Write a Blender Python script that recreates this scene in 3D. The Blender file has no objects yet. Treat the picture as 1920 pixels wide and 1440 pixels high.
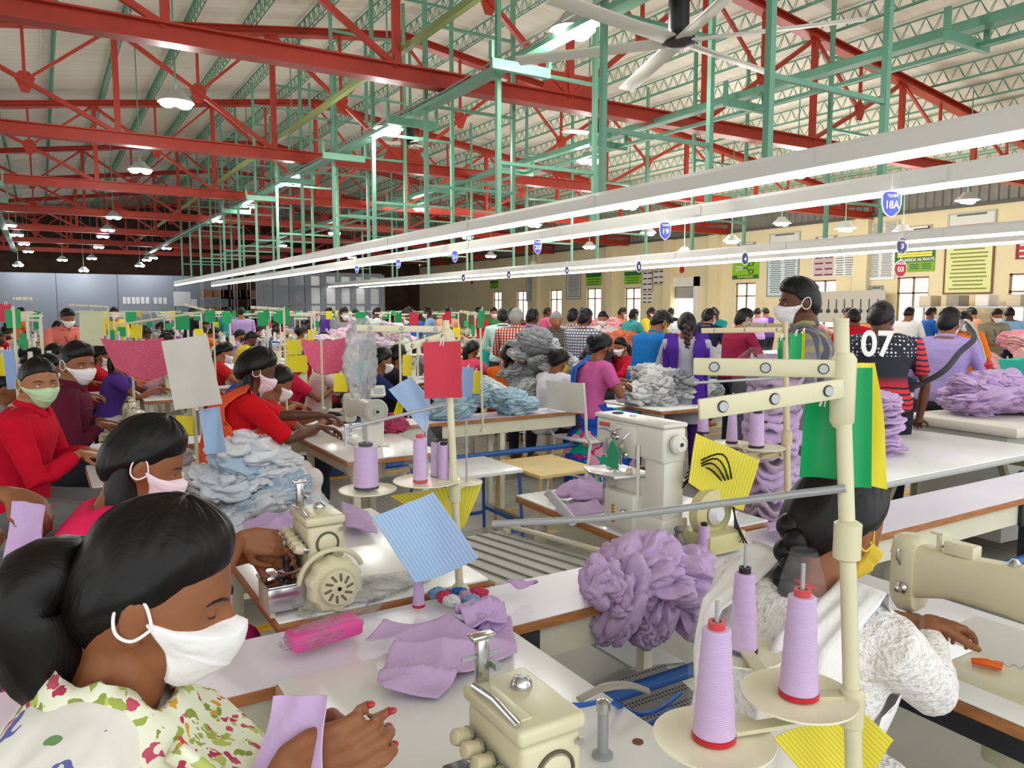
import bpy, bmesh, math, random
import numpy as np
from mathutils import Vector, Matrix, Euler, noise
rnd = random.Random(7)
ORD = ['first','second','third','fourth','fifth','sixth','seventh','eighth','ninth','tenth','eleventh','twelfth','thirteenth','fourteenth','fifteenth','sixteenth','seventeenth','eighteenth','nineteenth','twentieth']
SC = bpy.context.scene
PI = math.pi
def R(a): return math.radians(a)

# ------------------------------------------------------------------ camera, world, exposure
CAMZ, YAW, PIT, FPX = 1.6, R(31.4), math.atan(140/1440), 1440.0
cam_d = bpy.data.cameras.new('camera'); cam = bpy.data.objects.new('camera', cam_d)
SC.collection.objects.link(cam); SC.camera = cam
cam.location = (0, 0, CAMZ); cam.rotation_euler = (PI/2 - PIT, 0, -YAW)
cam_d.sensor_width = 36; cam_d.lens = 36*FPX/1920; cam_d.clip_start = .05; cam_d.clip_end = 200
SC.view_settings.view_transform = 'Standard'; SC.view_settings.look = 'None'
SC.view_settings.gamma = 1; SC.view_settings.use_curve_mapping = False
SC.view_settings.exposure = 0.45
w = bpy.data.worlds.new('World'); SC.world = w; w.use_nodes = True
WBG = w.node_tree.nodes['Background']
WBG.inputs[0].default_value = (.95, .97, 1, 1); WBG.inputs[1].default_value = 1.5  # pale ambient fill added; it enters where back and left sides are unbuilt
try:
    SC.cycles.max_bounces = 6; SC.cycles.diffuse_bounces = 3; SC.cycles.glossy_bounces = 2
    SC.cycles.transmission_bounces = 4; SC.cycles.transparent_max_bounces = 10
    SC.cycles.caustics_reflective = False; SC.cycles.caustics_refractive = False
    SC.cycles.sample_clamp_indirect = 4
except Exception: pass

def area(name, loc, sx, sy, power, rot=(0, 0, 0), col=(1, 1, 1)):
    l = bpy.data.lights.new(name, 'AREA'); l.shape = 'RECTANGLE'; l.size = sx; l.size_y = sy
    l.energy = power; l.color = col
    o = bpy.data.objects.new(name, l); SC.collection.objects.link(o)
    o.location = loc; o.rotation_euler = rot; return o

# ------------------------------------------------------------------ pixel -> point helpers
_f = Vector((math.sin(YAW)*math.cos(PIT), math.cos(YAW)*math.cos(PIT), -math.sin(PIT)))
_r = Vector((math.cos(YAW), -math.sin(YAW), 0)); _u = _r.cross(_f); _C = Vector((0, 0, CAMZ))
def ray(x, y): return _f + _r*((x-960)/FPX) - _u*((y-720)/FPX)
def PZ(x, y, z): d = ray(x, y); return _C + d*((z-CAMZ)/d.z)
def PD(x, y, dep): return _C + ray(x, y)*dep
def PX(x, y, X): d = ray(x, y); return _C + d*(X/d.x)
def PY(x, y, Y): d = ray(x, y); return _C + d*(Y/d.y)
def proj(p):
    v = Vector(p) - _C; d = max(v.dot(_f), .01); return (960+FPX*v.dot(_r)/d, 720-FPX*v.dot(_u)/d)

# ------------------------------------------------------------------ materials
def lin(h):
    if isinstance(h, (tuple, list)): c = [x/255 for x in h]
    else: h = h.lstrip('#'); c = [int(h[i:i+2], 16)/255 for i in (0, 2, 4)]
    return tuple((x/12.92 if x <= .04045 else ((x+.055)/1.055)**2.4) for x in c) + (1,)
MATS = {}
class NT:
    def __init__(s, name):
        s.m = bpy.data.materials.new(name); s.m.use_nodes = True; s.t = s.m.node_tree
        s.b = s.t.nodes['Principled BSDF']; s.out = s.t.nodes['Material Output']
    def n(s, typ, **kw):
        x = s.t.nodes.new(typ)
        for k, v in kw.items():
            if k.startswith('i_'):
                key = k[2:]; x.inputs[int(key) if key.isdigit() else key].default_value = v
            else: setattr(x, k, v)
        return x
    def l(s, a, b): s.t.links.new(a, b)
    def ramp(s, fac, stops):
        r = s.n('ShaderNodeValToRGB'); s.l(fac, r.inputs[0]); e = r.color_ramp.elements
        while len(e) > 1: e.remove(e[-1])
        e[0].position = stops[0][0]; e[0].color = stops[0][1]
        for p, c in stops[1:]:
            q = e.new(p); q.color = c
        return r
def mat(name, col, rough=.55, metal=0, var=0, vs=6, bump=0, bs=40, spec=.4, emit=0, sheen=0, stretch=None, coat=0):
    if name in MATS: return MATS[name]
    t = NT(name); c = lin(col); b = t.b
    b.inputs['Base Color'].default_value = c; b.inputs['Roughness'].default_value = rough
    b.inputs['Metallic'].default_value = metal; b.inputs['Specular IOR Level'].default_value = spec
    if coat: b.inputs['Coat Weight'].default_value = coat
    if sheen: b.inputs['Sheen Weight'].default_value = sheen
    tc = t.n('ShaderNodeTexCoord')
    src = tc.outputs['Object']
    if stretch:
        mp = t.n('ShaderNodeMapping'); mp.inputs['Scale'].default_value = stretch; t.l(src, mp.inputs[0]); src = mp.outputs[0]
    if var:
        nz = t.n('ShaderNodeTexNoise'); nz.inputs['Scale'].default_value = vs; nz.inputs['Detail'].default_value = 4
        t.l(src, nz.inputs[0])
        lo = tuple(x*(1-var) for x in c[:3])+(1,); hi = tuple(min(1, x*(1+var)) for x in c[:3])+(1,)
        r = t.ramp(nz.outputs[0], [(.3, lo), (.7, hi)]); t.l(r.outputs[0], b.inputs['Base Color'])
    if bump:
        nz = t.n('ShaderNodeTexNoise'); nz.inputs['Scale'].default_value = bs; nz.inputs['Detail'].default_value = 3
        t.l(src, nz.inputs[0]); bp = t.n('ShaderNodeBump'); bp.inputs['Strength'].default_value = bump
        bp.inputs['Distance'].default_value = .01; t.l(nz.outputs[0], bp.inputs['Height']); t.l(bp.outputs[0], b.inputs['Normal'])
    if emit:
        b.inputs['Emission Color'].default_value = c; b.inputs['Emission Strength'].default_value = emit
    MATS[name] = t.m; return t.m
def cloth(hexc):
    return mat('cloth_'+hexc, hexc, .9, var=.05, vs=9, bump=.5, bs=30, spec=.1)
def paint(hexc, rough=.4): return mat('paint_'+hexc, hexc, rough, var=.05, vs=4)
def film(name, alpha=.35, col='#e8eef2'):
    if name in MATS: return MATS[name]
    t = NT(name); t.b.inputs['Base Color'].default_value = lin(col); t.b.inputs['Roughness'].default_value = .28
    t.b.inputs['Specular IOR Level'].default_value = .8; t.b.inputs['Alpha'].default_value = alpha
    tc = t.n('ShaderNodeTexCoord'); nz = t.n('ShaderNodeTexNoise', i_Scale=28.0); t.l(tc.outputs['Object'], nz.inputs[0])
    bp = t.n('ShaderNodeBump', i_Strength=.9, i_Distance=.01); t.l(nz.outputs[0], bp.inputs['Height']); t.l(bp.outputs[0], t.b.inputs['Normal'])
    MATS[name] = t.m; return t.m
def lined(name, col, line, scale=60, axis=1, duty=.35, uv=True):
    """paper with ruled lines of writing"""
    if name in MATS: return MATS[name]
    t = NT(name); tc = t.n('ShaderNodeTexCoord'); sp = t.n('ShaderNodeSeparateXYZ'); t.l(tc.outputs['UV' if uv else 'Generated'], sp.inputs[0])
    mu = t.n('ShaderNodeMath', operation='MULTIPLY', i_1=float(scale)); t.l(sp.outputs[axis], mu.inputs[0])
    fr = t.n('ShaderNodeMath', operation='FRACT'); t.l(mu.outputs[0], fr.inputs[0])
    gt = t.n('ShaderNodeMath', operation='LESS_THAN', i_1=duty); t.l(fr.outputs[0], gt.inputs[0])
    mx = t.n('ShaderNodeMix', data_type='RGBA'); t.l(gt.outputs[0], mx.inputs[0])
    mx.inputs[6].default_value = lin(col); mx.inputs[7].default_value = lin(line); t.l(mx.outputs[2], t.b.inputs['Base Color'])
    t.b.inputs['Roughness'].default_value = .7; MATS[name] = t.m; return t.m

# ------------------------------------------------------------------ mesh builder
def basis(d):
    d = Vector(d).normalized(); a = Vector((0, 0, 1)) if abs(d.z) < .95 else Vector((1, 0, 0))
    x = a.cross(d).normalized(); return x, d.cross(x).normalized()
class MB:
    def __init__(s): s.v = []; s.f = []
    def add(s, vs, fs):
        n = len(s.v); s.v += [tuple(v) for v in vs]; s.f += [tuple(i+n for i in f) for f in fs]; return s
    def box(s, c, d, rz=0, rx=0, ry=0):
        m = Matrix.Translation(c) @ Euler((rx, ry, rz)).to_matrix().to_4x4(); a, b, e = d[0]/2, d[1]/2, d[2]/2
        vs = [m @ Vector(p) for p in ((-a,-b,-e),(a,-b,-e),(a,b,-e),(-a,b,-e),(-a,-b,e),(a,-b,e),(a,b,e),(-a,b,e))]
        return s.add(vs, [(0,3,2,1),(4,5,6,7),(0,1,5,4),(1,2,6,5),(2,3,7,6),(3,0,4,7)])
    def bx(s, x0, x1, y0, y1, z0, z1): return s.box(((x0+x1)/2, (y0+y1)/2, (z0+z1)/2), (abs(x1-x0), abs(y1-y0), abs(z1-z0)))
    def rings(s, rs, cap=True, close=True):
        n = len(rs[0]); vs = [p for r in rs for p in r]; fs = []
        for i in range(len(rs)-1):
            for j in range(n if close else n-1):
                k = (j+1) % n; fs.append((i*n+j, i*n+k, (i+1)*n+k, (i+1)*n+j))
        if cap: fs.append(tuple(range(n-1, -1, -1))); fs.append(tuple((len(rs)-1)*n+j for j in range(n)))
        return s.add(vs, fs)
    def cyl(s, p0, p1, r0, r1=None, n=12, cap=True):
        r1 = r0 if r1 is None else r1; p0 = Vector(p0); p1 = Vector(p1); x, y = basis(p1-p0)
        cs = [(math.cos(2*PI*i/n), math.sin(2*PI*i/n)) for i in range(n)]
        return s.rings([[p0+(x*a+y*b)*r0 for a, b in cs], [p1+(x*a+y*b)*r1 for a, b in cs]], cap)
    def tube(s, pts, r, n=8, round_=False, flat=1.0):
        pts = [Vector(p) for p in pts]; m = len(pts); rr = r if isinstance(r, (list, tuple)) else [r]*m; rs = []
        x = None
        if round_:
            d0 = (pts[1]-pts[0]).normalized(); d1 = (pts[-1]-pts[-2]).normalized(); P = []; Q = []
            for a in (85, 60, 30): P.append(pts[0]-d0*rr[0]*math.sin(R(a))); Q.append(rr[0]*math.cos(R(a)))
            P += pts; Q += list(rr)
            for a in (30, 60, 85): P.append(pts[-1]+d1*rr[-1]*math.sin(R(a))); Q.append(rr[-1]*math.cos(R(a)))
            pts, rr, m = P, Q, len(P)
        for i in range(m):
            d = (pts[min(i+1, m-1)]-pts[max(i-1, 0)]).normalized()
            if x is None: x, y = basis(d)
            else:
                x = (x - d*x.dot(d)).normalized(); y = d.cross(x)
            rs.append([pts[i]+(x*math.cos(2*PI*k/n)+y*math.sin(2*PI*k/n)*flat)*rr[i] for k in range(n)])
        return s.rings(rs)
    def lathe(s, prof, c=(0, 0, 0), n=20, ax=(0, 0, 1), cap=True):
        c = Vector(c); ax = Vector(ax).normalized(); x, y = basis(ax)
        return s.rings([[c+ax*z+(x*math.cos(2*PI*i/n)+y*math.sin(2*PI*i/n))*max(r, 1e-4) for i in range(n)] for r, z in prof], cap)
    def ell(s, c, rad, n=16, m=10, rot=None):
        c = Vector(c); rs = []
        for i in range(m+1):
            a = -PI/2+PI*i/m; a = max(min(a, PI/2-.03), -PI/2+.03); ring = []
            for k in range(n):
                p = Vector((rad[0]*math.cos(a)*math.cos(2*PI*k/n), rad[1]*math.cos(a)*math.sin(2*PI*k/n), rad[2]*math.sin(a)))
                if rot is not None: p = rot @ p
                ring.append(c+p)
            rs.append(ring)
        return s.rings(rs)
    def prism(s, poly, z0, z1):
        n = len(poly); A = sum(poly[i][0]*poly[(i+1) % n][1]-poly[(i+1) % n][0]*poly[i][1] for i in range(n))
        if A < 0: poly = poly[::-1]
        vs = [(p[0], p[1], z0) for p in poly]+[(p[0], p[1], z1) for p in poly]
        return s.add(vs, [tuple(range(n-1, -1, -1)), tuple(range(n, 2*n))]+[(i, (i+1) % n, n+(i+1) % n, n+i) for i in range(n)])
    def xf(s, m, start=0):
        for i in range(start, len(s.v)): s.v[i] = tuple(m @ Vector(s.v[i]))
        return s
    def mesh(s, name='mesh', smooth=True, bev=0, seg=2, subs=0, solid=0, ang=40):
        me = bpy.data.meshes.new(name); me.from_pydata(s.v, [], s.f); me.validate(); me.update()
        if bev or subs or solid:
            o = bpy.data.objects.new('tmp', me); SC.collection.objects.link(o)
            if solid: q = o.modifiers.new('s', 'SOLIDIFY'); q.thickness = solid; q.offset = 0
            if bev:
                q = o.modifiers.new('b', 'BEVEL'); q.width = bev; q.segments = seg; q.limit_method = 'ANGLE'; q.angle_limit = R(40); q.use_clamp_overlap = True
            if subs: q = o.modifiers.new('u', 'SUBSURF'); q.levels = subs
            me = bake(o, name)
        if smooth: shade(me, ang)
        return me
def bake(o, name):
    dg = bpy.context.evaluated_depsgraph_get(); me = bpy.data.meshes.new_from_object(o.evaluated_get(dg)); old = o.data
    bpy.data.objects.remove(o); bpy.data.meshes.remove(old); me.name = name; return me
def shade(me, ang=40):
    n = len(me.polygons); me.polygons.foreach_set('use_smooth', [True]*n)
    try: me.set_sharp_from_angle(angle=R(ang))
    except Exception: pass
def vox(mb, size, name='body', sm=4, disp=None, dec=0):
    """several overlapping closed shapes grown into one continuous surface"""
    me = bpy.data.meshes.new('t'); me.from_pydata(mb.v, [], mb.f); me.update()
    o = bpy.data.objects.new('tmp', me); SC.collection.objects.link(o)
    q = o.modifiers.new('r', 'REMESH'); q.mode = 'VOXEL'; q.voxel_size = size; q.adaptivity = 0
    if sm: q = o.modifiers.new('s', 'SMOOTH'); q.factor = .5; q.iterations = sm
    me = bake(o, name)
    if disp:
        n = len(me.vertices); co = np.empty(n*3); no = np.empty(n*3)
        me.vertices.foreach_get('co', co); me.vertices.foreach_get('normal', no); co = co.reshape(-1, 3); no = no.reshape(-1, 3)
        d = np.array([disp(Vector(c)) for c in co]); co += no*d[:, None]
        me.vertices.foreach_set('co', co.ravel()); me.update()
    shade(me, 180); return me

# ------------------------------------------------------------------ things, parts, labels
THINGS = []
def tag(o, label, cat, group=None, kind=None):
    o['label'] = label; o['category'] = cat
    if group: o['group'] = group
    if kind: o['kind'] = kind
    THINGS.append(o); return o
def thing(name, label, cat, loc=(0, 0, 0), rz=0, group=None):
    o = bpy.data.objects.new(name, None); o.empty_display_size = .05; SC.collection.objects.link(o); o.location = loc; o.rotation_euler = (0, 0, rz)
    return tag(o, label, cat, group)
def obj(name, me, m=None, parent=None, loc=(0, 0, 0), rot=(0, 0, 0), label=None, objmat=False, **kw):
    if isinstance(me, MB): me = me.mesh(name, **kw)
    if m is not None and not objmat and len(me.materials) == 0: me.materials.append(m)
    if objmat and len(me.materials) == 0: me.materials.append(None)
    o = bpy.data.objects.new(name, me); SC.collection.objects.link(o); o.location = loc; o.rotation_euler = rot
    if objmat: o.material_slots[0].link = 'OBJECT'; o.material_slots[0].material = m
    if parent: o.parent = parent
    if label: o['label'] = label
    return o
def single(name, me, m, label, cat, loc=(0, 0, 0), rot=(0, 0, 0), group=None, objmat=False, **kw):
    return tag(obj(name, me, m, None, loc, rot, objmat=objmat, **kw), label, cat, group)
def struct(name, me, m, **kw):
    o = obj(name, me, m, **kw); o['kind'] = 'structure'; return o
def dup(t, loc, rz=None, label=None, group=None, recol=None, scale=None):
    c = t.copy(); SC.collection.objects.link(c); c.location = loc
    if rz is not None: c.rotation_euler = (c.rotation_euler[0], c.rotation_euler[1], rz)
    if scale: c.scale = (scale,)*3
    if label: c['label'] = label
    if group: c['group'] = group
    THINGS.append(c)
    def rec(a, b):
        for ch in a.children:
            k = ch.copy(); SC.collection.objects.link(k); k.parent = b
            if recol and ch.name.split('.')[0] in recol and k.material_slots:
                k.material_slots[0].link = 'OBJECT'; k.material_slots[0].material = recol[ch.name.split('.')[0]]
            rec(ch, k)
    rec(t, c); return c
def smooth_path(pts, n=6):
    P = [Vector(p) for p in pts]; k = len(P)-1; out = []
    for i in range(k):
        p0, p1, p2, p3 = P[max(i-1, 0)], P[i], P[i+1], P[min(i+2, k)]
        for j in range(n): u = j/n; out.append(.5*((2*p1)+(p2-p0)*u+(2*p0-5*p1+4*p2-p3)*u*u+(p0*-1+3*p1-3*p2+p3)*u**3))
    return out+[P[-1]]
def rz2(rz): return Matrix.Rotation(rz, 4, 'Z')
def noi(p, f, s=0): return noise.noise(Vector((p[0]*f+s, p[1]*f+s*1.7, p[2]*f-s)))
# ================================================================== THE HALL
WALLX, CHORDZ, TS, TY1 = 21.0, 4.33, 5.5, 8.6
RIDGEX, RIDGEZ, EAVEZ = 6.15, 7.2, 5.1
SLOPE = (RIDGEZ-EAVEZ)/(WALLX-RIDGEX)
def roofz(x): return RIDGEZ-abs(x-RIDGEX)*SLOPE
RED, GREEN = mat('red_steel_paint', '#ae3826', .4, var=.1, vs=3), mat('green_steel_paint', '#679d82', .4, var=.08, vs=3)
CREAM = mat('cream_steel', '#dcd9c0', .35, var=.04, vs=5); WHITE = mat('white_laminate', '#f2f3f0', .25, var=.03, vs=5, spec=.5)
LAV = mat('lavender_white_laminate', '#ece8f4', .3, var=.03, vs=4); OAK = mat('brown_edge_wood', '#a8703f', .5, var=.25, vs=12, stretch=(1, 1, 6))
DARK = mat('dark_grey', '#2b2d30', .5); CHROME = mat('chrome', '#c9cbcc', .18, metal=1); STEEL = mat('grey_steel', '#a9acae', .35, metal=.3)
BLUE = mat('blue_paint', '#2f62a8', .4); BLACK = mat('black_plastic', '#151517', .4); GREY = mat('grey_paint', '#a4a39c', .5, var=.06)
# floor
t = NT('concrete_floor'); tc = t.n('ShaderNodeTexCoord'); br = t.n('ShaderNodeTexBrick', offset=0.0)
br.inputs['Scale'].default_value = 1.0; br.inputs['Brick Width'].default_value = .6; br.inputs['Row Height'].default_value = .6
br.inputs['Mortar Size'].default_value = .006; br.inputs['Color1'].default_value = lin('#a9a69b'); br.inputs['Color2'].default_value = lin('#9c998e'); br.inputs['Mortar'].default_value = lin('#77746b')
t.l(tc.outputs['Object'], br.inputs[0]); nz = t.n('ShaderNodeTexNoise', i_Scale=1.7, i_Detail=6.0); t.l(tc.outputs['Object'], nz.inputs[0])
mx = t.n('ShaderNodeMix', data_type='RGBA', blend_type='MULTIPLY'); mx.inputs[0].default_value = .5; t.l(br.outputs[0], mx.inputs[6])
rp = t.ramp(nz.outputs[0], [(.3, (.7, .7, .68, 1)), (.7, (1, 1, 1, 1))]); t.l(rp.outputs[0], mx.inputs[7]); t.l(mx.outputs[2], t.b.inputs['Base Color']); t.b.inputs['Roughness'].default_value = .45
struct('floor', MB().bx(-14, WALLX, -4, 46, -.1, 0), t.m)
YEL = mat('yellow_floor_paint', '#e8b422', .6, var=.15, vs=8)
for i, (y0, x0, x1) in enumerate([(3.39, -4, 12), (3.8, -4, 12), (6.95, -4, 12), (7.35, -4, 14), (10.5, -4, 14)]):
    struct('trim_%d' % (i+1), MB().bx(x0, x1, y0, y0+.08, 0, .004), YEL)
# ceiling
t = NT('roof_sheet'); tc = t.n('ShaderNodeTexCoord'); mp = t.n('ShaderNodeMapping'); mp.inputs['Scale'].default_value = (.25, 5, 1); t.l(tc.outputs['Object'], mp.inputs[0])
nz = t.n('ShaderNodeTexNoise', i_Scale=1.6, i_Detail=5.0); t.l(mp.outputs[0], nz.inputs[0])
rp = t.ramp(nz.outputs[0], [(.3, lin('#efe8d8')), (.7, lin('#faf3e4'))]); t.l(rp.outputs[0], t.b.inputs['Base Color']); t.b.inputs['Roughness'].default_value = .6
wv = t.n('ShaderNodeTexWave', bands_direction='Y', i_Scale=1.6); t.l(tc.outputs['Object'], wv.inputs[0]); bp = t.n('ShaderNodeBump', i_Strength=.25, i_Distance=.02); t.l(wv.outputs[0], bp.inputs['Height']); t.l(bp.outputs[0], t.b.inputs['Normal'])
ROOF = t.m
L0 = -14
struct('ceiling', MB().add([(L0, -4, roofz(L0)), (RIDGEX, -4, RIDGEZ), (RIDGEX, 46, RIDGEZ), (L0, 46, roofz(L0)), (L0, -4, roofz(L0)+.1), (RIDGEX, -4, RIDGEZ+.1), (RIDGEX, 46, RIDGEZ+.1), (L0, 46, roofz(L0)+.1),
    (WALLX+.5, -4, EAVEZ-.07), (WALLX+.5, 46, EAVEZ-.07), (WALLX+.5, -4, EAVEZ+.05), (WALLX+.5, 46, EAVEZ+.05)],
    [(0, 3, 2, 1), (4, 5, 6, 7), (1, 2, 9, 8), (5, 10, 11, 6), (0, 1, 5, 4), (1, 8, 10, 5), (3, 7, 6, 2), (2, 6, 11, 9)]), ROOF, smooth=False)
# right wall: cream masonry below, grey corrugated cladding above, pierced by windows and a door
CW = mat('cream_wall_paint', '#e6d6ac', .7, var=.05, vs=.8)
wins = []          # (y0, y1, z0, z1)
def winspan(xa, xb, ytop, zbot=1.0):
    a, b = PX(xa, ytop, WALLX), PX(xb, ytop, WALLX); return (min(a.y, b.y), max(a.y, b.y), zbot, a.z)
for xa, xb, yt in [(1682, 1742, 520), (1892, 1990, 513), (1523, 1568, 526), (1379, 1417, 531), (1172, 1201, 540), (1100, 1127, 541), (1031, 1053, 544), (969, 989, 546), (925, 940, 547)]:
    wins.append(winspan(xa, xb, yt))
dr = winspan(1262, 1303, 538, 0.0)
holes = sorted(wins+[dr]); wb = MB(); y = -4
for h in holes:
    wb.bx(WALLX, WALLX+.25, y, h[0], 0, CHORDZ)
    wb.bx(WALLX, WALLX+.25, h[0], h[1], h[3], CHORDZ)
    if h[2] > .01: wb.bx(WALLX, WALLX+.25, h[0], h[1], 0, h[2])
    y = h[1]
wb.bx(WALLX, WALLX+.25, y, 46, 0, CHORDZ); struct('wall_right', wb, CW, smooth=False)
cl = MB(); yy = -4.0; pts = []
while yy < 46: pts += [(yy, 0), (yy+.09, 0), (yy+.12, .05), (yy+.21, .05)]; yy += .24
cl.rings([[(WALLX+.08+d, q, CHORDZ) for q, d in pts], [(WALLX+.08+d, q, EAVEZ+.05) for q, d in pts]], cap=False, close=False)
struct('wall_right_cladding', cl, mat('grey_cladding', '#8a867c', .5, var=.15, vs=2), smooth=False)
struct('trim_6', MB().bx(WALLX-.06, WALLX+.3, -4, 46, CHORDZ-.05, CHORDZ+.04), mat('ledge_dark', '#5d5a52', .6))
for k, yk in enumerate([PX(q, 580, WALLX).y for q in (1617, 1342, 1257, 1148, 1009)]+[2.0]):     # pilasters
    struct('trim_%d' % (7+k), MB().bx(WALLX-.22, WALLX, yk-.22, yk+.22, 0, CHORDZ-.06), CW)
SKYG = mat('bright_daylit_pane', '#fff6e4', .3, emit=1.6); WFR = mat('window_frame_brown', '#8a7562', .5)
for i, h in enumerate(wins):
    e = struct('window_%d' % (i+1), MB().bx(WALLX+.06, WALLX+.1, h[0], h[0]+.05, h[2], h[3]).bx(WALLX+.06, WALLX+.1, h[1]-.05, h[1], h[2], h[3])
        .bx(WALLX+.06, WALLX+.1, h[0], h[1], h[3]-.05, h[3]).bx(WALLX+.06, WALLX+.1, h[0], h[1], h[2], h[2]+.05).bx(WALLX+.06, WALLX+.1, h[0], h[1], h[3]-.48, h[3]-.43)
        .bx(WALLX+.06, WALLX+.1, (h[0]+h[1])/2-.03, (h[0]+h[1])/2+.03, h[2], h[3]), WFR, smooth=False)
    g = MB()
    g.bx(WALLX+.11, WALLX+.12, h[0], h[1], h[2], h[3]); obj('pane', g, SKYG, e)
    g = MB()
    for z in np.arange(h[2]+.1, h[3]-.5, .12): g.bx(WALLX+.1, WALLX+.108, h[0], h[1], z, z+.012)
    obj('bars', g, mat('bar_grey', '#b8a58e', .5), e, smooth=False)
e = struct('door_1', MB().bx(WALLX-.08, WALLX+.02, dr[0]-.25, dr[0], 0, dr[3]+.35).bx(WALLX-.08, WALLX+.02, dr[1], dr[1]+.25, 0, dr[3]+.35).bx(WALLX-.08, WALLX+.02, dr[0]-.25, dr[1]+.25, dr[3], dr[3]+.35), mat('white_door_surround', '#e9e4d6', .5), smooth=False)
obj('pane', MB().bx(WALLX+.1, WALLX+.12, dr[0], dr[1], 0, dr[3]-.45), SKYG, e)
obj('door_shutter', MB().bx(WALLX+.08, WALLX+.12, dr[0], dr[1], dr[3]-.45, dr[3]), GREY, e)
# far grey partition and the dark gable above it
PART = mat('blue_grey_partition', '#8b93a0', .45, var=.03, vs=.5); pb = MB()
Yp = 40.0
for i in range(9): pb.bx(-14+i*2.44, -14+i*2.44+2.42, Yp, Yp+.1, 0, 3.2)
struct('wall_far', pb, PART, smooth=False)
struct('wall_far_gable', MB().add([(-14, 45.9, 0), (WALLX, 45.9, 0), (WALLX, 45.9, EAVEZ+.05), (RIDGEX, 45.9, RIDGEZ), (-14, 45.9, roofz(-14))], [(0, 1, 2, 3, 4)]), mat('dark_gable', '#4b352c', .8, var=.3, vs=1.5), smooth=False)
# glazed grey office partition at the back, px 490-870
def at(px, Y): return PY(px, 580, Y)
offY = 30.0; x0, x1 = at(488, offY).x, at(716, offY).x
ob_ = MB(); n = 8
for i in range(n+1):
    xx = x0+(x1-x0)*i/n; ob_.bx(xx-.12, xx+.12, offY-.05, offY+.1, 0, 3.0)
for z0, z1 in ((0, .9), (1.75, 1.82), (2.45, 2.52), (2.9, 3.05)): ob_.bx(x0, x1, offY-.04, offY+.06, z0, z1)
e = thing('office_partition', 'grey framed glazed office partition at the far end under the lights', 'partition', (0, 0, 0)); obj('frame', ob_, mat('office_grey', '#6f757d', .5), e, smooth=False)
g = MB()
for i in range(n):
    g = MB(); g.bx(x0+(x1-x0)*i/n+.12, x0+(x1-x0)*(i+1)/n-.12, offY, offY+.02, .9, 2.9); obj('pane', g, mat('office_pane%d' % (i < 3), '#5a626a' if i < 3 else '#b7babb', .25), e)
# ------------------------------------------------------------------ roof trusses
def webbox(p0, p1, w, d=None):     # rectangular member between two points in an XZ plane
    p0, p1 = Vector(p0), Vector(p1); d = d or w; ax = (p1-p0).normalized(); y = Vector((0, 1, 0)); x = ax.cross(y).normalized()
    return MB().rings([[p+x*a*w/2+y*b*d/2 for a, b in ((-1, -1), (1, -1), (1, 1), (-1, 1))] for p in (p0, p1)])
def ibeam(p0, p1, h, w):
    p0, p1 = Vector(p0), Vector(p1); ax = (p1-p0).normalized(); y = Vector((0, 1, 0)); x = ax.cross(y).normalized(); t_ = .018
    prof = [(-h/2, -w/2), (-h/2, w/2), (-h/2+t_, w/2), (-h/2+t_, t_/2), (h/2-t_, t_/2), (h/2-t_, w/2), (h/2, w/2), (h/2, -w/2), (h/2-t_, -w/2), (h/2-t_, -t_/2), (-h/2+t_, -t_/2), (-h/2+t_, -w/2)]
    return MB().rings([[p+x*a+y*b for a, b in prof] for p in (p0, p1)])
XL = 2*RIDGEX-WALLX
def make_truss(loc, label):
    e = thing('roof_truss', label, 'roof truss', loc, 0, 'red steel roof trusses across the hall')
    zc = .0; zt = lambda x: roofz(x)-CHORDZ-.42
    obj('bottom_chord', ibeam((XL-2, 0, 0), (WALLX, 0, 0), .2, .2), RED, e, smooth=False)
    obj('top_chord', ibeam((XL-2, 0, zt(XL-2)), (RIDGEX, 0, zt(RIDGEX)), .14, .2), RED, e, smooth=False)
    obj('top_chord', ibeam((RIDGEX, 0, zt(RIDGEX)), (WALLX, 0, zt(WALLX)), .14, .2), RED, e, smooth=False)
    N = 12; st = (WALLX-XL)/N
    for i in range(N+1):
        x = XL+st*i
        if i < N+1: obj('post', webbox((x, 0, .1), (x, 0, zt(x)-.05), .085), RED, e, smooth=False)
        if i < N:
            xn = x+st
            a, b = ((x, 0, zt(x)-.05), (xn, 0, .08)) if xn <= RIDGEX+.1 else ((x, 0, .08), (xn, 0, zt(xn)-.05))
            obj('diagonal', webbox(a, b, .065), RED, e, smooth=False)
            mx_ = (a[0]+b[0])/2; mz = (a[2]+b[2])/2
            obj('sub_post', webbox((mx_, 0, mz), (mx_, 0, zt(mx_)-.04), .045), RED, e, smooth=False)
            tx = xn if xn <= RIDGEX+.1 else x
            obj('sub_diagonal', webbox((mx_, 0, mz), (tx, 0, zt(tx)-.04), .045), RED, e, smooth=False)
            obj('gusset', MB().prism([(mx_-.14, mz+.05), (mx_-.05, mz-.17), (mx_+.05, mz-.17), (mx_+.14, mz+.05), (mx_+.06, mz+.14), (mx_-.06, mz+.14)], -.012, .012).xf(Matrix.Rotation(PI/2, 4, 'X')), RED, e, smooth=False)
    obj('gusset', MB().prism([(RIDGEX-.45, .1), (RIDGEX+.45, .1), (RIDGEX+.3, .38), (RIDGEX-.3, .38)], -.015, .015).xf(Matrix.Rotation(PI/2, 4, 'X')), RED, e, smooth=False)
    return e
tr = make_truss((0, TY1, CHORDZ), 'red steel roof truss crossing the hall, nearest to the camera')
for k, nm in enumerate(['second', 'third', 'fourth', 'fifth', 'sixth', 'seventh']):
    dup(tr, (0, TY1+TS*(k+1), CHORDZ), label='red steel roof truss crossing the hall, %s one from the camera' % nm)
dup(tr, (0, TY1-TS, CHORDZ), label='red steel roof truss over the right foreground, mostly above the frame')
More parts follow.
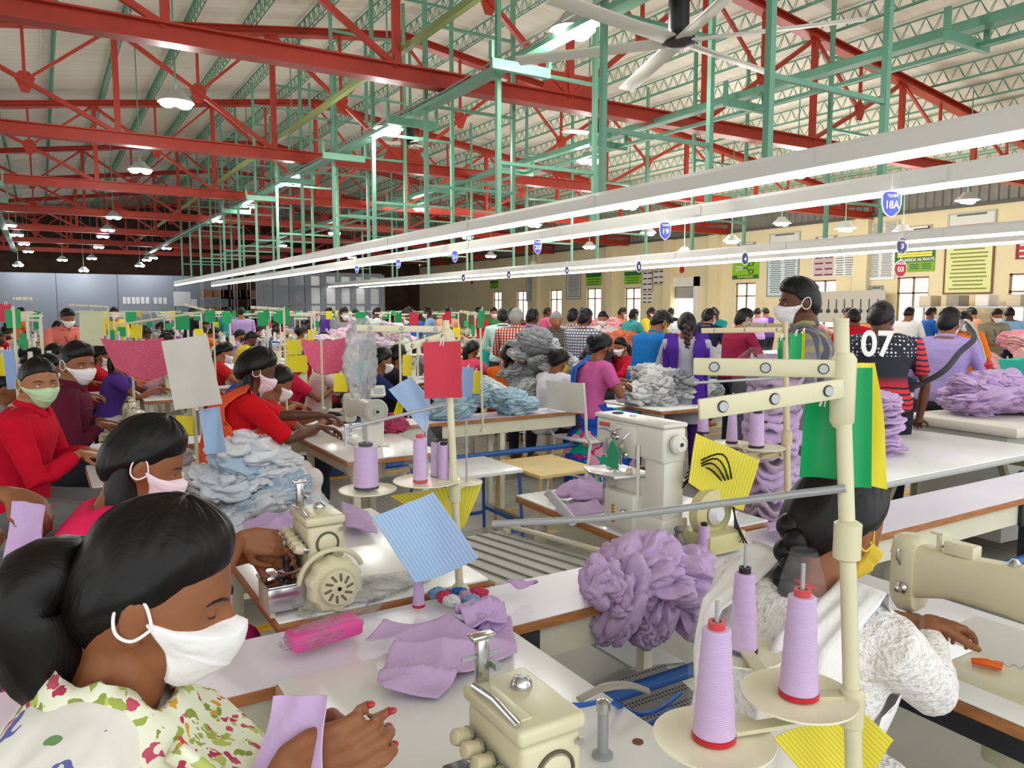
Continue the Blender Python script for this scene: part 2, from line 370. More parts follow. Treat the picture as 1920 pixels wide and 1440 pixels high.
# green lattice purlins running away along the hall
def purlin_mesh():
    m = MB(); y0, y1 = -2.0, 44.0; h = .26
    m.bx(-.015, .015, y0, y1, -.01, .01).bx(-.04, -.025, y0, y1, -h-.01, -h+.01).bx(.025, .04, y0, y1, -h-.01, -h+.01)
    y = y0; s_ = 1
    while y < y1-.2:
        for q in (-1, 1):
            a = Vector((0, y, 0)); b = Vector((.03*q, y+.14, -h)); c = Vector((0, y+.28, 0))
            m.cyl(a, b, .007, n=4, cap=False); m.cyl(b, c, .007, n=4, cap=False)
        y += .28
    return m.mesh('purlin', smooth=False)
pm = purlin_mesh(); x = RIDGEX-10.0; i = 0; x = -3.6
while x < WALLX-.4:
    o = single('purlin', pm, GREEN, ('green lattice purlin, %s %s of the roof ridge' % (ORD[int(abs(x-RIDGEX))], 'left' if x < RIDGEX else 'right')), 'purlin', (x, 0, roofz(x)-.04), group='green lattice purlins'); o['side'] = 1; x += 1.0
# ------------------------------------------------------------------ long service beams hung in the roof
OLIVE = mat('olive_conduit', '#8c9a5c', .5)
def runbeam(name, label, cat, X, Z, w, h, m, y0=1.0, y1=40.0, brackets=True):
    e = thing(name, label, cat, (X, 0, Z)); obj('channel', MB().bx(-w/2, w/2, y0, y1, -h/2, h/2), m, e, smooth=False)
    if brackets:
        for k in range(7):
            y = 4.2+k*2.7
            obj('bracket', MB().bx(-.35, .35, y-.03, y+.03, -.1-h, -h).bx(-.36, -.33, y-.03, y+.03, -h, .12).bx(.33, .36, y-.03, y+.03, -h, .12), m, e, smooth=False)
    return e
def slopeX(px, py, Z): d = ray(px, py); return (Z-CAMZ)*d.x/d.z
runbeam('conduit_channel', 'olive conduit channel running away under the roof, leftmost of the runs', 'cable channel', slopeX(880, 5, 4.6), 4.6, .07, .07, OLIVE, brackets=False)
runbeam('cable_tray', 'green cable tray running away beside the olive conduit', 'cable tray', slopeX(1130, 30, 4.15), 4.15, .16, .05, GREEN)
runbeam('cable_tray', 'green cable tray high over the right light rows', 'cable tray', slopeX(1920, 20, 4.25), 4.25, .14, .08, GREEN)
runbeam('conduit_channel', 'slim green conduit just below the right cable tray', 'cable channel', slopeX(1920, 62, 4.1), 4.1, .06, .04, GREEN, brackets=False)
runbeam('cable_tray', 'green cable tray at the far left under the roof', 'cable tray', slopeX(10, 432, 4.1), 4.1, .16, .08, GREEN, y0=8)
wm = MB()
for k in range(5): wm = MB().tube([(slopeX(1130, 30, 4.15)-.12+k*.05, y, 4.2+.03*math.sin(y*1.3+k)) for y in np.arange(1, 38, 1.5)], .008, n=5); single('cable', wm, mat('cable_grey', '#8d8f88', .6), 'grey cable laid along the left cable tray', 'cable', group='cables on the left cable tray')
# ------------------------------------------------------------------ light trunking rows and their green ladder hangers
TUBE = mat('led_tube', '#ffffff', .3, emit=6.0); TRUNK = mat('trunking_white', '#d9d8d2', .35)
def lights_row(label, X, Z, y0, y1):
    e = thing('light_trunking', label, 'strip light', (X, 0, Z))
    m = MB(); seg = 2.4; y = y0
    obj('housing', MB().rings([[(a, yy, b) for a, b in ((-.05, 0), (.05, 0), (.05, .1), (.035, .13), (-.035, .13), (-.05, .1))] for yy in (y0, y1)]), TRUNK, e, smooth=False)
    while y < y1-.1:
        ye = min(y+seg, y1)-.02
        obj('light_tube', MB().bx(-.045, .045, y, ye, -.032, -.002), TUBE, e, smooth=False)
        obj('joint_plate', MB().bx(-.058, -.052, y-.05, y+.05, .02, .11), TRUNK, e, smooth=False); y += seg
    return e
S1X, S2X, S3X, S4X, SZ = 4.3, 5.6, 9.8, 11.1, 2.5
lights_row('nearest and highest long white light trunking row', S1X, SZ, .8, 31)
lights_row('second long white light trunking row, carrying the team shields', S2X, SZ, .8, 31)
lights_row('third light trunking row toward the cream wall', S3X, SZ, .8, 31)
lights_row('fourth light trunking row, the one nearest the cream wall', S4X, SZ, .8, 31)
def ladder(xa, xb, group, lab):
    m = MB(); e = thing('ladder_hanger', lab, 'hanger', (xa, 0, SZ+.13), 0, group); w_ = xb-xa; za, zb = roofz(xa)-SZ-.4, roofz(xb)-SZ-.4
    obj('post', MB().bx(-.025, .025, -.025, .025, 0, za), GREEN, e, smooth=False); obj('post', MB().bx(w_-.025, w_+.025, -.025, .025, 0, zb), GREEN, e, smooth=False)
    z = .55
    while z < min(za, zb)-.3: obj('rung', MB().bx(.02, w_-.02, -.018, .018, z-.018, z+.018), GREEN, e, smooth=False); z += 1.0
    return e
la = ladder(S1X, S2X, 'green ladder hangers of the first two light rows', 'green ladder hanger of the two nearest light rows'); la.location.y = 3.69
la['label'] = 'green ladder hanger of the two nearest light rows, first from the camera'
for k in range(1, 15): dup(la, (S1X, 3.69+1.82*k, SZ+.13), label='green ladder hanger of the two nearest light rows, %s from the camera' % ORD[k])
lb = ladder(S3X, S4X, 'green ladder hangers of the third and fourth light rows', 'green ladder hanger of the third and fourth light rows'); lb.location.y = 4.6
lb['label'] = 'green ladder hanger of the third and fourth light rows, first from the camera'
for k in range(1, 10): dup(lb, (S3X, 4.6+2.7*k, SZ+.13), label='green ladder hanger of the third and fourth light rows, %s from the camera' % ORD[k])
# ------------------------------------------------------------------ high bay lamps
BAY = mat('lamp_glow', '#ffffff', .3, emit=30.0); BAYH = mat('lamp_housing', '#b9bcb8', .35, metal=.3)
def bay(loc):
    e = thing('high_bay_lamp', 'glowing twin high bay lamp hung on a rod', 'lamp', loc, 0, 'high bay lamps under the roof')
    obj('shade', MB().lathe([(.05, .16), (.09, .15), (.13, .09), (.21, .03), (.22, 0), (.2, 0), (.05, .1)], n=20, cap=False), BAYH, e)
    obj('lamp_face', MB().lathe([(.09, 0), (.085, -.04), (.05, -.06), (.002, -.065)], c=(-.1, 0, 0), n=14), BAY, e); obj('lamp_face', MB().lathe([(.09, 0), (.085, -.04), (.05, -.06), (.002, -.065)], c=(.1, 0, 0), n=14), BAY, e)
    ld = bpy.data.lights.new('bay_light', 'POINT'); ld.energy = 72; ld.shadow_soft_size = .15; ld.color = (1, .97, .92)
    lo = bpy.data.objects.new('bay_light', ld); SC.collection.objects.link(lo); lo.parent = e; lo.location = (0, 0, -.2)
    obj('rod', MB().cyl((0, 0, .15), (0, 0, roofz(loc[0])-loc[2]-.16), .012, n=6), GREEN, e); return e
b0 = None
def baylab(p):
    k = int((p.y-TY1)//TS)+1; tx = 'before the first red truss' if k < 1 else 'between the %s and %s red trusses' % (ORD[k-1], ORD[k])
    return 'high bay lamp %s, %s' % (tx, 'left lane' if p.x < .5 else 'second lane' if p.x < 3 else 'middle lane' if p.x < 6.5 else 'third light row' if p.x < 11 else 'by the wall')
ldfar = bpy.data.lights.new('bay_light_far', 'POINT'); ldfar.energy = 9; ldfar.shadow_soft_size = .15
LP = [((1073, 58), 4.2), ((728, 242), 4.2), ((550, 340), 4.2), ((467, 385), 4.2), ((330, 193), 4.2), ((263, 319), 4.2), ((213, 407), 4.2), ((202, 431), 4.2), ((17, 422), 4.2), ((32, 440), 4.2), ((45, 457), 4.2),
      ((53, 471), 4.2), ((1104, 302), 4.2), ((1180, 388), 4.0), ((1002, 422), 4.0), ((877, 445), 4.0), ((790, 392), 4.2), ((1495, 328), 4.2), ((1335, 403), 4.0), ((1466, 419), 3.7), ((1372, 452), 3.3), ((1585, 429), 3.3), ((1814, 376), 3.7),
      ((1693, 435), 3.2), ((1283, 474), 3.1), ((1215, 437), 3.6), ((1105, 463), 3.5), ((1000, 498), 3.2), ((920, 480), 3.5), ((405, 413), 4.2), ((193, 443), 4.2), ((185, 463), 4.2), ((172, 484), 4.1), ((117, 487), 4.1), ((157, 507), 4.0), ((627, 437), 4.1), ((528, 460), 4.1), ((312, 465), 4.2), ((287, 483), 4.1), ((275, 487), 4.1), ((262, 498), 4.0), ((34, 497), 4.0), ((660, 482), 3.9)]
for (px, py), z in LP:
    p = PZ(px, py, z)
    if p.x > WALLX-.6: p = PX(px, py, WALLX-1.0)
    if p.y > 39: p = PY(px, py, 39)
    if b0 is None: b0 = bay(p); b0['label'] = baylab(p)
    else:
        c = dup(b0, p, label=baylab(p))
        if p.y > 20:
            for k in c.children:
                if k.type == 'LIGHT': k.data = ldfar
        rod = [k for k in c.children if k.name.startswith('rod')][0]; rod.scale.z = max(.2, (roofz(p.x)-p.z-.16)/(roofz(b0.location.x)-b0.location.z-.16)); rod.location.z = .15*(1-rod.scale.z)
# ------------------------------------------------------------------ ceiling fans
FANW = mat('fan_white', '#d9d5c8', .4)
def fan(loc, rad, label, ang=10, drop=None, nb=6):
    e = thing('ceiling_fan', label, 'fan', loc); obj('motor', MB().lathe([(.05, .5), (.09, .48), (.09, .1), (.07, .06), (.14, .04), (.14, -.02), (.05, -.05)], n=20), BLACK, e)
    obj('down_rod', MB().cyl((0, 0, .45), (0, 0, roofz(loc[0])-loc[2]-.2), .03), GREEN, e)
    for k in range(nb):
        a = R(ang)+k*2*PI/nb
        b_ = MB().box((rad/2+.07, 0, 0), (rad-.1, .15, .02), rx=R(12)); b_.xf(rz2(a)); obj('blade', b_, FANW, e, bev=.006)
    return e
fan(tuple(PD(1272, 78, 6.6)), 1.45, 'huge white six-blade ceiling fan with black hub at top right', 8)
fan(tuple(PD(770, 268, 16)), .6, 'small ceiling fan beside a high bay lamp, upper middle', 30, nb=3)
fan(tuple(PD(1118, 250, 13)), .6, 'small pale ceiling fan between the green hangers, upper centre', 50, nb=3)
# ------------------------------------------------------------------ notices, banners and posters on the right wall
def text_mesh(s, size, m, parent, loc, rot, ext=.002, name='lettering', bold=True):
    cu = bpy.data.curves.new('t', 'FONT'); cu.body = s; cu.size = size; cu.extrude = ext; cu.align_x = 'CENTER'; cu.align_y = 'CENTER'
    if bold: cu.offset = size*.022
    o = bpy.data.objects.new('tmp', cu); SC.collection.objects.link(o); dg = bpy.context.evaluated_depsgraph_get()
    me = bpy.data.meshes.new_from_object(o.evaluated_get(dg)); bpy.data.objects.remove(o); bpy.data.curves.remove(cu)
    return obj(name, me, m, parent, loc, rot)
INK = mat('ink_grey', '#6a6a66', .7); WH = mat('white_print', '#f6f6f2', .6)
def board(name, label, cat, x0, y0, x1, y1, col, frame=None, rows=8, ink=INK, header=None, two=False, inkw=.85, seed=1):
    """flat notice on the right wall; px box -> wall rectangle"""
    a, b = PX(x0, y0, WALLX-.03), PX(x1, y1, WALLX-.03); c = PX(x0, y1, WALLX-.03)
    yl, yr, zt, zb = a.y, b.y, a.z, c.z; W = abs(yl-yr); H = zt-zb
    e = thing(name, label, cat, (WALLX-.03, (yl+yr)/2, (zt+zb)/2))
    obj('sheet', MB().bx(0, .02, -W/2, W/2, -H/2, H/2), mat('paper_'+col, col, .6), e, smooth=False)
    if frame: obj('frame', MB().bx(-.02, .02, -W/2-.04, -W/2, -H/2-.04, H/2+.04).bx(-.02, .02, W/2, W/2+.04, -H/2-.04, H/2+.04).bx(-.02, .02, -W/2, W/2, H/2, H/2+.04).bx(-.02, .02, -W/2, W/2, -H/2-.04, -H/2), mat('frame_'+frame, frame, .5), e, smooth=False)
    r_ = random.Random(seed)
    if rows:
        m = MB()
        for i in range(rows):
            z = H*.42-i*H*.84/max(rows-1, 1); h_ = min(.05, H*.35/rows)
            for s_ in ((-1, 1) if two else (0,)):
                wl = W*inkw*(.5 if two else 1)*r_.uniform(.75, 1); cy = s_*W*.24
                m.bx(-.004, 0, cy-wl/2, cy+wl/2, z-h_/2, z+h_/2)
        obj('printed_lines', m, ink, e, smooth=False)
    if header: obj('heading_band', MB().bx(-.006, 0, -W/2, W/2, H*(.5-header[1]), H/2), mat('band_'+header[0], header[0], .6), e, smooth=False)
    return e, W, H
YIN = mat('ink_yellow', '#f2e25a', .6); BIN = mat('ink_black', '#202220', .6)
e, W, H = board('notice_board', 'large pale yellow notice board in a brown frame on the cream wall', 'notice board', 1775, 463, 1857, 549, '#dfe39a', '#7a4a30', 11, mat('ink_olive', '#8a8a4a', .7))
e, W, H = board('banner', 'green safety banner reading GUARDS ALWAYS beside the round red sign', 'banner', 1679, 472, 1751, 511, '#7fae2a', None, 0)
obj('dark_panel', MB().bx(-.005, 0, -W/2, W/2, -H*.05, H/2), mat('deep_green', '#2b6a35', .6), e, smooth=False)
text_mesh('GUARDS ALWAYS', H*.21, WH, e, (-.01, -W*.06, H*.06), (PI/2, 0, -PI/2)); m = MB()
for k in range(2): m.bx(-.008, 0, -W*.44, W*.44, H*(.25+.12*k)-.03, H*(.25+.12*k)+.03)
obj('printed_lines', m, YIN, e, smooth=False); m = MB()
for i in range(3):
    for j in range(3): m.bx(-.008, 0, -W*.42+W*.3*i, -W*.2+W*.3*i, -H*(.16+.1*j)-.012, -H*(.16+.1*j)+.012)
obj('small_print', m, mat('deep_green', '#2b6a35'), e, smooth=False)
e, W, H = board('banner', 'green banner with a picture of open scissors above a window', 'banner', 1374, 488, 1422, 524, '#86c021', None, 0)
obj('dark_panel', MB().bx(-.005, 0, -W/2, W/2, -H/2, -H*.3), mat('deep_green', '#2b6a35'), e, smooth=False); text_mesh('TG OF SCISSORS', H*.14, YIN, e, (-.008, 0, -H*.4), (PI/2, 0, -PI/2))
m = MB(); m.box((-.01, W*.16, H*.1), (.01, W*.42, .05), rx=R(9)).box((-.01, W*.16, H*.02), (.01, W*.42, .05), rx=R(-9)); obj('blades_picture', m, mat('grey_print', '#c8ccd0'), e)
m = MB()
for s_ in (-1, 1): m.tube([(-.012, -W*.22+.1*math.cos(a), H*.06+s_*.13+.07*math.sin(a)) for a in np.linspace(0, 2*PI, 14)], .014, n=5)
m.tube([(-.012, -W*.05, H*.06), (-.012, -W*.14, H*.06+.1)], .012, n=5).tube([(-.012, -W*.05, H*.06), (-.012, -W*.14, H*.06-.1)], .012, n=5); obj('handles_picture', m, BIN, e)
for lab, x0, y0, x1, y1, c, fr, rw, ink, tw in [
    ('long pale blue typed notice left of the tall masked man', 1441, 485, 1494, 554, '#cfdde0', '#93a5a8', 16, INK, True),
    ('pink and grey picture poster just above the man in plaid', 1526, 481, 1563, 519, '#c9b3b3', '#e8e2d8', 4, mat('ink_maroon', '#7a3c44', .6), True),
    ('small white printed sheet beside the pink poster', 1566, 477, 1600, 519, '#e9e8e2', None, 9, INK, True),
    ('pale two-column notice on the cream pilaster', 1627, 470, 1674, 523, '#dedfdb', '#ececea', 15, INK, True),
    ('small grey framed certificate below the two-column notice', 1634, 538, 1652, 564, '#a9b0b0', '#8d9494', 3, INK, False),
    ('red framed picture at the right edge of the frame', 1909, 458, 1935, 483, '#b84038', '#8d2c28', 3, WH, False),
    ('long white list notice left of the white door', 1063, 514, 1088, 560, '#cfd0c8', '#9a9a90', 12, INK, False),
    ('long white list notice near the far windows', 988, 520, 1008, 564, '#cfd0c8', '#9a9a90', 12, INK, False),
    ('white poster of small drawings left of the door', 1205, 510, 1223, 546, '#e4ddd0', '#b5a9a0', 4, BIN, True),
    ('small square poster of drawings nearest the door', 1225, 508, 1245, 532, '#e4ddd0', '#b5a9a0', 3, BIN, True),
    ('lower white sheet of drawings left of the door', 1204, 551, 1223, 568, '#e9e6dc', None, 3, BIN, True),
    ('paper list high on the cream wall left of the blue shield', 1634, 420, 1683, 445, '#d9d6c6', '#c2bda8', 8, INK, True),
    ('dark wooden name board high between the ladders', 1704, 427, 1744, 441, '#5a4036', '#b8ac98', 1, WH, False),
    ('dark name board high on the cream wall, middle', 1531, 446, 1567, 454, '#7a3028', '#b8ac98', 1, WH, False),
    ('dark framed name board over the scissors banner', 1384, 458, 1415, 466, '#6a4434', '#b8ac98', 1, WH, False)]:
    board('wall_notice', lab, 'notice', x0, y0, x1, y1, c, fr, rw, ink, two=tw, seed=x0)
for lab, x0, y0, x1, y1, band in [('white header board with red band high on the wall at right', 1781, 404, 1864, 430, '#a02a3a'), ('white header board with dark band high on the wall, left one', 1445, 441, 1498, 461, '#3a3a40')]:
    e, W, H = board('header_board', lab, 'sign board', x0, y0, x1, y1, '#dcdccf', '#b8b8a8', 2, INK)
    obj('lower_band', MB().bx(-.008, 0, -W/2, W/2, -H/2, -H*.28), mat('band_'+band, band, .5), e, smooth=False)
for lab, x0, y0, x1, y1 in [('green safety banner left of the lattice of drawings', 1171, 510, 1201, 533), ('green safety banner above the third far window', 1099, 513, 1127, 536), ('small green safety banner on the far corner of the wall', 919, 527, 934, 541)]:
    e, W, H = board('banner', lab, 'banner', x0, y0, x1, y1, '#8cc428', None, 5, mat('deep_green', '#2b6a35'))
    obj('dark_panel', MB().bx(-.006, 0, -W/2, W/2, H*.2, H/2), mat('deep_green', '#2b6a35'), e, smooth=False)
# white sheets on the far partition
for i, (x0, y0, x1, y1) in enumerate([(325, 547, 358, 574), (358, 561, 370, 575)]+[(230+int(k*8.6), 557, 237+int(k*8.6), 570) for k in range(6)]+[(288+k*9, 558, 295+k*9, 570) for k in range(3)]):
    a, b = PY(x0, y0, Yp-.02), PY(x1, y1, Yp-.02)
    single('paper_sheet', MB().bx(0, b.x-a.x, 0, .01, b.z-a.z, 0), lined('sheet_print', '#eef0f2', '#c2c6cc', 9, 2, .3, False), 'white printed sheet on the blue-grey partition, %s' % (['largest one', 'small one below the largest'][i] if i < 2 else ORD[i-2]+' of the left block' if i < 8 else ORD[i-8]+' of the right block'), 'paper', tuple(a), group='sheets on the grey partition', smooth=False)
# shield and oval line signs under the light rows
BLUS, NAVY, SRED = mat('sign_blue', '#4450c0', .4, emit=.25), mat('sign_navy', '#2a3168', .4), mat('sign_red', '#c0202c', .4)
def sign(label, px, py, X, wpx, hpx, col, top, num, shield=True):
    c = PX(px, py, X); dep = (c-_C).dot(_f); W = wpx/FPX*dep*1.15; H = hpx/FPX*dep
    e = thing('line_sign', label, 'sign', tuple(c), -YAW*.8)
    if shield: pr_ = [(-.5, .35), (-.42, .46), (-.2, .5), (.2, .5), (.42, .46), (.5, .35), (.5, 0), (.4, -.28), (.18, -.44), (0, -.5), (-.18, -.44), (-.4, -.28), (-.5, 0)]
    else: pr_ = [(.5*math.cos(a), .5*math.sin(a)) for a in np.linspace(0, 2*PI, 25)[:-1]]
    rx = Matrix.Rotation(PI/2, 4, 'X')
    obj('border', MB().prism([(a*W, b*H) for a, b in pr_], -.006, .006).xf(rx), WH, e, smooth=False); obj('face', MB().prism([(a*W*.88, b*H*.9) for a, b in pr_], .004, .009).xf(rx), col, e, smooth=False)
    text_mesh(num, H*.4, WH, e, (0, -.011, -H*.04), (PI/2, 0, 0)).scale.x = .85 if len(num) > 2 else 1
    if top: text_mesh(top, H*.17, WH, e, (0, -.011, H*.3), (PI/2, 0, 0))
    obj('cord', MB().cyl((0, 0, H/2), (0, 0, H/2+.12), .004, n=5), WH, e); return e
sign('blue shield sign 18A hanging under the second light row', 1671, 383, S2X-.08, 34, 50, BLUS, 'TEAM', '18A')
sign('blue shield sign 19 hanging under the second light row', 1247, 433, S2X-.08, 19, 34, BLUS, 'TEAM', '19')
sign('small blue shield sign 20 under the second light row', 1008, 463, S2X-.08, 13, 28, BLUS, 'TEAM', '20')
for px, py, h_ in ((853, 481, 22), (747, 495, 17), (669, 505, 14)): sign({853: 'small blue shield sign left of shield 20', 747: 'tiny blue shield sign, second left of shield 20', 669: 'tiniest blue shield sign at the far end of the second light row'}[px], px, py, S2X-.08, h_*.45, h_, BLUS, '', '21')
sign('navy oval sign 3 hanging just above the round red sign', 1691, 461, S3X-.08, 20, 32, NAVY, 'GROUP', '3', False)
sign('round red sign 03 hanging just below the navy oval 3', 1688, 504, S3X-.1, 23, 32, SRED, 'GROUP', '03', False)
sign('navy oval sign 4 in front of the scissors banner', 1397, 485, S3X-.08, 12, 24, NAVY, '', '4', False)
sign('navy oval sign 5 left of the white door', 1198, 500, S3X-.08, 9, 22, NAVY, '', '5', False)
for px, py in ((1063, 507), (954, 515), (869, 521)): sign({1063: 'tiny navy oval sign next left of oval 5', 954: 'tiny navy oval sign, second left of oval 5', 869: 'tiniest navy oval sign at the far end of its light row'}[px], px, py, S3X-.08, 7, 15, NAVY, '', '6', False)
for px, py in ((1279, 506), (885, 529)): single('warning_sign', MB().lathe([(.13, 0), (.13, .02)], ax=(-1, 0, 0), n=8), SRED, 'small red exit sign %s' % ('over the white door' if px > 1000 else 'beside the farthest green banner'), 'sign', tuple(PX(px, py, WALLX-.003)))
# ================================================================== BUILDERS
MC = mat('machine_cream', '#d8d2b0', .32, var=.03, vs=8, spec=.5); MG = mat('machine_offwhite', '#d9d6ca', .35, spec=.5)
DIAL = mat('dial_cream', '#d6cba6', .45); LILAC = cloth('#ccb0d8'); LIL2 = cloth('#c6a8d2')
CORE_R, CORE_K = mat('cone_red', '#c8202c', .4), mat('cone_black', '#1d1b1e', .4)
def thread_mat(name, col):
    if name in MATS: return MATS[name]
    t = NT(name); c = lin(col); tc = t.n('ShaderNodeTexCoord'); wv = t.n('ShaderNodeTexWave', bands_direction='Z', i_Scale=120.0, i_Distortion=2.5); wv.inputs['Detail Scale'].default_value = 2
    t.l(tc.outputs['Object'], wv.inputs[0]); rp = t.ramp(wv.outputs[0], [(.2, tuple(x*.88 for x in c[:3])+(1,)), (.8, tuple(min(1, x*1.04) for x in c[:3])+(1,))]); t.l(rp.outputs[0], t.b.inputs['Base Color'])
    bp = t.n('ShaderNodeBump', i_Strength=.25, i_Distance=.002); t.l(wv.outputs[0], bp.inputs['Height']); t.l(bp.outputs[0], t.b.inputs['Normal']); t.b.inputs['Roughness'].default_value = .45; t.b.inputs['Sheen Weight'].default_value = .3
    MATS[name] = t.m; return t.m
TH_L = thread_mat('thread_lilac', '#c8aad4'); TH_G = thread_mat('thread_grey', '#8f9096'); TH_W = thread_mat('thread_white', '#e6e4e0'); TH_B = thread_mat('thread_blue', '#3c4a80')
def V(p, z=None): return Vector((p[0], p[1], p[2] if z is None else z))

def work_table(label, x0, x1, y0, y1, z=.76, edge=OAK, top=WHITE, legm=CREAM, name='work_table', th=.035, group=None, apron=True, foot=True):
    cx, cy = (x0+x1)/2, (y0+y1)/2; W, D = x1-x0, y1-y0
    e = thing(name, label, 'table', (cx, cy, 0), 0, group)
    obj('tabletop', MB().bx(-W/2+.004, W/2-.004, -D/2+.004, D/2-.004, z-.008, z), top, e, bev=.003)
    obj('edge_band', MB().bx(-W/2, W/2, -D/2, D/2, z-th, z-.0085), edge, e, bev=.003)
    for a in (-1, 1):
        for b in (-1, 1): obj('leg', MB().bx(a*(W/2-.08)-.022, a*(W/2-.08)+.022, b*(D/2-.09)-.022, b*(D/2-.09)+.022, 0, z-th), legm, e, bev=.004)
    if apron:
        for a in (-1, 1): obj('rail', MB().bx(a*(W/2-.08)-.018, a*(W/2-.08)+.018, -D/2+.11, D/2-.11, z-th-.08, z-th), legm, e, smooth=False)
    if foot: obj('foot_rail', MB().bx(-W/2+.08, W/2-.08, -D/2+.075, -D/2+.105, .1, .14), legm, e, smooth=False)
    return e
def motor_under(e, z=.76):
    obj('motor_box', MB().bx(-.1, .1, -.12, .12, z-.22, z-.05), MC, e, bev=.015)
    obj('control_box', MB().bx(-.05, .07, .2, .36, z-.2, z-.05), DARK, e, bev=.01)
    obj('treadle', MB().box((0, 0, .12), (.3, .34, .012), ry=R(10)), STEEL, e)

# ---------------------------------------------------------------- overlock
def make_overlock(loc, label, rz=0):
    e = thing('overlock_machine', label, 'sewing machine', loc, rz)
    obj('base_block', MB().rings([[(x*s, y*s, z) for x, y in ((-.075, -.075), (.075, -.085), (.08, .1), (-.075, .1))] for z, s in ((0, 1.05), (.02, 1.05), (.085, 1), (.1, .95))]), MC, e, bev=.006)
    obj('body', MB().bx(-.05, .055, -.08, .083, .085, .235), MC, e, bev=.012, seg=3)
    obj('top_cover', MB().rings([[(-.056, -.084, z), (.06, -.084, z), (.06, .088, z), (-.056, .088, z)] for z in (.236, .262)]), MC, e, bev=.009, seg=3)
    obj('top_recess', MB().bx(-.04, -.02, -.06, .05, .262, .266), MC, e, bev=.0015)
    obj('spring_rod', MB().tube([(-.05, .06, .268), (-.048, 0, .272), (-.05, -.07, .266)], .0045, n=8), CHROME, e)
    g = obj('oil_sight', MB().lathe([(.017, 0), (.017, .006), (.012, .014), (.004, .018)], c=(.018, .03, .262), n=20), CHROME, e)
    obj('sight_glass', MB().lathe([(.013, 0), (.011, .012), (.003, .017)], c=(.018, .03, .264), n=16), mat('glass_dome', '#cfd6da', .08, spec=.9), g)
    ring = MB()
    ring.tube([(.005+.031*math.cos(a), -.0815, .185+.031*math.sin(a)) for a in np.linspace(0, 2*PI, 33)], .0028, n=6); obj('cover_ring', ring, mat('groove_dark', '#57523f', .6), e)
    obj('ring_cap', MB().lathe([(.026, 0), (.026, .004), (.02, .007), (.001, .008)], c=(.005, -.08, .185), ax=(0, -1, 0), n=28), MC, e)
    # pulley and fan housing
    h = MB(); n = 40
    prof = [(.07, -.075), (.074, -.085), (.074, -.12), (.066, -.132)]
    rs = []
    for r, y in prof:
        rs.append([(.012+(r+(.006 if (k//2) % 2 else 0))*math.cos(2*PI*k/n), y, .075+(r+(.006 if (k//2) % 2 else 0))*math.sin(2*PI*k/n)) for k in range(n)])
    h.rings(rs); obj('pulley_housing', h, MC, e, bev=.0015)
    wv = obj('hand_wheel', MB().lathe([(.05, 0), (.052, .008), (.047, .02), (.012, .022), (.011, .026), (.001, .026)], c=(.012, -.13, .075), ax=(0, -1, 0), n=36), MC, e)
    sl = MB()
    for k in range(10):
        a = 2*PI*k/10
        sl.cyl((.012+.021*math.cos(a), -.1522, .075+.021*math.sin(a)), (.012+.041*math.cos(a+.18), -.1522, .075+.041*math.sin(a+.18)), .0035, n=6)
    obj('vent_slots', sl, mat('slot_dark', '#6e684e', .7), wv); obj('axle_cap', MB().cyl((.012, -.15, .075), (.012, -.158, .075), .006), BLACK, wv)
    obj('belt_guard', MB().tube([(.012+.092*math.cos(a), -.088-.01*math.sin(a), .082+.088*math.sin(a)) for a in np.linspace(R(190), R(20), 20)], .0075, n=8), MC, e)
    for k in range(5):
        y = .055-.033*k; z = .192-.004*k
        d = obj('tension_dial', MB().lathe([(.0135, 0), (.0135, .018), (.0115, .026), (.004, .028)], c=(-.062, y, z), ax=(-1, 0, .25), n=14), DIAL, e, ang=25)
        obj('dial_post', MB().lathe([(.005, -.014), (.005, 0), (.016, 0), (.016, .003)], c=(-.062, y, z), ax=(-1, 0, .25), n=14), CHROME, d)
    # front: needle plate, looper cover, thread guides
    obj('cloth_plate', MB().prism([(-.165, -.09), (-.07, -.09), (-.07, .05), (-.165, .05)], .082, .089), CHROME, e, bev=.003)
    obj('cloth_plate_skirt', MB().bx(-.167, -.07, -.096, -.09, .02, .084), CHROME, e, bev=.002)
    obj('looper_cover', MB().bx(-.16, -.145, -.085, .045, .0, .08), MC, e, bev=.004)
    m = MB().bx(-.1, -.06, -.02, .07, .1, .15).bx(-.12, -.1, .01, .03, .1, .13)
    obj('presser_arm', m, mat('dark_metal', '#3c3a3a', .3, metal=.8), e, bev=.003)
    obj('needle_clamp', MB().cyl((-.095, .0, .1), (-.085, .0, .185), .005).cyl((-.1, .02, .098), (-.1, .02, .16), .003), CHROME, e)
    obj('looper_thread_guide', MB().tube([(-.075, -.09, .13), (-.11, -.06, .11), (-.12, 0, .1), (-.09, .06, .14)], .003, n=6), CHROME, e)
    obj('oil_cap', MB().lathe([(.012, 0), (.012, .01), (.006, .014)], c=(-.045, -.06, .05), ax=(-1, 0, 0)), mat('cap_red', '#c23a34', .4), e)
    p = obj('guide_post', MB().bx(-.035, -.015, .07, .085, .255, .33).bx(-.045, -.005, .068, .088, .33, .338), CHROME, e, bev=.002)
    obj('guide_eyelet', MB().bx(-.06, .01, .076, .08, .3, .306).bx(-.01, .0, .06, .09, .28, .29), STEEL, p)
    obj('screw', MB().lathe([(.007, 0), (.007, .003), (.003, .004)], c=(-.03, -.0845, .1), ax=(0, -1, 0)).lathe([(.006, 0), (.006, .003)], c=(.045, -.0845, .222), ax=(0, -1, 0)), CHROME, e)
    return e
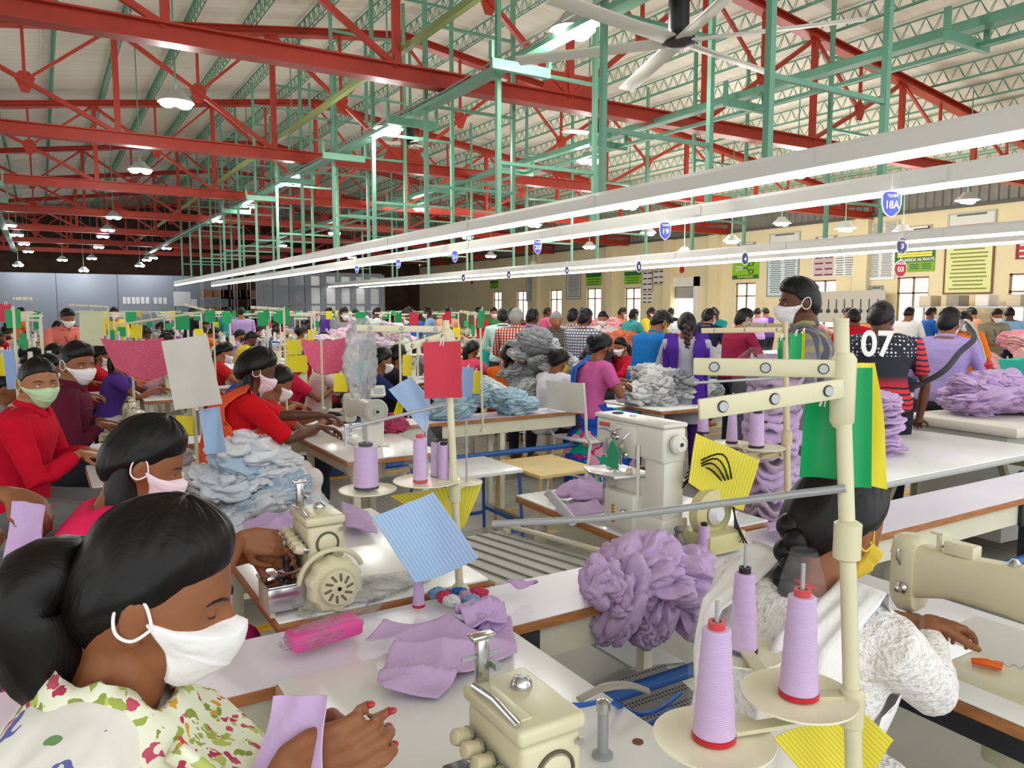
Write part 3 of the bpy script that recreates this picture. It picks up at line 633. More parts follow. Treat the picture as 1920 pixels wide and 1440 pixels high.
# ---------------------------------------------------------------- lockstitch
def make_lockstitch(loc, label, rz=0, m=MC, lod=0, wheel=.062):
    e = thing('lockstitch_machine', label, 'sewing machine', loc, rz)
    obj('bed', MB().bx(-.09, .09, -.24, .24, 0, .012), m, e, bev=.004)
    obj('needle_plate', MB().bx(-.085, .085, .1, .238, .0122, .014), CHROME, e)
    arm = []
    for y, zb, zt, wx in ((.2, .135, .272, .036), (.1, .165, .27, .036), (-.02, .168, .28, .042), (-.1, .16, .285, .048), (-.135, .12, .287, .052), (-.155, .04, .288, .056), (-.165, .0, .288, .058), (-.24, 0, .282, .056)):
        n = 16; cz, hz = (zb+zt)/2, (zt-zb)/2
        arm.append([(wx*abs(math.cos(a))**.5*(1 if math.cos(a) > 0 else -1), y, cz+hz*abs(math.sin(a))**.45*(1 if math.sin(a) > 0 else -1)) for a in [2*PI*k/n for k in range(n)]])
    obj('arm', MB().rings(arm), m, e, ang=60)
    obj('head', MB().rings([[(wx*abs(math.cos(a))**.5*(1 if math.cos(a) > 0 else -1), y, cz+hz*abs(math.sin(a))**.5*(1 if math.sin(a) > 0 else -1)) for a in [2*PI*k/16 for k in range(16)]] for y, wx, cz, hz in ((.19, .042, .195, .09), (.2, .044, .195, .098), (.232, .044, .195, .098), (.25, .036, .2, .088), (.256, .02, .2, .07))]), m, e, ang=60)
    w_ = obj('hand_wheel', MB().lathe([(wheel*.5, 0), (wheel, .004), (wheel*1.02, .02), (wheel*.8, .03), (wheel*.76, .026), (wheel*.3, .026), (wheel*.28, .036), (.001, .036)], c=(0, -.242, .225), ax=(0, -1, 0), n=32), mat('wheel_grey', '#b9b7ae', .35), e)
    obj('wheel_hub', MB().cyl((0, -.278, .225), (0, -.286, .225), .009), BLACK, w_)
    if lod == 0:
        obj('needle_bar', MB().cyl((0, .22, .03), (0, .22, .12), .0045).cyl((0, .22, .012), (0, .22, .04), .0015), CHROME, e)
        obj('presser_foot', MB().cyl((.012, .22, .03), (.012, .22, .12), .0035).box((0, .215, .018), (.02, .03, .004)), CHROME, e)
        obj('tension_disc', MB().lathe([(.014, 0), (.014, .006), (.008, .012), (.008, .024), (.002, .026)], c=(-.044, .21, .165), ax=(-1, 0, 0)), CHROME, e)
        obj('takeup_lever', MB().tube([(-.044, .22, .22), (-.055, .222, .24), (-.052, .222, .262)], .003, n=6), CHROME, e)
        obj('face_plate_screws', MB().lathe([(.005, 0), (.004, .003)], c=(-.02, .256, .24), ax=(0, 1, 0)).lathe([(.005, 0), (.004, .003)], c=(.02, .256, .17), ax=(0, 1, 0)), CHROME, e)
        obj('thread_post', MB().cyl((0, .15, .27), (0, .15, .31), .006).box((0, .15, .312), (.03, .03, .006)), m, e)
        obj('top_guide', MB().bx(-.02, .02, .06, .13, .27, .3), m, e, bev=.004)
        obj('oil_window', MB().lathe([(.013, 0), (.013, .006), (.006, .014)], c=(0, -.02, .28)), CHROME, e)
        obj('winder', MB().lathe([(.012, 0), (.012, .01), (.004, .012), (.004, .03)], c=(.01, -.1, .286)), STEEL, e)
        obj('stitch_dial', MB().lathe([(.022, 0), (.022, .01), (.016, .014)], c=(-.056, -.2, .17), ax=(-1, 0, 0)), m, e)
        obj('reverse_lever', MB().box((-.07, -.2, .08), (.05, .012, .014)), m, e, bev=.003)
    return e
# ---------------------------------------------------------------- coverstitch on a raised cylinder bed
def make_coverstitch(loc, label, rz=0):
    e = thing('coverstitch_machine', label, 'sewing machine', loc, rz)
    obj('pillar', MB().bx(-.047, .052, -.197, -.09, .0, .37), MG, e, bev=.012)
    obj('arm', MB().rings([[(a*w_, y, z) for a, z in ((-1, zb), (1, zb), (1, .43), (-1, .43))] for y, zb, w_ in ((-.2, .3, .055), (-.06, .31, .055), (0, .34, .055), (.19, .33, .052))]), MG, e, bev=.012, seg=3)
    obj('top_cover', MB().bx(-.058, .058, -.205, .195, .431, .447), MG, e, bev=.006)
    obj('top_caps', MB().lathe([(.022, 0), (.022, .004), (.016, .006)], c=(0, .12, .447)), DARK, e); obj('oil_window', MB().lathe([(.012, 0), (.012, .006)], c=(0, .03, .447)), CHROME, e)
    obj('brand_stripe', MB().bx(-.0605, -.0585, .1, .16, .4, .415), mat('stripe_red', '#c0523c', .5), e); obj('brand_wave', MB().tube([(-.0595, .165, .385), (-.0595, .13, .39), (-.0595, .09, .383)], .002, n=5), mat('stripe_blue', '#3f79c2', .5), e)
    w_ = obj('hand_wheel', MB().lathe([(.02, 0), (.034, .004), (.036, .02), (.024, .03), (.022, .026), (.001, .028)], c=(0, -.206, .375), ax=(0, -1, 0), n=28), MG, e); obj('wheel_hub', MB().cyl((0, -.23, .375), (0, -.237, .375), .007), BLACK, w_)
    obj('base', MB().bx(-.06, .07, -.203, .12, 0, .1), MG, e, bev=.01); obj('cylinder_bed', MB().bx(-.045, .045, -.12, .14, .1, .225), MG, e, bev=.014)
    obj('cloth_plate', MB().prism([(-.13, -.02), (.04, -.06), (.05, .16), (-.1, .2), (-.15, .1)], .226, .236), WHITE, e, bev=.003)
    obj('plate_rim', MB().tube([(-.13, -.02, .23), (-.15, .1, .23), (-.1, .2, .23)], .006, n=6), CHROME, e)
    obj('lever_cluster', MB().tube(smooth_path([(-.058, .02, .41), (-.085, .035, .4), (-.08, .06, .37), (-.06, .05, .35)]), .004, n=6).tube(smooth_path([(-.06, -.03, .4), (-.09, -.02, .37), (-.07, .02, .34)]), .003, n=6), CHROME, e)
    obj('thread_tube', MB().cyl((-.062, -.075, .12), (-.062, -.075, .36), .007), MG, e); obj('face_plate', MB().bx(-.066, -.05, -.06, .06, .3, .42), MG, e, bev=.006)
    obj('looper_box', MB().bx(-.09, -.03, -.08, .09, .03, .17), MG, e, bev=.01); obj('looper_knob', MB().lathe([(.014, 0), (.014, .014), (.006, .018)], c=(-.09, -.04, .1), ax=(-1, 0, 0)), CHROME, e); obj('pink_tab', MB().box((-.07, .075, .27), (.004, .04, .03), rx=.3), mat('tab_pink', '#c84a80', .6), e)
    for k, (y, z) in enumerate([(.04, .37), (.015, .34), (-.01, .31), (-.03, .25), (.06, .385)]):
        obj('tension_dial', MB().lathe([(.012, 0), (.012, .012), (.007, .02), (.002, .022)], c=(-.056, y, z), ax=(-1, .1*(k % 2), 0), n=14), DIAL if k % 2 else CHROME, e)
    obj('needle_head', MB().bx(-.05, .03, .07, .15, .29, .345).cyl((-.02, .11, .3), (-.02, .11, .24), .006).cyl((.0, .1, .3), (.0, .1, .245), .004), STEEL, e, bev=.003)
    obj('presser_foot', MB().box((-.03, .11, .243), (.045, .03, .008)).cyl((-.035, .1, .24), (-.035, .1, .3), .003), CHROME, e)
    for k in range(4): obj('thread_lever', MB().tube([(-.056, .0+.02*k, .35), (-.08, .02+.02*k, .33-.02*k), (-.075, .05+.015*k, .36)], .0025, n=5), CHROME, e)
    obj('looper_loops', MB().tube([(-.06, .1+.02*math.sin(a), .16+.05*math.cos(a)) for a in np.linspace(0, 2*PI, 20)], .004, n=6).tube([(-.065, .13, .2), (-.08, .1, .13), (-.06, .06, .1)], .0035, n=6), CHROME, e)
    obj('spring_guard', MB().lathe([(.012, .006*i) if i % 2 else (.0095, .006*i) for i in range(12)], c=(-.085, .03, .05), n=12), mat('brass', '#c9a24a', .3, metal=.8), e)
    b_ = obj('belt_guard', MB().lathe([(.075, 0), (.085, .01), (.085, .05), (.05, .062), (.045, .05), (.001, .05)], c=(.1, -.25, .13), ax=(0, -1, 0), n=32), mat('guard_khaki', '#c9c28c', .4), e)
    obj('belt_wheel', MB().lathe([(.035, 0), (.04, .012), (.02, .03), (.001, .03)], c=(.1, -.3, .13), ax=(0, -1, 0), n=24), mat('pale_plastic', '#d6d8d8', .3), b_)
    obj('drive_base', MB().bx(.02, .2, -.36, -.2, 0, .07), mat('guard_khaki', '#c9c28c'), e, bev=.008)
    obj('oil_bottle', MB().lathe([(.026, 0), (.027, .05), (.02, .058), (.012, .08), (.018, .09), (.012, .1)], c=(-.05, -.28, 0), n=18), mat('bottle_smoke', '#6a6a66', .2), e)
    for k in range(5): obj('cable', MB().tube(smooth_path([(.04+.01*k, -.19, .2+.02*k), (.09, -.24-.025*k, .27+.02*k), (.15+.01*k, -.3, .21), (.19-.01*k, -.31-.01*k, .12), (.17, -.33-.015*k, .03)]), .0035, n=6), BLACK, e)
    return e
# ---------------------------------------------------------------- thread cones
_cone = {}
def cone(loc, label, h=.155, r0=.028, r1=.019, th=TH_L, core=CORE_R, rot=(0, 0, 0), group=None):
    k = (h, r0, r1)
    if k not in _cone:
        n = 22; prof = [(r0-.002, .006)]+[(r0+(r1-r0)*t_+.0004*math.sin(t_*40), .008+(h-.014)*t_) for t_ in np.linspace(0, 1, 26)]+[(r1-.002, h-.004)]
        _cone[k] = (MB().lathe(prof, n=n).mesh('winding'), MB().lathe([(r0+.001, 0), (r0+.001, .006), (r0*.6, .007), (r1*.6, h-.006), (r1*.62, h+.006), (r1*.38, h+.006), (r1*.38, .01)], n=n).mesh('cone_core'))
    e = thing('thread_cone', label, 'thread cone', loc, 0, group); e.rotation_euler = rot
    obj('winding', _cone[k][0], th, e, objmat=True); obj('cone_core', _cone[k][1], core, e, objmat=True); return e
# ---------------------------------------------------------------- flags and papers hung on stands
def panel(m, c, w_, h_, th=.0015, curl=.01, n=8):
    """slightly bowed sheet in the plane given by rz later; local x wide, z tall"""
    rs = []
    for i in range(n+1):
        x = -w_/2+w_*i/n; y = curl*math.sin(PI*i/n)
        rs.append([(c[0]+x, c[1]+y-th/2, c[2]-h_/2), (c[0]+x, c[1]+y+th/2, c[2]-h_/2), (c[0]+x, c[1]+y+th/2, c[2]+h_/2), (c[0]+x, c[1]+y-th/2, c[2]+h_/2)])
    return m.rings(rs)
def card(name, label, cat, px0, py0, px1, py1, dep, m, tilt=0, yawo=0, curl=.008, hole=True, group=None):
    """card facing the lens, at a real distance and size"""
    c = PD((px0+px1)/2, (py0+py1)/2, dep); w_ = abs(px1-px0)/FPX*dep/max(math.cos(R(yawo)), .3); h_ = abs(py1-py0)/FPX*dep
    e = thing(name, label, cat, tuple(c), 0, group); e.rotation_euler = (0, R(tilt), -YAW+R(yawo)-math.atan(((px0+px1)/2-960)/FPX)*.5)
    obj('sheet', panel(MB(), (0, 0, 0), w_, h_, curl=curl), m, e)
    if hole: obj('tie', MB().tube([(-.006, -.004, h_/2-.01), (0, -.008, h_/2+.012), (.006, .006, h_/2+.015), (.003, .008, h_/2-.012)], .0018, n=5), WH, e)
    return e
def quad_sheet(name, label, cat, corners, m, th=.0012, bow=.015, group=None, n=14):
    """thin sheet spanned between four 3-D corners (tl, tr, br, bl), bowed"""
    tl, tr_, br, bl = [Vector(c) for c in corners]; nrm = (tr_-tl).cross(bl-tl).normalized(); c0 = (tl+tr_+br+bl)/4; m_ = MB(); vs = []
    for s_ in (0, 1):
        for i in range(n+1):
            for j in range(n+1):
                u, v = i/n, j/n; p = tl*(1-u)*(1-v)+tr_*u*(1-v)+br*u*v+bl*(1-u)*v
                p = p+nrm*(bow*math.sin(PI*u)*(.4+v)+.004*math.sin(9*u+5*v)+(th if s_ else 0)); vs.append(p-c0)
    fs = []; N = (n+1)*(n+1)
    for i in range(n):
        for j in range(n):
            a = i*(n+1)+j; fs.append((a, a+1, a+n+2, a+n+1)); fs.append((N+a, N+a+n+1, N+a+n+2, N+a+1))
    for i in range(n):
        for a, b in ((i, i+1), (n*(n+1)+i+1, n*(n+1)+i), ((i+1)*(n+1), i*(n+1)), (i*(n+1)+n, (i+1)*(n+1)+n)): fs.append((b, a, N+a, N+b))
    me = m_.add(vs, fs).mesh(name); uv = me.uv_layers.new(name='UVMap')
    for lp in me.loops:
        q = lp.vertex_index % N; uv.data[lp.index].uv = ((q % (n+1))/n, (q//(n+1))/n)
    return single(name, me, m, label, cat, tuple(c0), group=group)
# ---------------------------------------------------------------- cloth
def ridged(p, f, s):
    a = 1-abs(noise.noise(Vector((p[0]*f+s, p[1]*f-s, p[2]*f+2*s))))*2.2; return a*a if a > 0 else 0
def bil(p, f, s): return min(1, abs(noise.noise(Vector((p[0]*f+s, p[1]*f-s, p[2]*f+2*s))))*3.2)**.6
def crumple_mesh(seed, n=56, m=34, fr=1.7, amp=.34):
    """a dropped, crumpled garment of about unit size, folds and all"""
    rs = []
    for i in range(m+1):
        a = -PI/2+PI*i/m; a = max(min(a, PI/2-.02), -PI/2+.02); ring = []
        for k in range(n):
            b = 2*PI*k/n; d = Vector((math.cos(a)*math.cos(b), math.cos(a)*math.sin(b), math.sin(a)))
            wv = Vector((noise.noise(d*1.3+Vector((seed, 0, 0))), noise.noise(d*1.3+Vector((0, seed, 5))), noise.noise(d*1.3+Vector((3, 0, seed)))))
            q = d+wv*.55; q = Vector((q.x, q.y*.55, q.z*1.25))
            r = .66+amp*bil(q, fr, seed)+amp*.32*bil(q, fr*2.1, seed+4)+.16*wv.x
            ring.append(d*r)
        rs.append(ring)
    return MB().rings(rs).mesh('garment', ang=180)
def layer_mesh(seed, n=60, lob=5):
    """one folded garment lying flat in a stack: unit half-size, ruffled rim, rolled folds"""
    rs = []; pr_ = [(0.02, 1), (.35, 1), (.65, 1), (.85, .95), (.95, .75), (1.0, .3), (1.0, -.3), (.95, -.75), (.85, -.95), (.5, -1), (.02, -1)]
    for s_, h_ in pr_:
        ring = []
        for k in range(n):
            b = 2*PI*k/n; c, q = math.cos(b), math.sin(b)
            rr = 1/max(abs(c)**3+abs(q)**3, 1e-3)**(1/3)*(1+.16*noise.noise(Vector((c*lob*.5+seed, q*lob*.5, 1)))+.07*noise.noise(Vector((c*5, q*5, seed))))
            x, y = c*rr*s_, q*rr*s_
            z = h_*.5*(1+.25*noise.noise(Vector((x*4, y*4, seed))))+1.3*noise.noise(Vector((x*1.6+seed, y*1.6, 2)))+.7*s_*noise.noise(Vector((c*4, q*4, seed+7)))
            ring.append((x, y, z))
        rs.append(ring)
    return MB().rings(rs).mesh('garment', ang=180)
CRUM = [crumple_mesh(3.1+i*2.7) for i in range(5)]; LAY = [layer_mesh(1.3+i*3.3) for i in range(5)]
CRU2 = [crumple_mesh(5.7+i*2.9, 84, 50, 2.1, .36) for i in range(5)]
BIGC = [crumple_mesh(8.4+i*3.1, 130, 80, 1.15, .42) for i in range(3)]
def heap(label, cat, c, rx, ry, h, n, mats, size=.12, group=None, meshes=None, flat=.55, seed=0, name='garment', rz=0, power=1.0, hang=False):
    r_ = random.Random(seed); meshes = meshes or CRUM; out = []
    for i in range(n):
        t_ = (i+.5)/n; zz = h*t_; k = max(0, 1-t_**power)**.6; a = r_.uniform(0, 2*PI) if i else 0; rr = (r_.random()**.35)*k
        if t_ > .93: rr *= .3
        x, y = rx*rr*math.cos(a), ry*rr*math.sin(a); p = Vector((x, y, 0)); p.rotate(Euler((0, 0, rz)))
        o = obj(name, meshes[r_.randrange(len(meshes))], mats[r_.randrange(len(mats))], objmat=True)
        s_ = size*r_.uniform(.8, 1.2); o.scale = (s_*r_.uniform(.9, 1.3), s_*r_.uniform(.9, 1.2), s_*flat*r_.uniform(.8, 1.2))
        tl = .5*rr
        o.rotation_euler = (r_.uniform(-.4, .4), r_.uniform(-.4, .4)+tl*.3, r_.uniform(0, 6.28)); o.location = (c[0]+p.x, c[1]+p.y, c[2]+zz*.9+s_*flat*.55)
        tag(o, label+', %s %s' % ('topmost' if t_ > .9 else 'upper' if t_ > .6 else 'middle' if t_ > .3 else 'lower', 'centre' if abs(p.x) < rx*.3 else 'left' if p.x < 0 else 'right'), cat, group or label.split(' with')[0]+' group'); out.append(o)
    return out
def stack(label, cat, c, sx, sy, n, dz, mats, group=None, seed=0, rz=0, jit=.02, name='garment'):
    r_ = random.Random(seed); out = []
    for i in range(n):
        o = obj(name, LAY[r_.randrange(5)], mats[r_.randrange(len(mats))], objmat=True); k = 1-.15*(i/n)**2
        o.scale = (sx*k*r_.uniform(.9, 1.08), sy*k*r_.uniform(.9, 1.08), dz*r_.uniform(.8, 1.15)); o.rotation_euler = (r_.uniform(-.04, .04), r_.uniform(-.04, .04), rz+r_.choice((0, PI))+r_.uniform(-.2, .2))
        o.location = (c[0]+r_.uniform(-jit, jit), c[1]+r_.uniform(-jit, jit), c[2]+dz*(i+.7)); tag(o, label+(', %s from bottom' % ORD[i] if i < n/2 or n-1-i > 19 else ', %s from top' % ORD[n-1-i]), cat, group or 'stacked garments'); out.append(o)
    return out
def poly_cloth(name, label, cat, poly, zf, m, loc=(0, 0, 0), rz=0, res=.008, th=.004, group=None, tilt=None):
    """a garment outline filled with a fine grid, lifted into folds by zf(x, y)"""
    xs = [p[0] for p in poly]; ys = [p[1] for p in poly]; x0, x1, y0, y1 = min(xs), max(xs), min(ys), max(ys)
    nx, ny = int((x1-x0)/res)+2, int((y1-y0)/res)+2; n = len(poly)
    def inside(x, y):
        c = False; j = n-1
        for i in range(n):
            if (poly[i][1] > y) != (poly[j][1] > y) and x < (poly[j][0]-poly[i][0])*(y-poly[i][1])/(poly[j][1]-poly[i][1])+poly[i][0]: c = not c
            j = i
        return c
    def snap(x, y):
        best = None
        for i in range(n):
            ax, ay = poly[i]; bx_, by = poly[(i+1) % n]; dx, dy = bx_-ax, by-ay; t_ = max(0, min(1, ((x-ax)*dx+(y-ay)*dy)/(dx*dx+dy*dy+1e-9))); q = (ax+t_*dx, ay+t_*dy); d = (q[0]-x)**2+(q[1]-y)**2
            if best is None or d < best[0]: best = (d, q)
        return best[1]
    cell = [[inside(x0+(i+.5)*res, y0+(j+.5)*res) for j in range(ny)] for i in range(nx)]; idx = {}; vs = []; fs = []
    for i in range(nx):
        for j in range(ny):
            if not cell[i][j]: continue
            q = []
            for a, b in ((i, j), (i+1, j), (i+1, j+1), (i, j+1)):
                if (a, b) not in idx:
                    nb = all(0 <= u < nx and 0 <= v < ny and cell[u][v] for u, v in ((a-1, b-1), (a, b-1), (a-1, b), (a, b)))
                    x, y = x0+a*res, y0+b*res
                    if not nb: x, y = snap(x, y)
                    idx[(a, b)] = len(vs); vs.append((x, y, zf(x, y)))
                q.append(idx[(a, b)])
            fs.append(tuple(q))
    o = single(name, MB().add(vs, fs).mesh(name, solid=th, ang=180), m, label, cat, loc, (0, 0, rz) if tilt is None else tilt, group=group); return o
def bag(name, label, cat, c, dims, m, seed=1, rot=(0, 0, 0), parent=None):
    o = single(name, crumple_mesh(seed, 60, 40, 3.2, .22), m, label, cat, c, rot); o.scale = (dims[0]/2, dims[1]/2, dims[2]/2); return o
# ---------------------------------------------------------------- chair, stool
def chair(loc, rz, label):
    e = thing('chair', label, 'chair', loc, rz); m = mat('chair_white', '#e4e3da', .35)
    obj('seat', MB().prism([(-.19, -.2), (.21, -.19), (.21, .19), (-.19, .2)], .45, .468), m, e, bev=.008)
    for s_ in (-1, 1): obj('frame', MB().tube([(.16, s_*.18, 0), (.19, s_*.18, .43), (.1, s_*.19, .455), (-.17, s_*.195, .46), (-.215, s_*.2, .52), (-.22, s_*.2, .65), (-.25, s_*.2, .9)], .012, n=8), m, e); obj('leg', MB().tube([(-.25, s_*.2, 0), (-.16, s_*.19, .45)], .012, n=8), m, e)
    obj('backrest', MB().rings([[(-.225-.03*(1-(b/.21)**2)-.02*(z-.68)/.2-t_, b, z) for z, t_ in ((.68, 0), (.9, 0), (.9, .008), (.68, .008))] for b in np.linspace(-.21, .21, 11)]), m, e)
    obj('stretcher', MB().tube([(-.21, -.195, .2), (-.21, .195, .2)], .008, n=6), m, e); return e
def stool(loc, label, w_=.36, d_=.3, h=.45, top=CREAM, leg=CREAM, name='stool'):
    e = thing(name, label, 'stool', loc)
    obj('seat', MB().bx(-w_/2, w_/2, -d_/2, d_/2, h-.025, h), top, e, bev=.004)
    for a in (-1, 1):
        for b in (-1, 1): obj('leg', MB().tube([(a*(w_/2-.02), b*(d_/2-.02), h-.025), (a*(w_/2), b*(d_/2), 0)], .014, n=4), leg, e, smooth=False)
    for b in (-1, 1): obj('stretcher', MB().bx(-w_/2+.01, w_/2-.01, b*(d_/2)-.01, b*(d_/2)+.01, .1, .125), leg, e, smooth=False)
    for a in (-1, 1): obj('stretcher', MB().bx(a*(w_/2)-.01, a*(w_/2)+.01, -d_/2+.01, d_/2-.01, .14, .165), leg, e, smooth=False)
    return e
# ---------------------------------------------------------------- thread stands
STC = mat('stand_cream', '#d3ceab', .35, var=.04, vs=6)
def make_stand(label, pbase, ptop, r=.0125, arms=(), rods=(), trays=(), collars=(), m=STC):
    b, t_ = Vector(pbase), Vector(ptop); e = thing('thread_stand', label, 'thread stand', tuple(b)); L = lambda p: Vector(p)-b
    obj('pole', MB().cyl((0, 0, 0), L(ptop), r, r*.85, n=18), m, e); obj('base_flange', MB().lathe([(r*2.4, 0), (r*2.4, .006), (r*1.4, .02)], n=20), m, e)
    obj('pole_cap', MB().cyl(L(ptop), L(ptop)+Vector((0, 0, .004)), r*.9, n=18), m, e)
    for f_, rr, hh in collars:
        p = b.lerp(t_, f_)-b; obj('collar', MB().lathe([(r*.9, -hh*.6), (rr, -hh*.5), (rr, hh*.5), (r*.9, hh*.6)], c=p, n=20), m, e)
    for p0, p1, hh in arms:
        p0, p1 = L(p0), L(p1); d = (p1-p0).normalized(); y = Vector((0, 0, 1)).cross(d).normalized(); z = d.cross(y)
        a_ = obj('guide_arm', MB().rings([[p+y*u*.003+z*v*hh/2 for u, v in ((-1, -1), (1, -1), (1, 1), (-1, 1))]+[] for p in (p0, p1)]), m, e, bev=.002)
        for k in (.12, .5, .85): c = p0.lerp(p1, k); obj('screw', MB().lathe([(hh*.24, -.006), (hh*.24, .006)], c=c, ax=y, n=12), STEEL, a_); obj('screw_hole', MB().lathe([(hh*.3, -.0042), (hh*.3, .0042)], c=c, ax=y, n=12), DARK, a_)
    for pts, rr in rods: obj('rod', MB().tube([L(p) for p in pts], rr, n=10), STEEL, e)
    for c, rr, par in trays:
        c = L(c); obj('tray', MB().lathe([(.004, 0), (rr*.55, .003), (rr*.8, .0), (rr, .006), (rr*1.0, .009), (rr*.8, .004), (rr*.5, .006), (.004, .005)], c=c, n=36, cap=False), mat('tray_ivory', '#ebe6c8', .35), e)
        q = L(par) if par is not None else None
        if q is not None: obj('tray_arm', MB().box((c+q)/2-Vector((0, 0, .008)), ((c-q).length, .022, .006), rz=math.atan2((c-q).y, (c-q).x)), m, e)
        obj('spindle', MB().cyl(c, c+Vector((0, 0, .2)), .003), STEEL, e)
    return e
# ================================================================== NEAR FIELD: conveyor table, workstations
def conveyor(label, x0, x1, y0, y1, z=.74, seg=1.9, detail=True):
    e = thing('conveyor_table', label, 'conveyor table', (x0, y0, 0)); L = x1-x0; D = y1-y0
    obj('tabletop', MB().bx(0, L, .006, D-.006, z-.008, z), LAV, e, smooth=False); obj('edge_strip', MB().bx(0, L, 0, .006, z-.028, z-.002), OAK, e, smooth=False)
    obj('edge_strip', MB().bx(0, L, D-.006, D, z-.028, z-.002), OAK, e, smooth=False); obj('board', MB().bx(0, L, .006, D-.006, z-.03, z-.0085), OAK, e, smooth=False)
    obj('side_channel', MB().bx(0, L, .03, .045, z-.13, z-.03), CREAM, e, smooth=False); obj('side_channel', MB().bx(0, L, D-.045, D-.03, z-.13, z-.03), CREAM, e, smooth=False)
    k = .4
    while k < L:
        for yy in (.045, D-.085): obj('leg', MB().bx(k-.02, k+.02, yy, yy+.04, 0, z-.03), CREAM, e, smooth=False)
        k += seg
    if detail:
        obj('air_pipe', MB().cyl((0, -.02, z-.28), (L, -.02, z-.28), .022, n=14), BLUE, e)
        k = 1.55-x0-.4
        while k < L: obj('drive_box', MB().bx(k-.14, k, .01, .03, z-.14, z-.035), DARK, e, bev=.004); obj('bracket', MB().bx(k-.06, k+.02, -.03, .06, z-.4, z-.13), DARK, e, smooth=False); k += 1.4
    return e
conveyor('long lavender-topped conveyor table crossing the foreground, brown edged', -1.3, 9.0, 1.72, 2.02)
conveyor('second long white conveyor table, beyond the yellow aisle lines', -3.0, 4.62, 5.18, 5.5, z=.75)
T1 = work_table('white work table in the foreground under the nearest overlock machine', .41, 1.02, .55, 1.705, edge=mat('light_edge', '#c39a6a', .5)); motor_under(T1)
T2 = work_table('white work table of the second overlock, left behind the conveyor', .5, 1.16, 2.03, 3.05); motor_under(T2)
T3 = work_table('brown-edged white table carrying the raised coverstitch machine', 1.8, 2.45, 2.03, 2.92); motor_under(T3)
T4 = work_table('brown-edged white table at right under the lockstitch machine arm', 1.66, 2.21, .05, 1.5, legm=DARK); motor_under(T4)
obj('inset_plate', MB().bx(-.16, .22, -.7, .3, .7602, .7615), mat('inset_grey', '#c9c8c0', .4), T4, smooth=False)
T5 = work_table('brown-edged white table in front of the woman in red', 1.41, 2.0, 4.07, 5.12); motor_under(T5)
T5L = work_table('brown-edged white table beside the two seated young men', .16, .72, 4.09, 5.12); motor_under(T5L)
T7 = work_table('large white inspection table at right with grey legs', 3.25, 4.95, 2.1, 2.95, z=.8, edge=mat('edge_grey', '#b9bab4', .4), legm=mat('leg_khaki', '#a8a48c', .5))
BR = mat('leg_khaki', '#a8a48c')
for a in (-1, 1): obj('brace', webbox((a*.76, -.3, .35), (a*.5, -.3, .76), .035).xf(Matrix.Identity(4)), BR, T7, smooth=False)
T8 = work_table('brown-edged table with grey garments in front of the woman in a pink sari', 4.35, 5.7, 4.75, 5.6, name='work_table')
T8b = work_table('small brown-edged table behind the ironing board, right edge of frame', 5.6, 6.6, 2.7, 3.2)
T9 = work_table('white table under the tall grey pile of garments', 3.6, 4.7, 6.1, 6.9)
M1 = make_overlock((.585, .93, .76), 'nearest cream overlock machine seen from above, bottom centre')
M2 = dup(M1, (.65, 2.15, .76), label='cream overlock machine behind the conveyor table with vented hand wheel', rz=0)
M3 = make_coverstitch((1.9, 2.2, .75), 'off-white coverstitch machine with threaded mechanism and green scrap')
M4 = make_lockstitch((1.83, .86, .75), 'large cream lockstitch machine at the right edge, arm toward the camera')
M5 = make_lockstitch((1.7, 4.62, .76), 'off-white lockstitch machine on the table of the woman in red', m=MG, wheel=.075)
obj('display_box', MB().box((.06, -.12, .33), (.1, .05, .07), rx=R(-20)), MG, M5, bev=.008); obj('display', MB().box((.06, -.148, .335), (.06, .004, .035), rx=R(-20)), mat('lcd', '#a6b2aa', .2), M5)
M6 = make_lockstitch((1.42, 5.95, .76), 'off-white lockstitch machine with round grey wheel behind the woman in red', m=MG)
M7 = make_lockstitch((.42, 4.8, .76), 'cream lockstitch machine seen end-on beside the young man in maroon', m=MC, lod=0)
work_table('white table beyond the second conveyor, behind the woman in red', 1.15, 1.75, 5.55, 6.45)
# green cloth and pink tab on the coverstitch
poly_cloth('cloth_scrap', 'green cloth scrap hanging on the coverstitch machine', 'cloth', [(-.045, -.05), (.04, -.05), (.045, .02), (.0, .06), (-.03, .02)], lambda x, y: .006*math.sin(40*x), mat('scrap_green', '#2f9a6e', .8), (1.795, 2.22, 1.06), tilt=(PI/2, 0, PI/2+PI), res=.006)
# chute between the tables behind the conveyor
e = thing('fabric_chute', 'grey slatted fabric chute with ivory rim between two work tables', 'chute', (1.32, 2.03, 0)); sl = MB()
obj('chute_bed', MB().box((.12, .42, .66), (.5, .84, .012), rx=R(-6)), mat('chute_grey', '#b3b2aa', .45), e, smooth=False)
for k in range(7): obj('rib', MB().box((-.1+k*.07, .42, .668), (.008, .84, .01), rx=R(-6)), mat('chute_rib', '#9c9b93', .4), e, smooth=False)
obj('rim', MB().tube([(.38, 0, .735), (.38, .84, .65)], .012, n=8), CREAM, e); obj('rim', MB().tube([(-.13, 0, .735), (-.13, .84, .65)], .012, n=8), CREAM, e)
for a in (-.11, .36): obj('leg', MB().bx(a-.012, a+.012, .75, .78, 0, .65), CREAM, e, smooth=False)
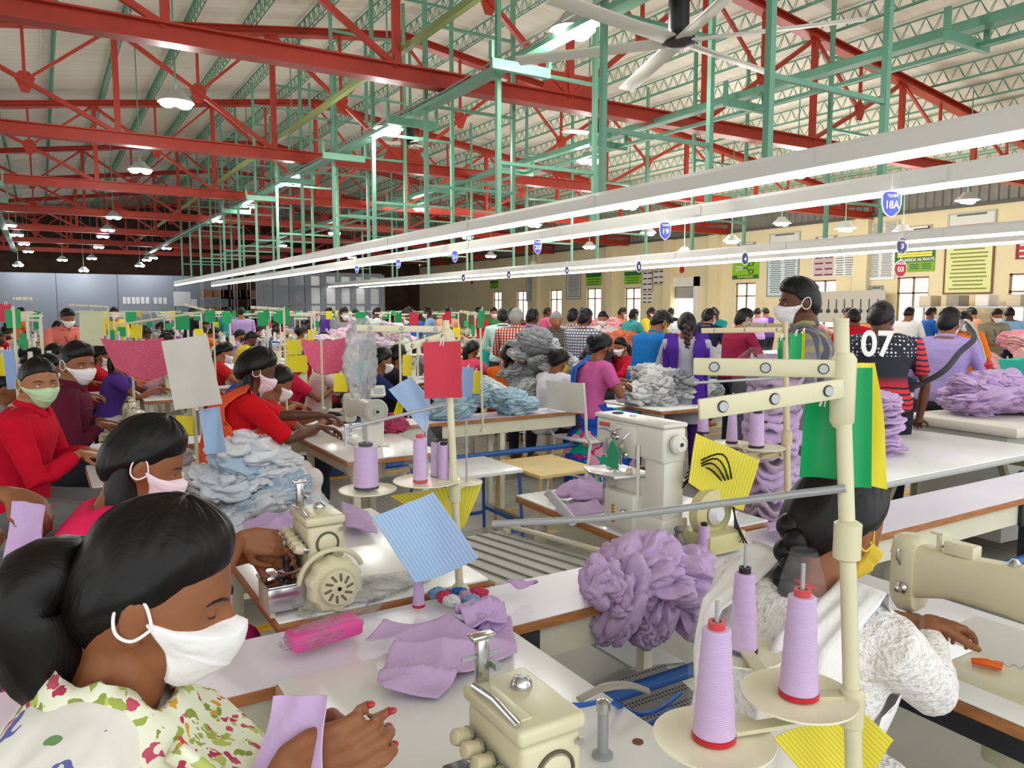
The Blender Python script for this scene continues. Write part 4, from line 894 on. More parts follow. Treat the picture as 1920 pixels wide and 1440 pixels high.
# blue and yellow framed benches in the aisle, white chair
st = stool((2.42, 4.58, 0), 'white-topped bench on blue steel legs in the aisle', .6, .54, .53, WHITE, BLUE, 'bench')
YB = mat('bench_yellow', '#e3c98a', .5, var=.1); stool((3.02, 4.48, 0), 'worn yellow wooden bench beside the blue-legged one', .5, .6, .5, YB, mat('leg_yellow', '#cdb277', .5), 'bench')
ch_ = chair((3.93, 5.2, 0), R(8), 'white metal chair with curved back behind the woman in the pink sari'); ch_.scale = (1.1, 1.1, 1.12)
chair((2.72, 6.7, 0), R(150), 'white chair behind the blue-and-white pile of garments')
chair((4.6, 7.6, 0), R(60), 'small white chair among the seated workers, centre')
chair((6.35, 2.55, 0), R(100), 'white metal chair at the right edge of the frame')
stool((.87, 4.2, 0), 'cream stool under the white and pale blue heap', .46, .34, .47)
# ---------------------------------------------------------------- foreground thread stand
pb, pt = PD(1601, 1440, 1.1), PD(1577, 602, 1.1); dd = (pb-pt)/(pb.z-pt.z); base = pt+dd*(.76-pt.z)
def onpole(y, dep=1.1): return PD(1577+(y-602)*24/838, y, dep)
tr1, tr2, tr3 = PD(1338, 1392, 1.05), PD(1497, 1312, 1.1), PD(1392, 1228, 1.35)
TS1 = make_stand('ivory thread stand in the right foreground with green cards and three trays', base, pt, .0125,
    arms=[(onpole(692, 1.09), PD(1300, 687, 1.16), .026), (onpole(728, 1.085), PD(1310, 768, 1.02), .028)],
    rods=[([onpole(915, 1.09), PD(1125, 972, 1.3), PD(925, 982, 1.38)], .006), ([PD(1075, 978, 1.32), PD(1030, 925, 1.42)], .008)],
    trays=[(tr1, .082, onpole(1300)), (tr2, .08, onpole(1275)), (tr3, .07, tr2)], collars=[(.62, .019, .05), (.33, .0165, .05), (.88, .017, .09), (.16, .02, .05)])
cone(tr1+Vector((0, 0, .008)), 'large lilac thread cone with red core on the nearest tray', .158, .029, .019)
cone(tr2+Vector((0, 0, .008)), 'lilac thread cone with red core in front of the stand pole', .15, .027, .019)
cone(tr3+Vector((0, 0, .008)), 'lilac thread cone with black core on the rear left tray', .145, .025, .017, core=CORE_K)
for tr_, h_, lb_ in ((tr1, .2, 'clear plastic sleeve round the cone on the nearest tray'), (tr2, .21, 'clear plastic sleeve round the cone before the stand pole')):
    m = MB().lathe([(.036, .01), (.037, .12), (.03, h_*.8), (.018, h_)], n=20, cap=False); single('plastic_sleeve', m, film('thin_film', .045, '#ffffff'), lb_, 'plastic sleeve', tuple(tr_+Vector((0, 0, .01))))
GC, YC, RC = mat('card_green', '#0f9e58', .35, spec=.3), mat('card_yellow', '#e2d21e', .35), mat('card_red', '#c3243c', .4)
card('signal_card', 'green signal card left of the foreground stand pole', 'signal card', 1506, 748, 1572, 898, 1.14, GC, 2, 0)
card('signal_card', 'dark green signal card right of the foreground stand pole', 'signal card', 1592, 690, 1634, 918, 1.1, GC, -2, 10, hole=False)
quad_sheet('signal_card', 'yellow signal card behind the green one on the foreground stand', 'signal card', [PD(1593, 680, 1.13), PD(1642, 680, 1.15), PD(1668, 918, 1.15), PD(1622, 905, 1.13)], YC)
quad_sheet('production_sheet', 'yellow ruled sheet hanging under the foreground trays', 'paper', [PD(1450, 1385, 1.2), PD(1612, 1330, 1.2), PD(1678, 1390, 1.2), PD(1600, 1560, 1.2)], lined('sheet_yellow', '#e3d63c', '#c2b53c', 22, 1, .25))
# second thread stand on the far left table
b2, t2 = PZ(862, 1107, .76), PD(836, 603, 2.32)
def onp2(y): return b2.lerp(t2, (1107-y)/(1107-603))
TS2 = make_stand('ivory thread stand with a red card and wavy double tray, left of centre', b2, t2, .012,
    arms=[(onp2(618), PD(668, 615, 2.3), .02), (onp2(628), PD(760, 652, 2.2), .022)], rods=[([onp2(757), PD(650, 803, 2.2)], .005), ([PD(648, 800, 2.2), PD(649, 835, 2.2)], .005)],
    trays=[(PD(690, 922, 2.28), .085, None), (PD(800, 905, 2.3), .1, onp2(905)), (PD(875, 908, 2.42), .05, onp2(905))], collars=[(.36, .018, .05), (.93, .018, .06)])
cone(PD(687, 915, 2.27), 'wide lilac thread spool under clear film on the wavy tray', .13, .036, .034, core=CORE_K)
cone(PD(788, 903, 2.27), 'lilac thread cone with red rims at the centre of the wavy tray', .135, .021, .019)
cone(PD(818, 896, 2.36), 'slim lilac spool nearest the pole, left one of a pair', .115, .017, .015, core=CORE_K); cone(PD(832, 902, 2.33), 'slim lilac spool nearest the pole, right one of a pair', .115, .017, .016, core=CORE_K)
card('signal_card', 'red signal card hanging on the second thread stand', 'signal card', 795, 641, 865, 747, 2.25, RC, -1, 4)
for k, (a, b_) in enumerate(((655, 715), (765, 815))): single('plastic_sleeve', MB().lathe([(.05, 0), (.052, .12), (.045, .16), (.03, .175), (.02, .21)], n=18, cap=False), film('thin_film', .045, '#ffffff'), 'crumpled clear sleeve over the %s on the wavy tray' % ('wide left spool', 'centre cone')[k], 'plastic sleeve', tuple(PD((a+b_)/2, 918, 2.27)))
bag('plastic_bag', 'long clear plastic bag hanging from the second stand arm', 'plastic bag', tuple(PD(676, 672, 2.35)), (.12, .08, .27), film('bag_film', .42, '#f4f6f8'), 5)
quad_sheet('production_sheet', 'pale blue ruled sheet hanging diagonally from the wavy tray', 'paper', [PD(697, 968, 2.15), PD(812, 922, 2.2), PD(898, 1045, 2.15), PD(778, 1093, 2.08)], lined('sheet_blue', '#a9c6ea', '#8da9d2', 18, 1, .22), bow=.03)
quad_sheet('production_sheet', 'yellow ruled sheet behind the pale blue one', 'paper', [PD(730, 930, 2.35), PD(905, 905, 2.42), PD(870, 990, 2.42), PD(850, 1000, 2.4)], lined('sheet_yellow', '#e3d63c', '#c2b53c', 22, 1, .25))
# third stand behind the coverstitch, with cones and a yellow sheet
p3b, p3t = PZ(1478, 1010, .76), PD(1472, 605, 3.0)
make_stand('tan thread stand with yellow sheet and lilac cones behind the coverstitch', p3b, p3t, .013, m=mat('stand_tan', '#c9b892', .4),
    arms=[(PD(1475, 618, 3.0), PD(1315, 620, 2.9), .02), (PD(1480, 612, 3.0), PD(1393, 608, 3.2), .018), (PD(1475, 850, 2.95), PD(1375, 858, 2.8), .03)], rods=[([PD(1470, 708, 3.0), PD(1300, 718, 2.8)], .005)],
    trays=[(PD(1428, 842, 2.85), .085, PD(1470, 850, 2.95)), (PD(1372, 834, 2.95), .07, PD(1428, 842, 2.85))], collars=[(.45, .02, .05)])
cone(PD(1418, 838, 2.85), 'broad lilac thread cone on the tan stand', .13, .028, .025, core=CORE_K); cone(PD(1372, 830, 2.95), 'slim lilac thread cone on the tan stand', .115, .022, .016, core=CORE_K); cone(PD(1318, 812, 3.0), 'lilac thread cone half hidden behind the coverstitch machine', .12, .022, .016, core=CORE_K)
quad_sheet('production_sheet', 'yellow ruled sheet hanging behind the coverstitch machine', 'paper', [PD(1305, 812, 2.75), PD(1425, 862, 2.75), PD(1394, 958, 2.7), PD(1290, 905, 2.7)], lined('sheet_yellow', '#e3d63c', '#c2b53c', 22, 1, .25))
card('signal_card', 'small green signal card left of the tan stand pole', 'signal card', 1459, 633, 1471, 680, 2.98, GC); card('signal_card', 'green signal card right of the tan stand pole', 'signal card', 1480, 625, 1503, 680, 2.98, GC); card('signal_card', 'thin yellow signal card at the tan stand', 'signal card', 1501, 622, 1509, 680, 3.02, YC)
pk = PD(1442, 985, 3.3); stack('folded lilac garment in the tall packed column behind the tan stand', 'garment', (pk.x, pk.y, .42), .13, .1, 26, .037, [LILAC, LIL2, cloth('#b9a0b8')], group='packed lilac column', seed=14, jit=.004)
single('film_wrap', MB().lathe([(.17, .4), (.175, .8), (.17, 1.38), (.1, 1.44)], n=24, cap=False), film('thin_film', .045, '#ffffff'), 'clear film wrapped round the lilac column', 'plastic film', (pk.x, pk.y, 0))
# grey card and blue sheet on the left station
quad_sheet('board_card', 'big blank grey card tied to a stand at the left', 'card', [PD(302, 640, 3.55), PD(388, 627, 3.6), PD(417, 757, 3.6), PD(328, 769, 3.55)], mat('card_grey', '#c9c4bb', .6, var=.03), bow=.01)
quad_sheet('production_sheet', 'pale blue ruled sheet below the grey card', 'paper', [PD(372, 768, 3.65), PD(412, 762, 3.65), PD(424, 848, 3.65), PD(386, 852, 3.65)], lined('sheet_blue', '#a9c6ea', '#8da9d2', 18, 1, .22))
make_stand('thin stand pole behind the big grey card', PZ(373, 888, .76), PD(352, 640, 3.7), .01, trays=[], collars=[])
# cones, scissors, packets on the near tables
cone(PZ(785, 1137, .76), 'slim lilac thread cone with red tip standing on the plastic film', .135, .017, .01, core=CORE_R)
cone(PZ(1319, 1036, .76), 'lilac thread cone standing beside the coverstitch drive box', .1, .022, .019, core=CORE_K)
cone(PZ(1262, 1030, .78), 'lilac thread cone lying on its side by the drive box', .09, .018, .009, core=CORE_K, rot=(PI/2-.1, 0, R(-75)))
TEAL = mat('teal_plastic', '#1fa3ae', .35); e = thing('thread_snips', 'teal-handled thread snips below the second overlock', 'snips', tuple(PZ(555, 1134, .76)), R(10))
obj('handle', MB().tube([(-.015, 0, .006), (.02, .006, .007), (.055, .0, .007)], [.006, .008, .005], n=8), TEAL, e); obj('handle', MB().tube([(-.015, -.01, .006), (.02, -.012, .007), (.05, -.006, .007)], [.004, .005, .004], n=8), TEAL, e); obj('blade', MB().box((-.04, -.003, .005), (.05, .006, .002)).box((-.04, -.01, .005), (.045, .005, .002), rz=.1), CHROME, e)
ORG = mat('orange_plastic', '#f06a1e', .35); e = thing('orange_clip', 'bright orange snips with coiled cord on the right table', 'snips', tuple(PZ(1850, 1252, .762)), R(-55))
obj('handle', MB().tube([(-.03, .008, .008), (0, .0, .012), (.03, -.006, .008)], [.007, .011, .006], n=8), ORG, e); obj('handle', MB().tube([(0, 0, .01), (.02, .018, .008), (.035, .02, .008)], [.006, .006, .004], n=8), ORG, e)
obj('coiled_cord', MB().tube([(.03+.006*k, .02+.004*math.cos(k*1.6), .006+.004*math.sin(k*1.6)) for k in range(40)], .0012, n=5), STEEL, e)
e = thing('pink_packet', 'hot pink packet in crinkled clear film on the table edge', 'packet', tuple(PZ(612, 1200, .765)), R(9))
obj('bundle', MB().bx(-.1, .09, -.035, .035, 0, .045), mat('hot_pink', '#e0569e', .5, bump=.4, bs=25), e, bev=.012); o = obj('film', crumple_mesh(9, 70, 40, 3.5, .16), film('thin_film2', .25, '#f2e8f0'), e, (-.015, 0, .025)); o.scale = (.135, .05, .032)
for k in range(7):
    o = single('cloth_bit', CRUM[k % 5], None, ['light blue', 'crimson', 'white', 'deep blue', 'mauve', 'second light blue', 'second crimson'][k]+' cloth offcut bundled beside the stand foot', 'cloth', tuple(PZ(820+k*13, 1112+(k % 3)*7, .775)), (0, 0, k), group='coloured offcuts', objmat=True); o.material_slots[0].material = [cloth('#8cb6da'), cloth('#d84a6a'), cloth('#f0eef0'), cloth('#3f6ec0'), cloth('#c9a9c4')][k % 5]; o.scale = (.028, .022, .016)
for i, (px, py, s_) in enumerate([(690, 1105, .1), (740, 1090, .08), (640, 1135, .09)]):
    o = single('plastic_film', crumple_mesh(20+i, 60, 30, 3.3, .3), film('bag_film3', .14, '#ffffff'), ['crumpled clear film under the pale blue sheet', 'small crumpled clear film by the stand foot', 'crumpled clear film beside the teal snips'][i], 'plastic film', tuple(PZ(px, py, .768))); o.scale = (s_*1.4, s_, .012)
# lilac garments -----------------------------------------------------------------
def folds(seed, a=.012, f=9, base=.006, ang=.6, hump=None):
    ca, sa = math.cos(ang), math.sin(ang)
    def zf(x, y):
        u = x*ca+y*sa; v = -x*sa+y*ca; wv = noise.noise(Vector((x*5, y*5, seed)))
        z = base+a*(ridged((u*1.0+wv*.06, v*.35, 0), f, seed)*.9+.5*ridged((v+wv*.05, u*.3, 1), f*.8, seed+3))+.004*wv
        if hump: z += hump(x, y)
        return z
    return zf
def pxpoly(pts, z, o): return [(PZ(x, y, z).x-o.x, PZ(x, y, z).y-o.y) for x, y in pts]
o0 = PZ(800, 1230, .765)
poly_cloth('garment', 'lilac baby romper spread flat behind the nearest overlock', 'garment', pxpoly([(682, 1213), (720, 1172), (790, 1180), (870, 1180), (905, 1150), (960, 1180), (970, 1230), (930, 1245), (870, 1275), (820, 1316), (720, 1312), (707, 1300), (730, 1240), (755, 1215), (715, 1205)], .765, o0), folds(2, .03, 7), LILAC, tuple(o0), res=.006)
poly_cloth('garment', 'lilac sleeve rolled over the romper beside the guide post', 'garment', [(-.05, -.04), (.04, -.06), (.06, .02), (.02, .09), (-.03, .1), (-.06, .04)], folds(5, .05, 8, .02, 1.2), LIL2, tuple(PZ(905, 1178, .775)), res=.006)
o_ = single('garment', BIGC[0], LILAC, 'rolled lilac garment neck standing up behind the guide post', 'garment', tuple(PZ(915, 1158, .8)), (.3, .4, 1), objmat=True); o_.scale = (.035, .04, .045)
for i, (lab, pts) in enumerate([('lilac garment pieces left of the second overlock under the needle', [(455, 985), (545, 965), (560, 1010), (470, 1035)]), ('lilac garment lying to the right of the second overlock', [(640, 955), (690, 965), (708, 1008), (650, 1005)]),
    ('lilac garment on the coverstitch table corner', [(1020, 935), (1065, 915), (1105, 900), (1145, 930), (1150, 950), (1080, 945)]), ('lilac strip below the coverstitch cloth plate', [(1040, 960), (1120, 955), (1150, 975), (1060, 985)]),
    ('small lilac scrap on the chute rim', [(950, 1115), (985, 1103), (1012, 1106), (970, 1120)]), ('lilac garment beside the woman in white lace', [(1430, 985), (1500, 975), (1500, 1010), (1440, 1010)]),
    ('lilac cloth lying along the conveyor behind the foreground woman', [(60, 1300), (150, 1262), (190, 1270), (130, 1310)])]):
    c = PZ(sum(p[0] for p in pts)/len(pts), sum(p[1] for p in pts)/len(pts), .765)
    poly_cloth('garment', lab, 'garment', pxpoly(pts, .765, c), folds(7+i, .03, 8), LILAC if i % 2 else LIL2, tuple(c), res=.009)
heap('lilac garment in the crumpled heap spilling over the conveyor table', 'garment', (1.57, 1.78, .72), .15, .06, .05, 7, [LILAC, LIL2], .115, meshes=BIGC, seed=4, flat=.6, group='heap on the conveyor')
for k, (px, py, sx, sz, rr) in enumerate([(1165, 1130, .07, .13, .2), (1230, 1140, .08, .12, -.2), (1285, 1130, .06, .1, .4), (1200, 1180, .03, .05, 0), (1130, 1090, .06, .07, 0)]):
    o = single('garment', BIGC[k % 3], LILAC, 'lilac garment hanging at the %s of the conveyor heap' % ['left front', 'middle front', 'right front', 'bottom tip', 'upper left'][k], 'garment', tuple(PY(px, py, 1.71)), (.3, rr, k), group='heap on the conveyor', objmat=True); o.scale = (sx, .06, sz)
quad_sheet('garment', 'lilac panel held by the foreground woman', 'garment', [PD(512, 1305, .97), PD(612, 1305, .92), PD(600, 1520, .9), PD(470, 1470, .97)], LILAC, .002, .012)
# stack on the white inspection table
stack('lilac garment in the neat tall stack on the inspection table', 'garment', (3.92, 2.62, .8), .15, .19, 14, .024, [LILAC, LIL2], group='lilac stack on the inspection table', seed=3, rz=.4)
# heaps farther back
W1, W2, W3 = cloth('#f0f3f7'), cloth('#bcd4e6'), cloth('#dfe5ec')
heap('white and pale blue garment in the heap on the cream stool', 'garment', (.9, 4.12, .48), .24, .2, .4, 30, [W1, W1, W3, W2], .14, seed=5, flat=.5, power=2.2, meshes=CRUM+CRU2[:2], group='heap on the cream stool')
o = single('garment', BIGC[1], W1, 'smooth white garment topping the heap on the stool', 'garment', (.88, 4.1, .88), (0, .1, .5), objmat=True); o.scale = (.19, .17, .1)
for k in range(10): o = single('garment', CRUM[k % 5], [W1, W3, W2][k % 3], 'pale garment sleeve drooping over the stool edge', 'garment', (.68+.05*k, 3.98-.01*(k % 3), .42+.03*(k % 4)), (0, .3, k), group='heap on the cream stool', objmat=True); o.scale = (.05, .04, .07)
G1, G2 = cloth('#9a9b9e'), cloth('#85868a'); G3 = cloth('#c3c4c4')
heap('grey garment in the tall crumpled pile at centre', 'garment', (4.25, 6.5, .76), .34, .3, .6, 48, [G1, G1, G3, G3], .135, meshes=CRU2, seed=6, flat=.45, power=1.9, group='tall grey pile')
heap('pale grey garment in the long loose pile on the brown-edged table', 'garment', (4.9, 5.24, .76), .6, .28, .26, 34, [G3, G3, cloth('#d8d9d8'), G1], .16, meshes=CRU2, seed=7, flat=.5, rz=-.1, group='long grey pile')
heap('pale blue and white garment piled on the second conveyor', 'garment', (3.0, 5.35, .75), .42, .15, .22, 22, [cloth('#b4d0de'), cloth('#e2e9ec'), cloth('#a8c8d4')], .13, meshes=CRU2, seed=8, flat=.5, rz=.0, group='blue pile on the second conveyor')
heap('striped red and pink garment in the small pile by the red card', 'garment', (2.0, 4.95, .76), .12, .08, .06, 5, [cloth('#b8486a'), cloth('#c66a84')], .08, seed=9, group='pink pile')
heap('pale grey garment on the table before the young men', 'garment', (.45, 4.5, .76), .15, .3, .1, 10, [W3, G3, W1], .11, seed=10, group='grey pieces before the young men')
# ironing station
e = thing('ironing_table', 'steam ironing table with tied white cover and grey steel body', 'ironing table', (5.25, 2.78, 0), R(-5))
GS = mat('board_grey', '#b3b3ac', .45); obj('body', MB().bx(-.1, .75, -.35, .3, .12, .8), GS, e, bev=.01); obj('cover', MB().prism([(-.12, -.42), (.9, -.42), (.95, .1), (.9, .38), (-.12, .38)], .8, .87), mat('cover_linen', '#d8d2c6', .8, bump=.5, bs=9), e, bev=.02)
obj('tie_knot', MB().tube([(.33, -.43, .82), (.34, -.45, .7), (.32, -.45, .5), (.35, -.45, .35)], [.03, .02, .028, .022], n=8), mat('linen_white', '#e6e4de', .8), e)
text_mesh('KIT-05', .05, mat('marker_red', '#8a3a44', .6), e, (.12, -.352, .72), (PI/2, 0, 0)); obj('port', MB().lathe([(.03, 0), (.03, .01), (.012, .012)], c=(.06, -.352, .55), ax=(0, -1, 0)), DARK, e)
obj('control_cabinet', MB().bx(.42, .78, -.6, -.36, .02, .42), mat('cabinet_white', '#dcdcd8', .4), e, bev=.006); obj('warning_label', MB().prism([(-.03, 0), (.03, 0), (0, .055)], 0, .002).xf(Matrix.Translation((.64, -.601, .1)) @ Matrix.Rotation(PI/2, 4, 'X')), mat('warn_orange', '#e8a020', .5), e)
obj('red_label', MB().bx(.62, .72, -.603, -.601, .34, .37), SRED, e); obj('control_panel', MB().bx(.43, .55, -.604, -.6, .08, .38), MC, e)
for k in range(2): obj('cable_holder', MB().tube([(.85+.03*k, -.2, .3), (.87+.02*k, -.22, .9), (.88, -.2, 1.15-.04*k)], .006, n=6), DARK, e)
heap('lilac garment in the wide pile on the ironing table', 'garment', (5.8, 2.85, .87), .52, .25, .22, 34, [LILAC, LIL2], .15, seed=11, flat=.4, meshes=CRUM+LAY[:0], group='lilac pile on the ironing table', power=1.6)
single('steam_hose', MB().tube(smooth_path([PD(1690, 735, 5.0), PD(1730, 718, 4.9), PD(1770, 695, 4.8), PD(1800, 660, 4.85), PD(1826, 635, 4.9), PD(1815, 612, 5.1)]), .018, n=10), mat('hose_dark', '#34343a', .6), 'dark fabric-wrapped steam hose rising from the ironing table', 'hose')
single('steam_hose', MB().tube(smooth_path([PD(1850, 690, 5.0), PD(1842, 655, 5.0), PD(1826, 615, 5.0), PD(1810, 600, 5.2), PD(1800, 618, 5.3)]), .008, n=8), mat('hose_grey', '#a9b4b0', .4), 'pale thin hose arching over the ironing table', 'hose')
single('blue_handle', MB().lathe([(.012, 0), (.03, .03), (.012, .06)], c=PD(1853, 692, 5.0)), SRED, 'red valve knob on the pale thin hose', 'valve')
e = thing('plastic_basin', 'turquoise plastic basin at the right edge', 'basin', tuple(PD(1925, 700, 6.6))); obj('bowl', MB().rings([[(a*s_, b*s_, z) for a, b in ((-.2, -.14), (.2, -.14), (.2, .14), (-.2, .14))] for s_, z in ((.85, 0), (1, .12), (.97, .12), (.82, .01))], cap=False), mat('turquoise', '#3fc8b4', .4), e)

# post, cables and pedal plate beside the nearest machine
pp = PZ(1130, 1418, .76); e = thing('lifter_post', 'short steel post with domed cap beside the nearest overlock', 'post', tuple(pp)); obj('post', MB().lathe([(.02, 0), (.02, .006), (.0105, .01), (.0105, .09)], n=18), STEEL, e); obj('cap', MB().lathe([(.0125, .088), (.0135, .094), (.0135, .108), (.004, .113)], n=18), CHROME, e)
for k, pts in enumerate(([(1062, 1322, .8), (1090, 1322, .8), (1120, 1316, .79)], [(1150, 1318, .78), (1195, 1338, .72), (1235, 1330, .7), (1275, 1300, .68)], [(1195, 1368, .7), (1225, 1355, .7), (1250, 1335, .7), (1268, 1328, .68)])):
    single('air_hose', MB().tube(smooth_path([PZ(*p) for p in pts]), .0055, n=8), mat('hose_blue', '#1f66c4', .35), ['blue air hose on the table behind the nearest overlock', 'long blue air hose drooping under the conveyor', 'short blue air hose below the long one'][k], 'hose')
single('table_hole', MB().lathe([(.011, 0), (.011, .0012)], c=PZ(1196, 1391, .7602)), mat('hole_brown', '#7a5a3e', .7), 'round brown cable hole in the foreground table top', 'hole cover')
single('lever_arm', MB().tube(smooth_path([PZ(1085, 1312, .79), PZ(1130, 1290, .8), PZ(1180, 1285, .8), PZ(1215, 1296, .78)]), [.01]*6+[.014]*6+[.012]*7, n=10, flat=.5), mat('lever_grey', '#a8a69a', .4), 'grey curved lever arm behind the steel post', 'lever')
t = NT('perforated_plate'); tc = t.n('ShaderNodeTexCoord'); vo = t.n('ShaderNodeTexVoronoi', i_Scale=70.0, i_Randomness=0.0); t.l(tc.outputs['Object'], vo.inputs[0]); rp = t.ramp(vo.outputs[0], [(.25, lin('#3a3a3a')), (.35, lin('#b4b4ae'))]); t.l(rp.outputs[0], t.b.inputs['Base Color']); t.b.inputs['Roughness'].default_value = .4
single('pedal_plate', MB().box((0, 0, 0), (.26, .2, .01), rx=R(14)), t.m, 'perforated grey pedal plate under the conveyor table', 'pedal', tuple(PZ(1225, 1300, .35)), smooth=False)
# ================================================================== PEOPLE
SK1, SK2, SK3 = mat('skin_brown', '#8a5636', .5, var=.06, vs=20, spec=.35), mat('skin_deep', '#5f3a26', .5, var=.06, vs=20, spec=.35), mat('skin_warm', '#a06a46', .5, var=.06, vs=20, spec=.35)
def hair_mat():
    if 'black_hair' in MATS: return MATS['black_hair']
    t = NT('black_hair'); t.b.inputs['Base Color'].default_value = lin('#0d0a09'); t.b.inputs['Roughness'].default_value = .42; t.b.inputs['Specular IOR Level'].default_value = .28
    tc = t.n('ShaderNodeTexCoord'); mp = t.n('ShaderNodeMapping'); mp.inputs['Scale'].default_value = (14, 90, 14); t.l(tc.outputs['Object'], mp.inputs[0]); nz = t.n('ShaderNodeTexNoise', i_Scale=2.0, i_Detail=3.0); t.l(mp.outputs[0], nz.inputs[0])
    bp = t.n('ShaderNodeBump', i_Strength=.3, i_Distance=.004); t.l(nz.outputs[0], bp.inputs['Height']); t.l(bp.outputs[0], t.b.inputs['Normal']); MATS['black_hair'] = t.m; return t.m
HAIR = hair_mat(); HGREY = mat('grey_hair', '#8f8c88', .6, bump=.4, bs=60); MASKW = mat('mask_white', '#f0eeec', .85, bump=.2, bs=60); MASKP = mat('mask_pinkwhite', '#f3dfe6', .85); MASKG = mat('mask_green', '#bfe0ae', .85); MASKY = mat('mask_yellow', '#d8b93a', .85); MASKB = mat('mask_blue', '#5aa0c8', .8); MASKK = mat('mask_dark', '#3a2c34', .8)
EYEW, EYEK = mat('eye_white', '#e6ddd4', .2), mat('eye_dark', '#1a0f0a', .15)
def ss(a, b, x):
    t_ = max(0, min(1, (x-a)/(b-a))); return t_*t_*(3-2*t_)
def g(x, s): return math.exp(-(x/s)**2)
def headR(az, el, nose=True):
    """radius of the head in direction az (0 = face, degrees), el (degrees)"""
    a, e = R(az), R(el); dx, dy, dz = math.cos(e)*math.cos(a), math.cos(e)*math.sin(a), math.sin(e)
    ax = .094 if dx > 0 else .1; ay = .077*(1-.24*ss(.1, .9, -dz)*(1 if dx > -.2 else .6)); az_ = .118 if dz > 0 else .12
    r = 1/math.sqrt((dx/ax)**2+(dy/ay)**2+(dz/az_)**2)
    if dx > 0: r -= .004*ss(.5, 1, dx)*(1 if dz > -.5 else 0)
    A = abs(az)
    if nose:
        r += .024*g(az, 7.5)*ss(12, -13, el)*ss(-25, -17, el)+.008*g(az, 13)*g(el+17, 5)
        r += .005*g(az, 15)*g(el+32, 4)-.003*g(az, 14)*g(el+26, 2.5)
        r -= .009*g(A-22, 10)*g(el-1, 8); r += .004*g(A-20, 14)*g(el-13, 5)
    r += .004*g(A-38, 14)*g(el+16, 10)+.006*g(az, 22)*g(el+56, 10)-.004*g(A-55, 14)*g(el+38, 12)
    return r
def hdir(az, el, r):
    a, e = R(az), R(el); return Vector((r*math.cos(e)*math.cos(a), r*math.cos(e)*math.sin(a), r*math.sin(e)))
def head_shell(fn, nu=96, nv=64):
    """closed star-shaped shell, fn(az, el) -> radius"""
    rs = []
    for j in range(nv+1):
        el = -88+176*j/nv; rs.append([hdir(-180+360*i/nu, el, fn(-180+360*i/nu, el)) for i in range(nu)])
    return MB().rings(rs)
def head_mb(nu=72, nv=54):
    m = head_shell(headR, nu, nv)
    for s_ in (-1, 1): m.ell((-.006, s_*.078, -.008), (.02, .009, .032), 12, 8, Euler((s_*R(-8), R(-12), s_*R(-22))).to_matrix()); m.ell((-.004, s_*.076, -.03), (.012, .008, .014), 10, 6)
    return m
def hair_fn(style='long', th=.014, seed=1):
    def fn(az, el):
        A = abs(az)
        hl = 38-.003*A*A if A < 60 else 27.2-(A-60)*.95 if A < 95 else -6-(A-95)*.75     # hairline elevation
        hl = max(hl, -48 if style != 'short' else -26)
        if style == 'short' and 70 < A < 100: hl = max(hl, 6)
        k = ss(hl-2.5, hl+2.5, el); base = headR(az, el, False)
        t_ = th*(1.0 if style != 'short' else .8)
        t_ *= ss(hl-4, hl+26, el)*.85+.15
        if style == 'part': t_ += .006*min(1, A/14)*ss(20, 50, el)-.004
        if style == 'quiff': t_ = t_*(.45 if A > 62 and el < 35 else 1)+.014*g(az, 50)*g(el-50, 20)
        if style == 'short' and A > 60: t_ *= .6
        t_ += .0035*noise.noise(Vector((az*.06+seed, el*.02, 0)))+.0015*noise.noise(Vector((az*.25+seed, el*.05, 0)))
        return base-.007+(.007+t_)*k
    return fn
def mask_fn(wide=1.0, droop=0):
    def fn(az, el):
        A = abs(az)
        up = -9+6*g(az, 12)-.02*A+.0 if A < 60 else -10+(A-60)*.22
        lo = -64+.0*A if A < 35 else -64+(A-35)*1.12
        if A > 84: k = 0
        else: k = ss(up+1.2, up-1.2, el)*ss(lo-1.5, lo+1.5, el)
        base = headR(az, el, False)+.0245*g(az, 30)*g(el+15, 30)
        puff = .010*g(az, 40)*g(el+30, 26)*wide
        return headR(az, el)-.007+(base-headR(az, el)+.007+.0045+puff+.0012*noise.noise(Vector((az*.08, el*.16, 3+droop))))*k
    return fn
def bone2(a, b, l1, l2, hint):
    """joint position between a and b"""
    a, b = Vector(a), Vector(b); d = b-a; L = min(d.length, (l1+l2)*.995); u = d.normalized(); b2_ = a+u*L
    x = (l1*l1-l2*l2+L*L)/(2*L); h_ = math.sqrt(max(l1*l1-x*x, 0)); hv = Vector(hint); hv = (hv-u*hv.dot(u)).normalized()
    return a+u*x+hv*h_, b2_
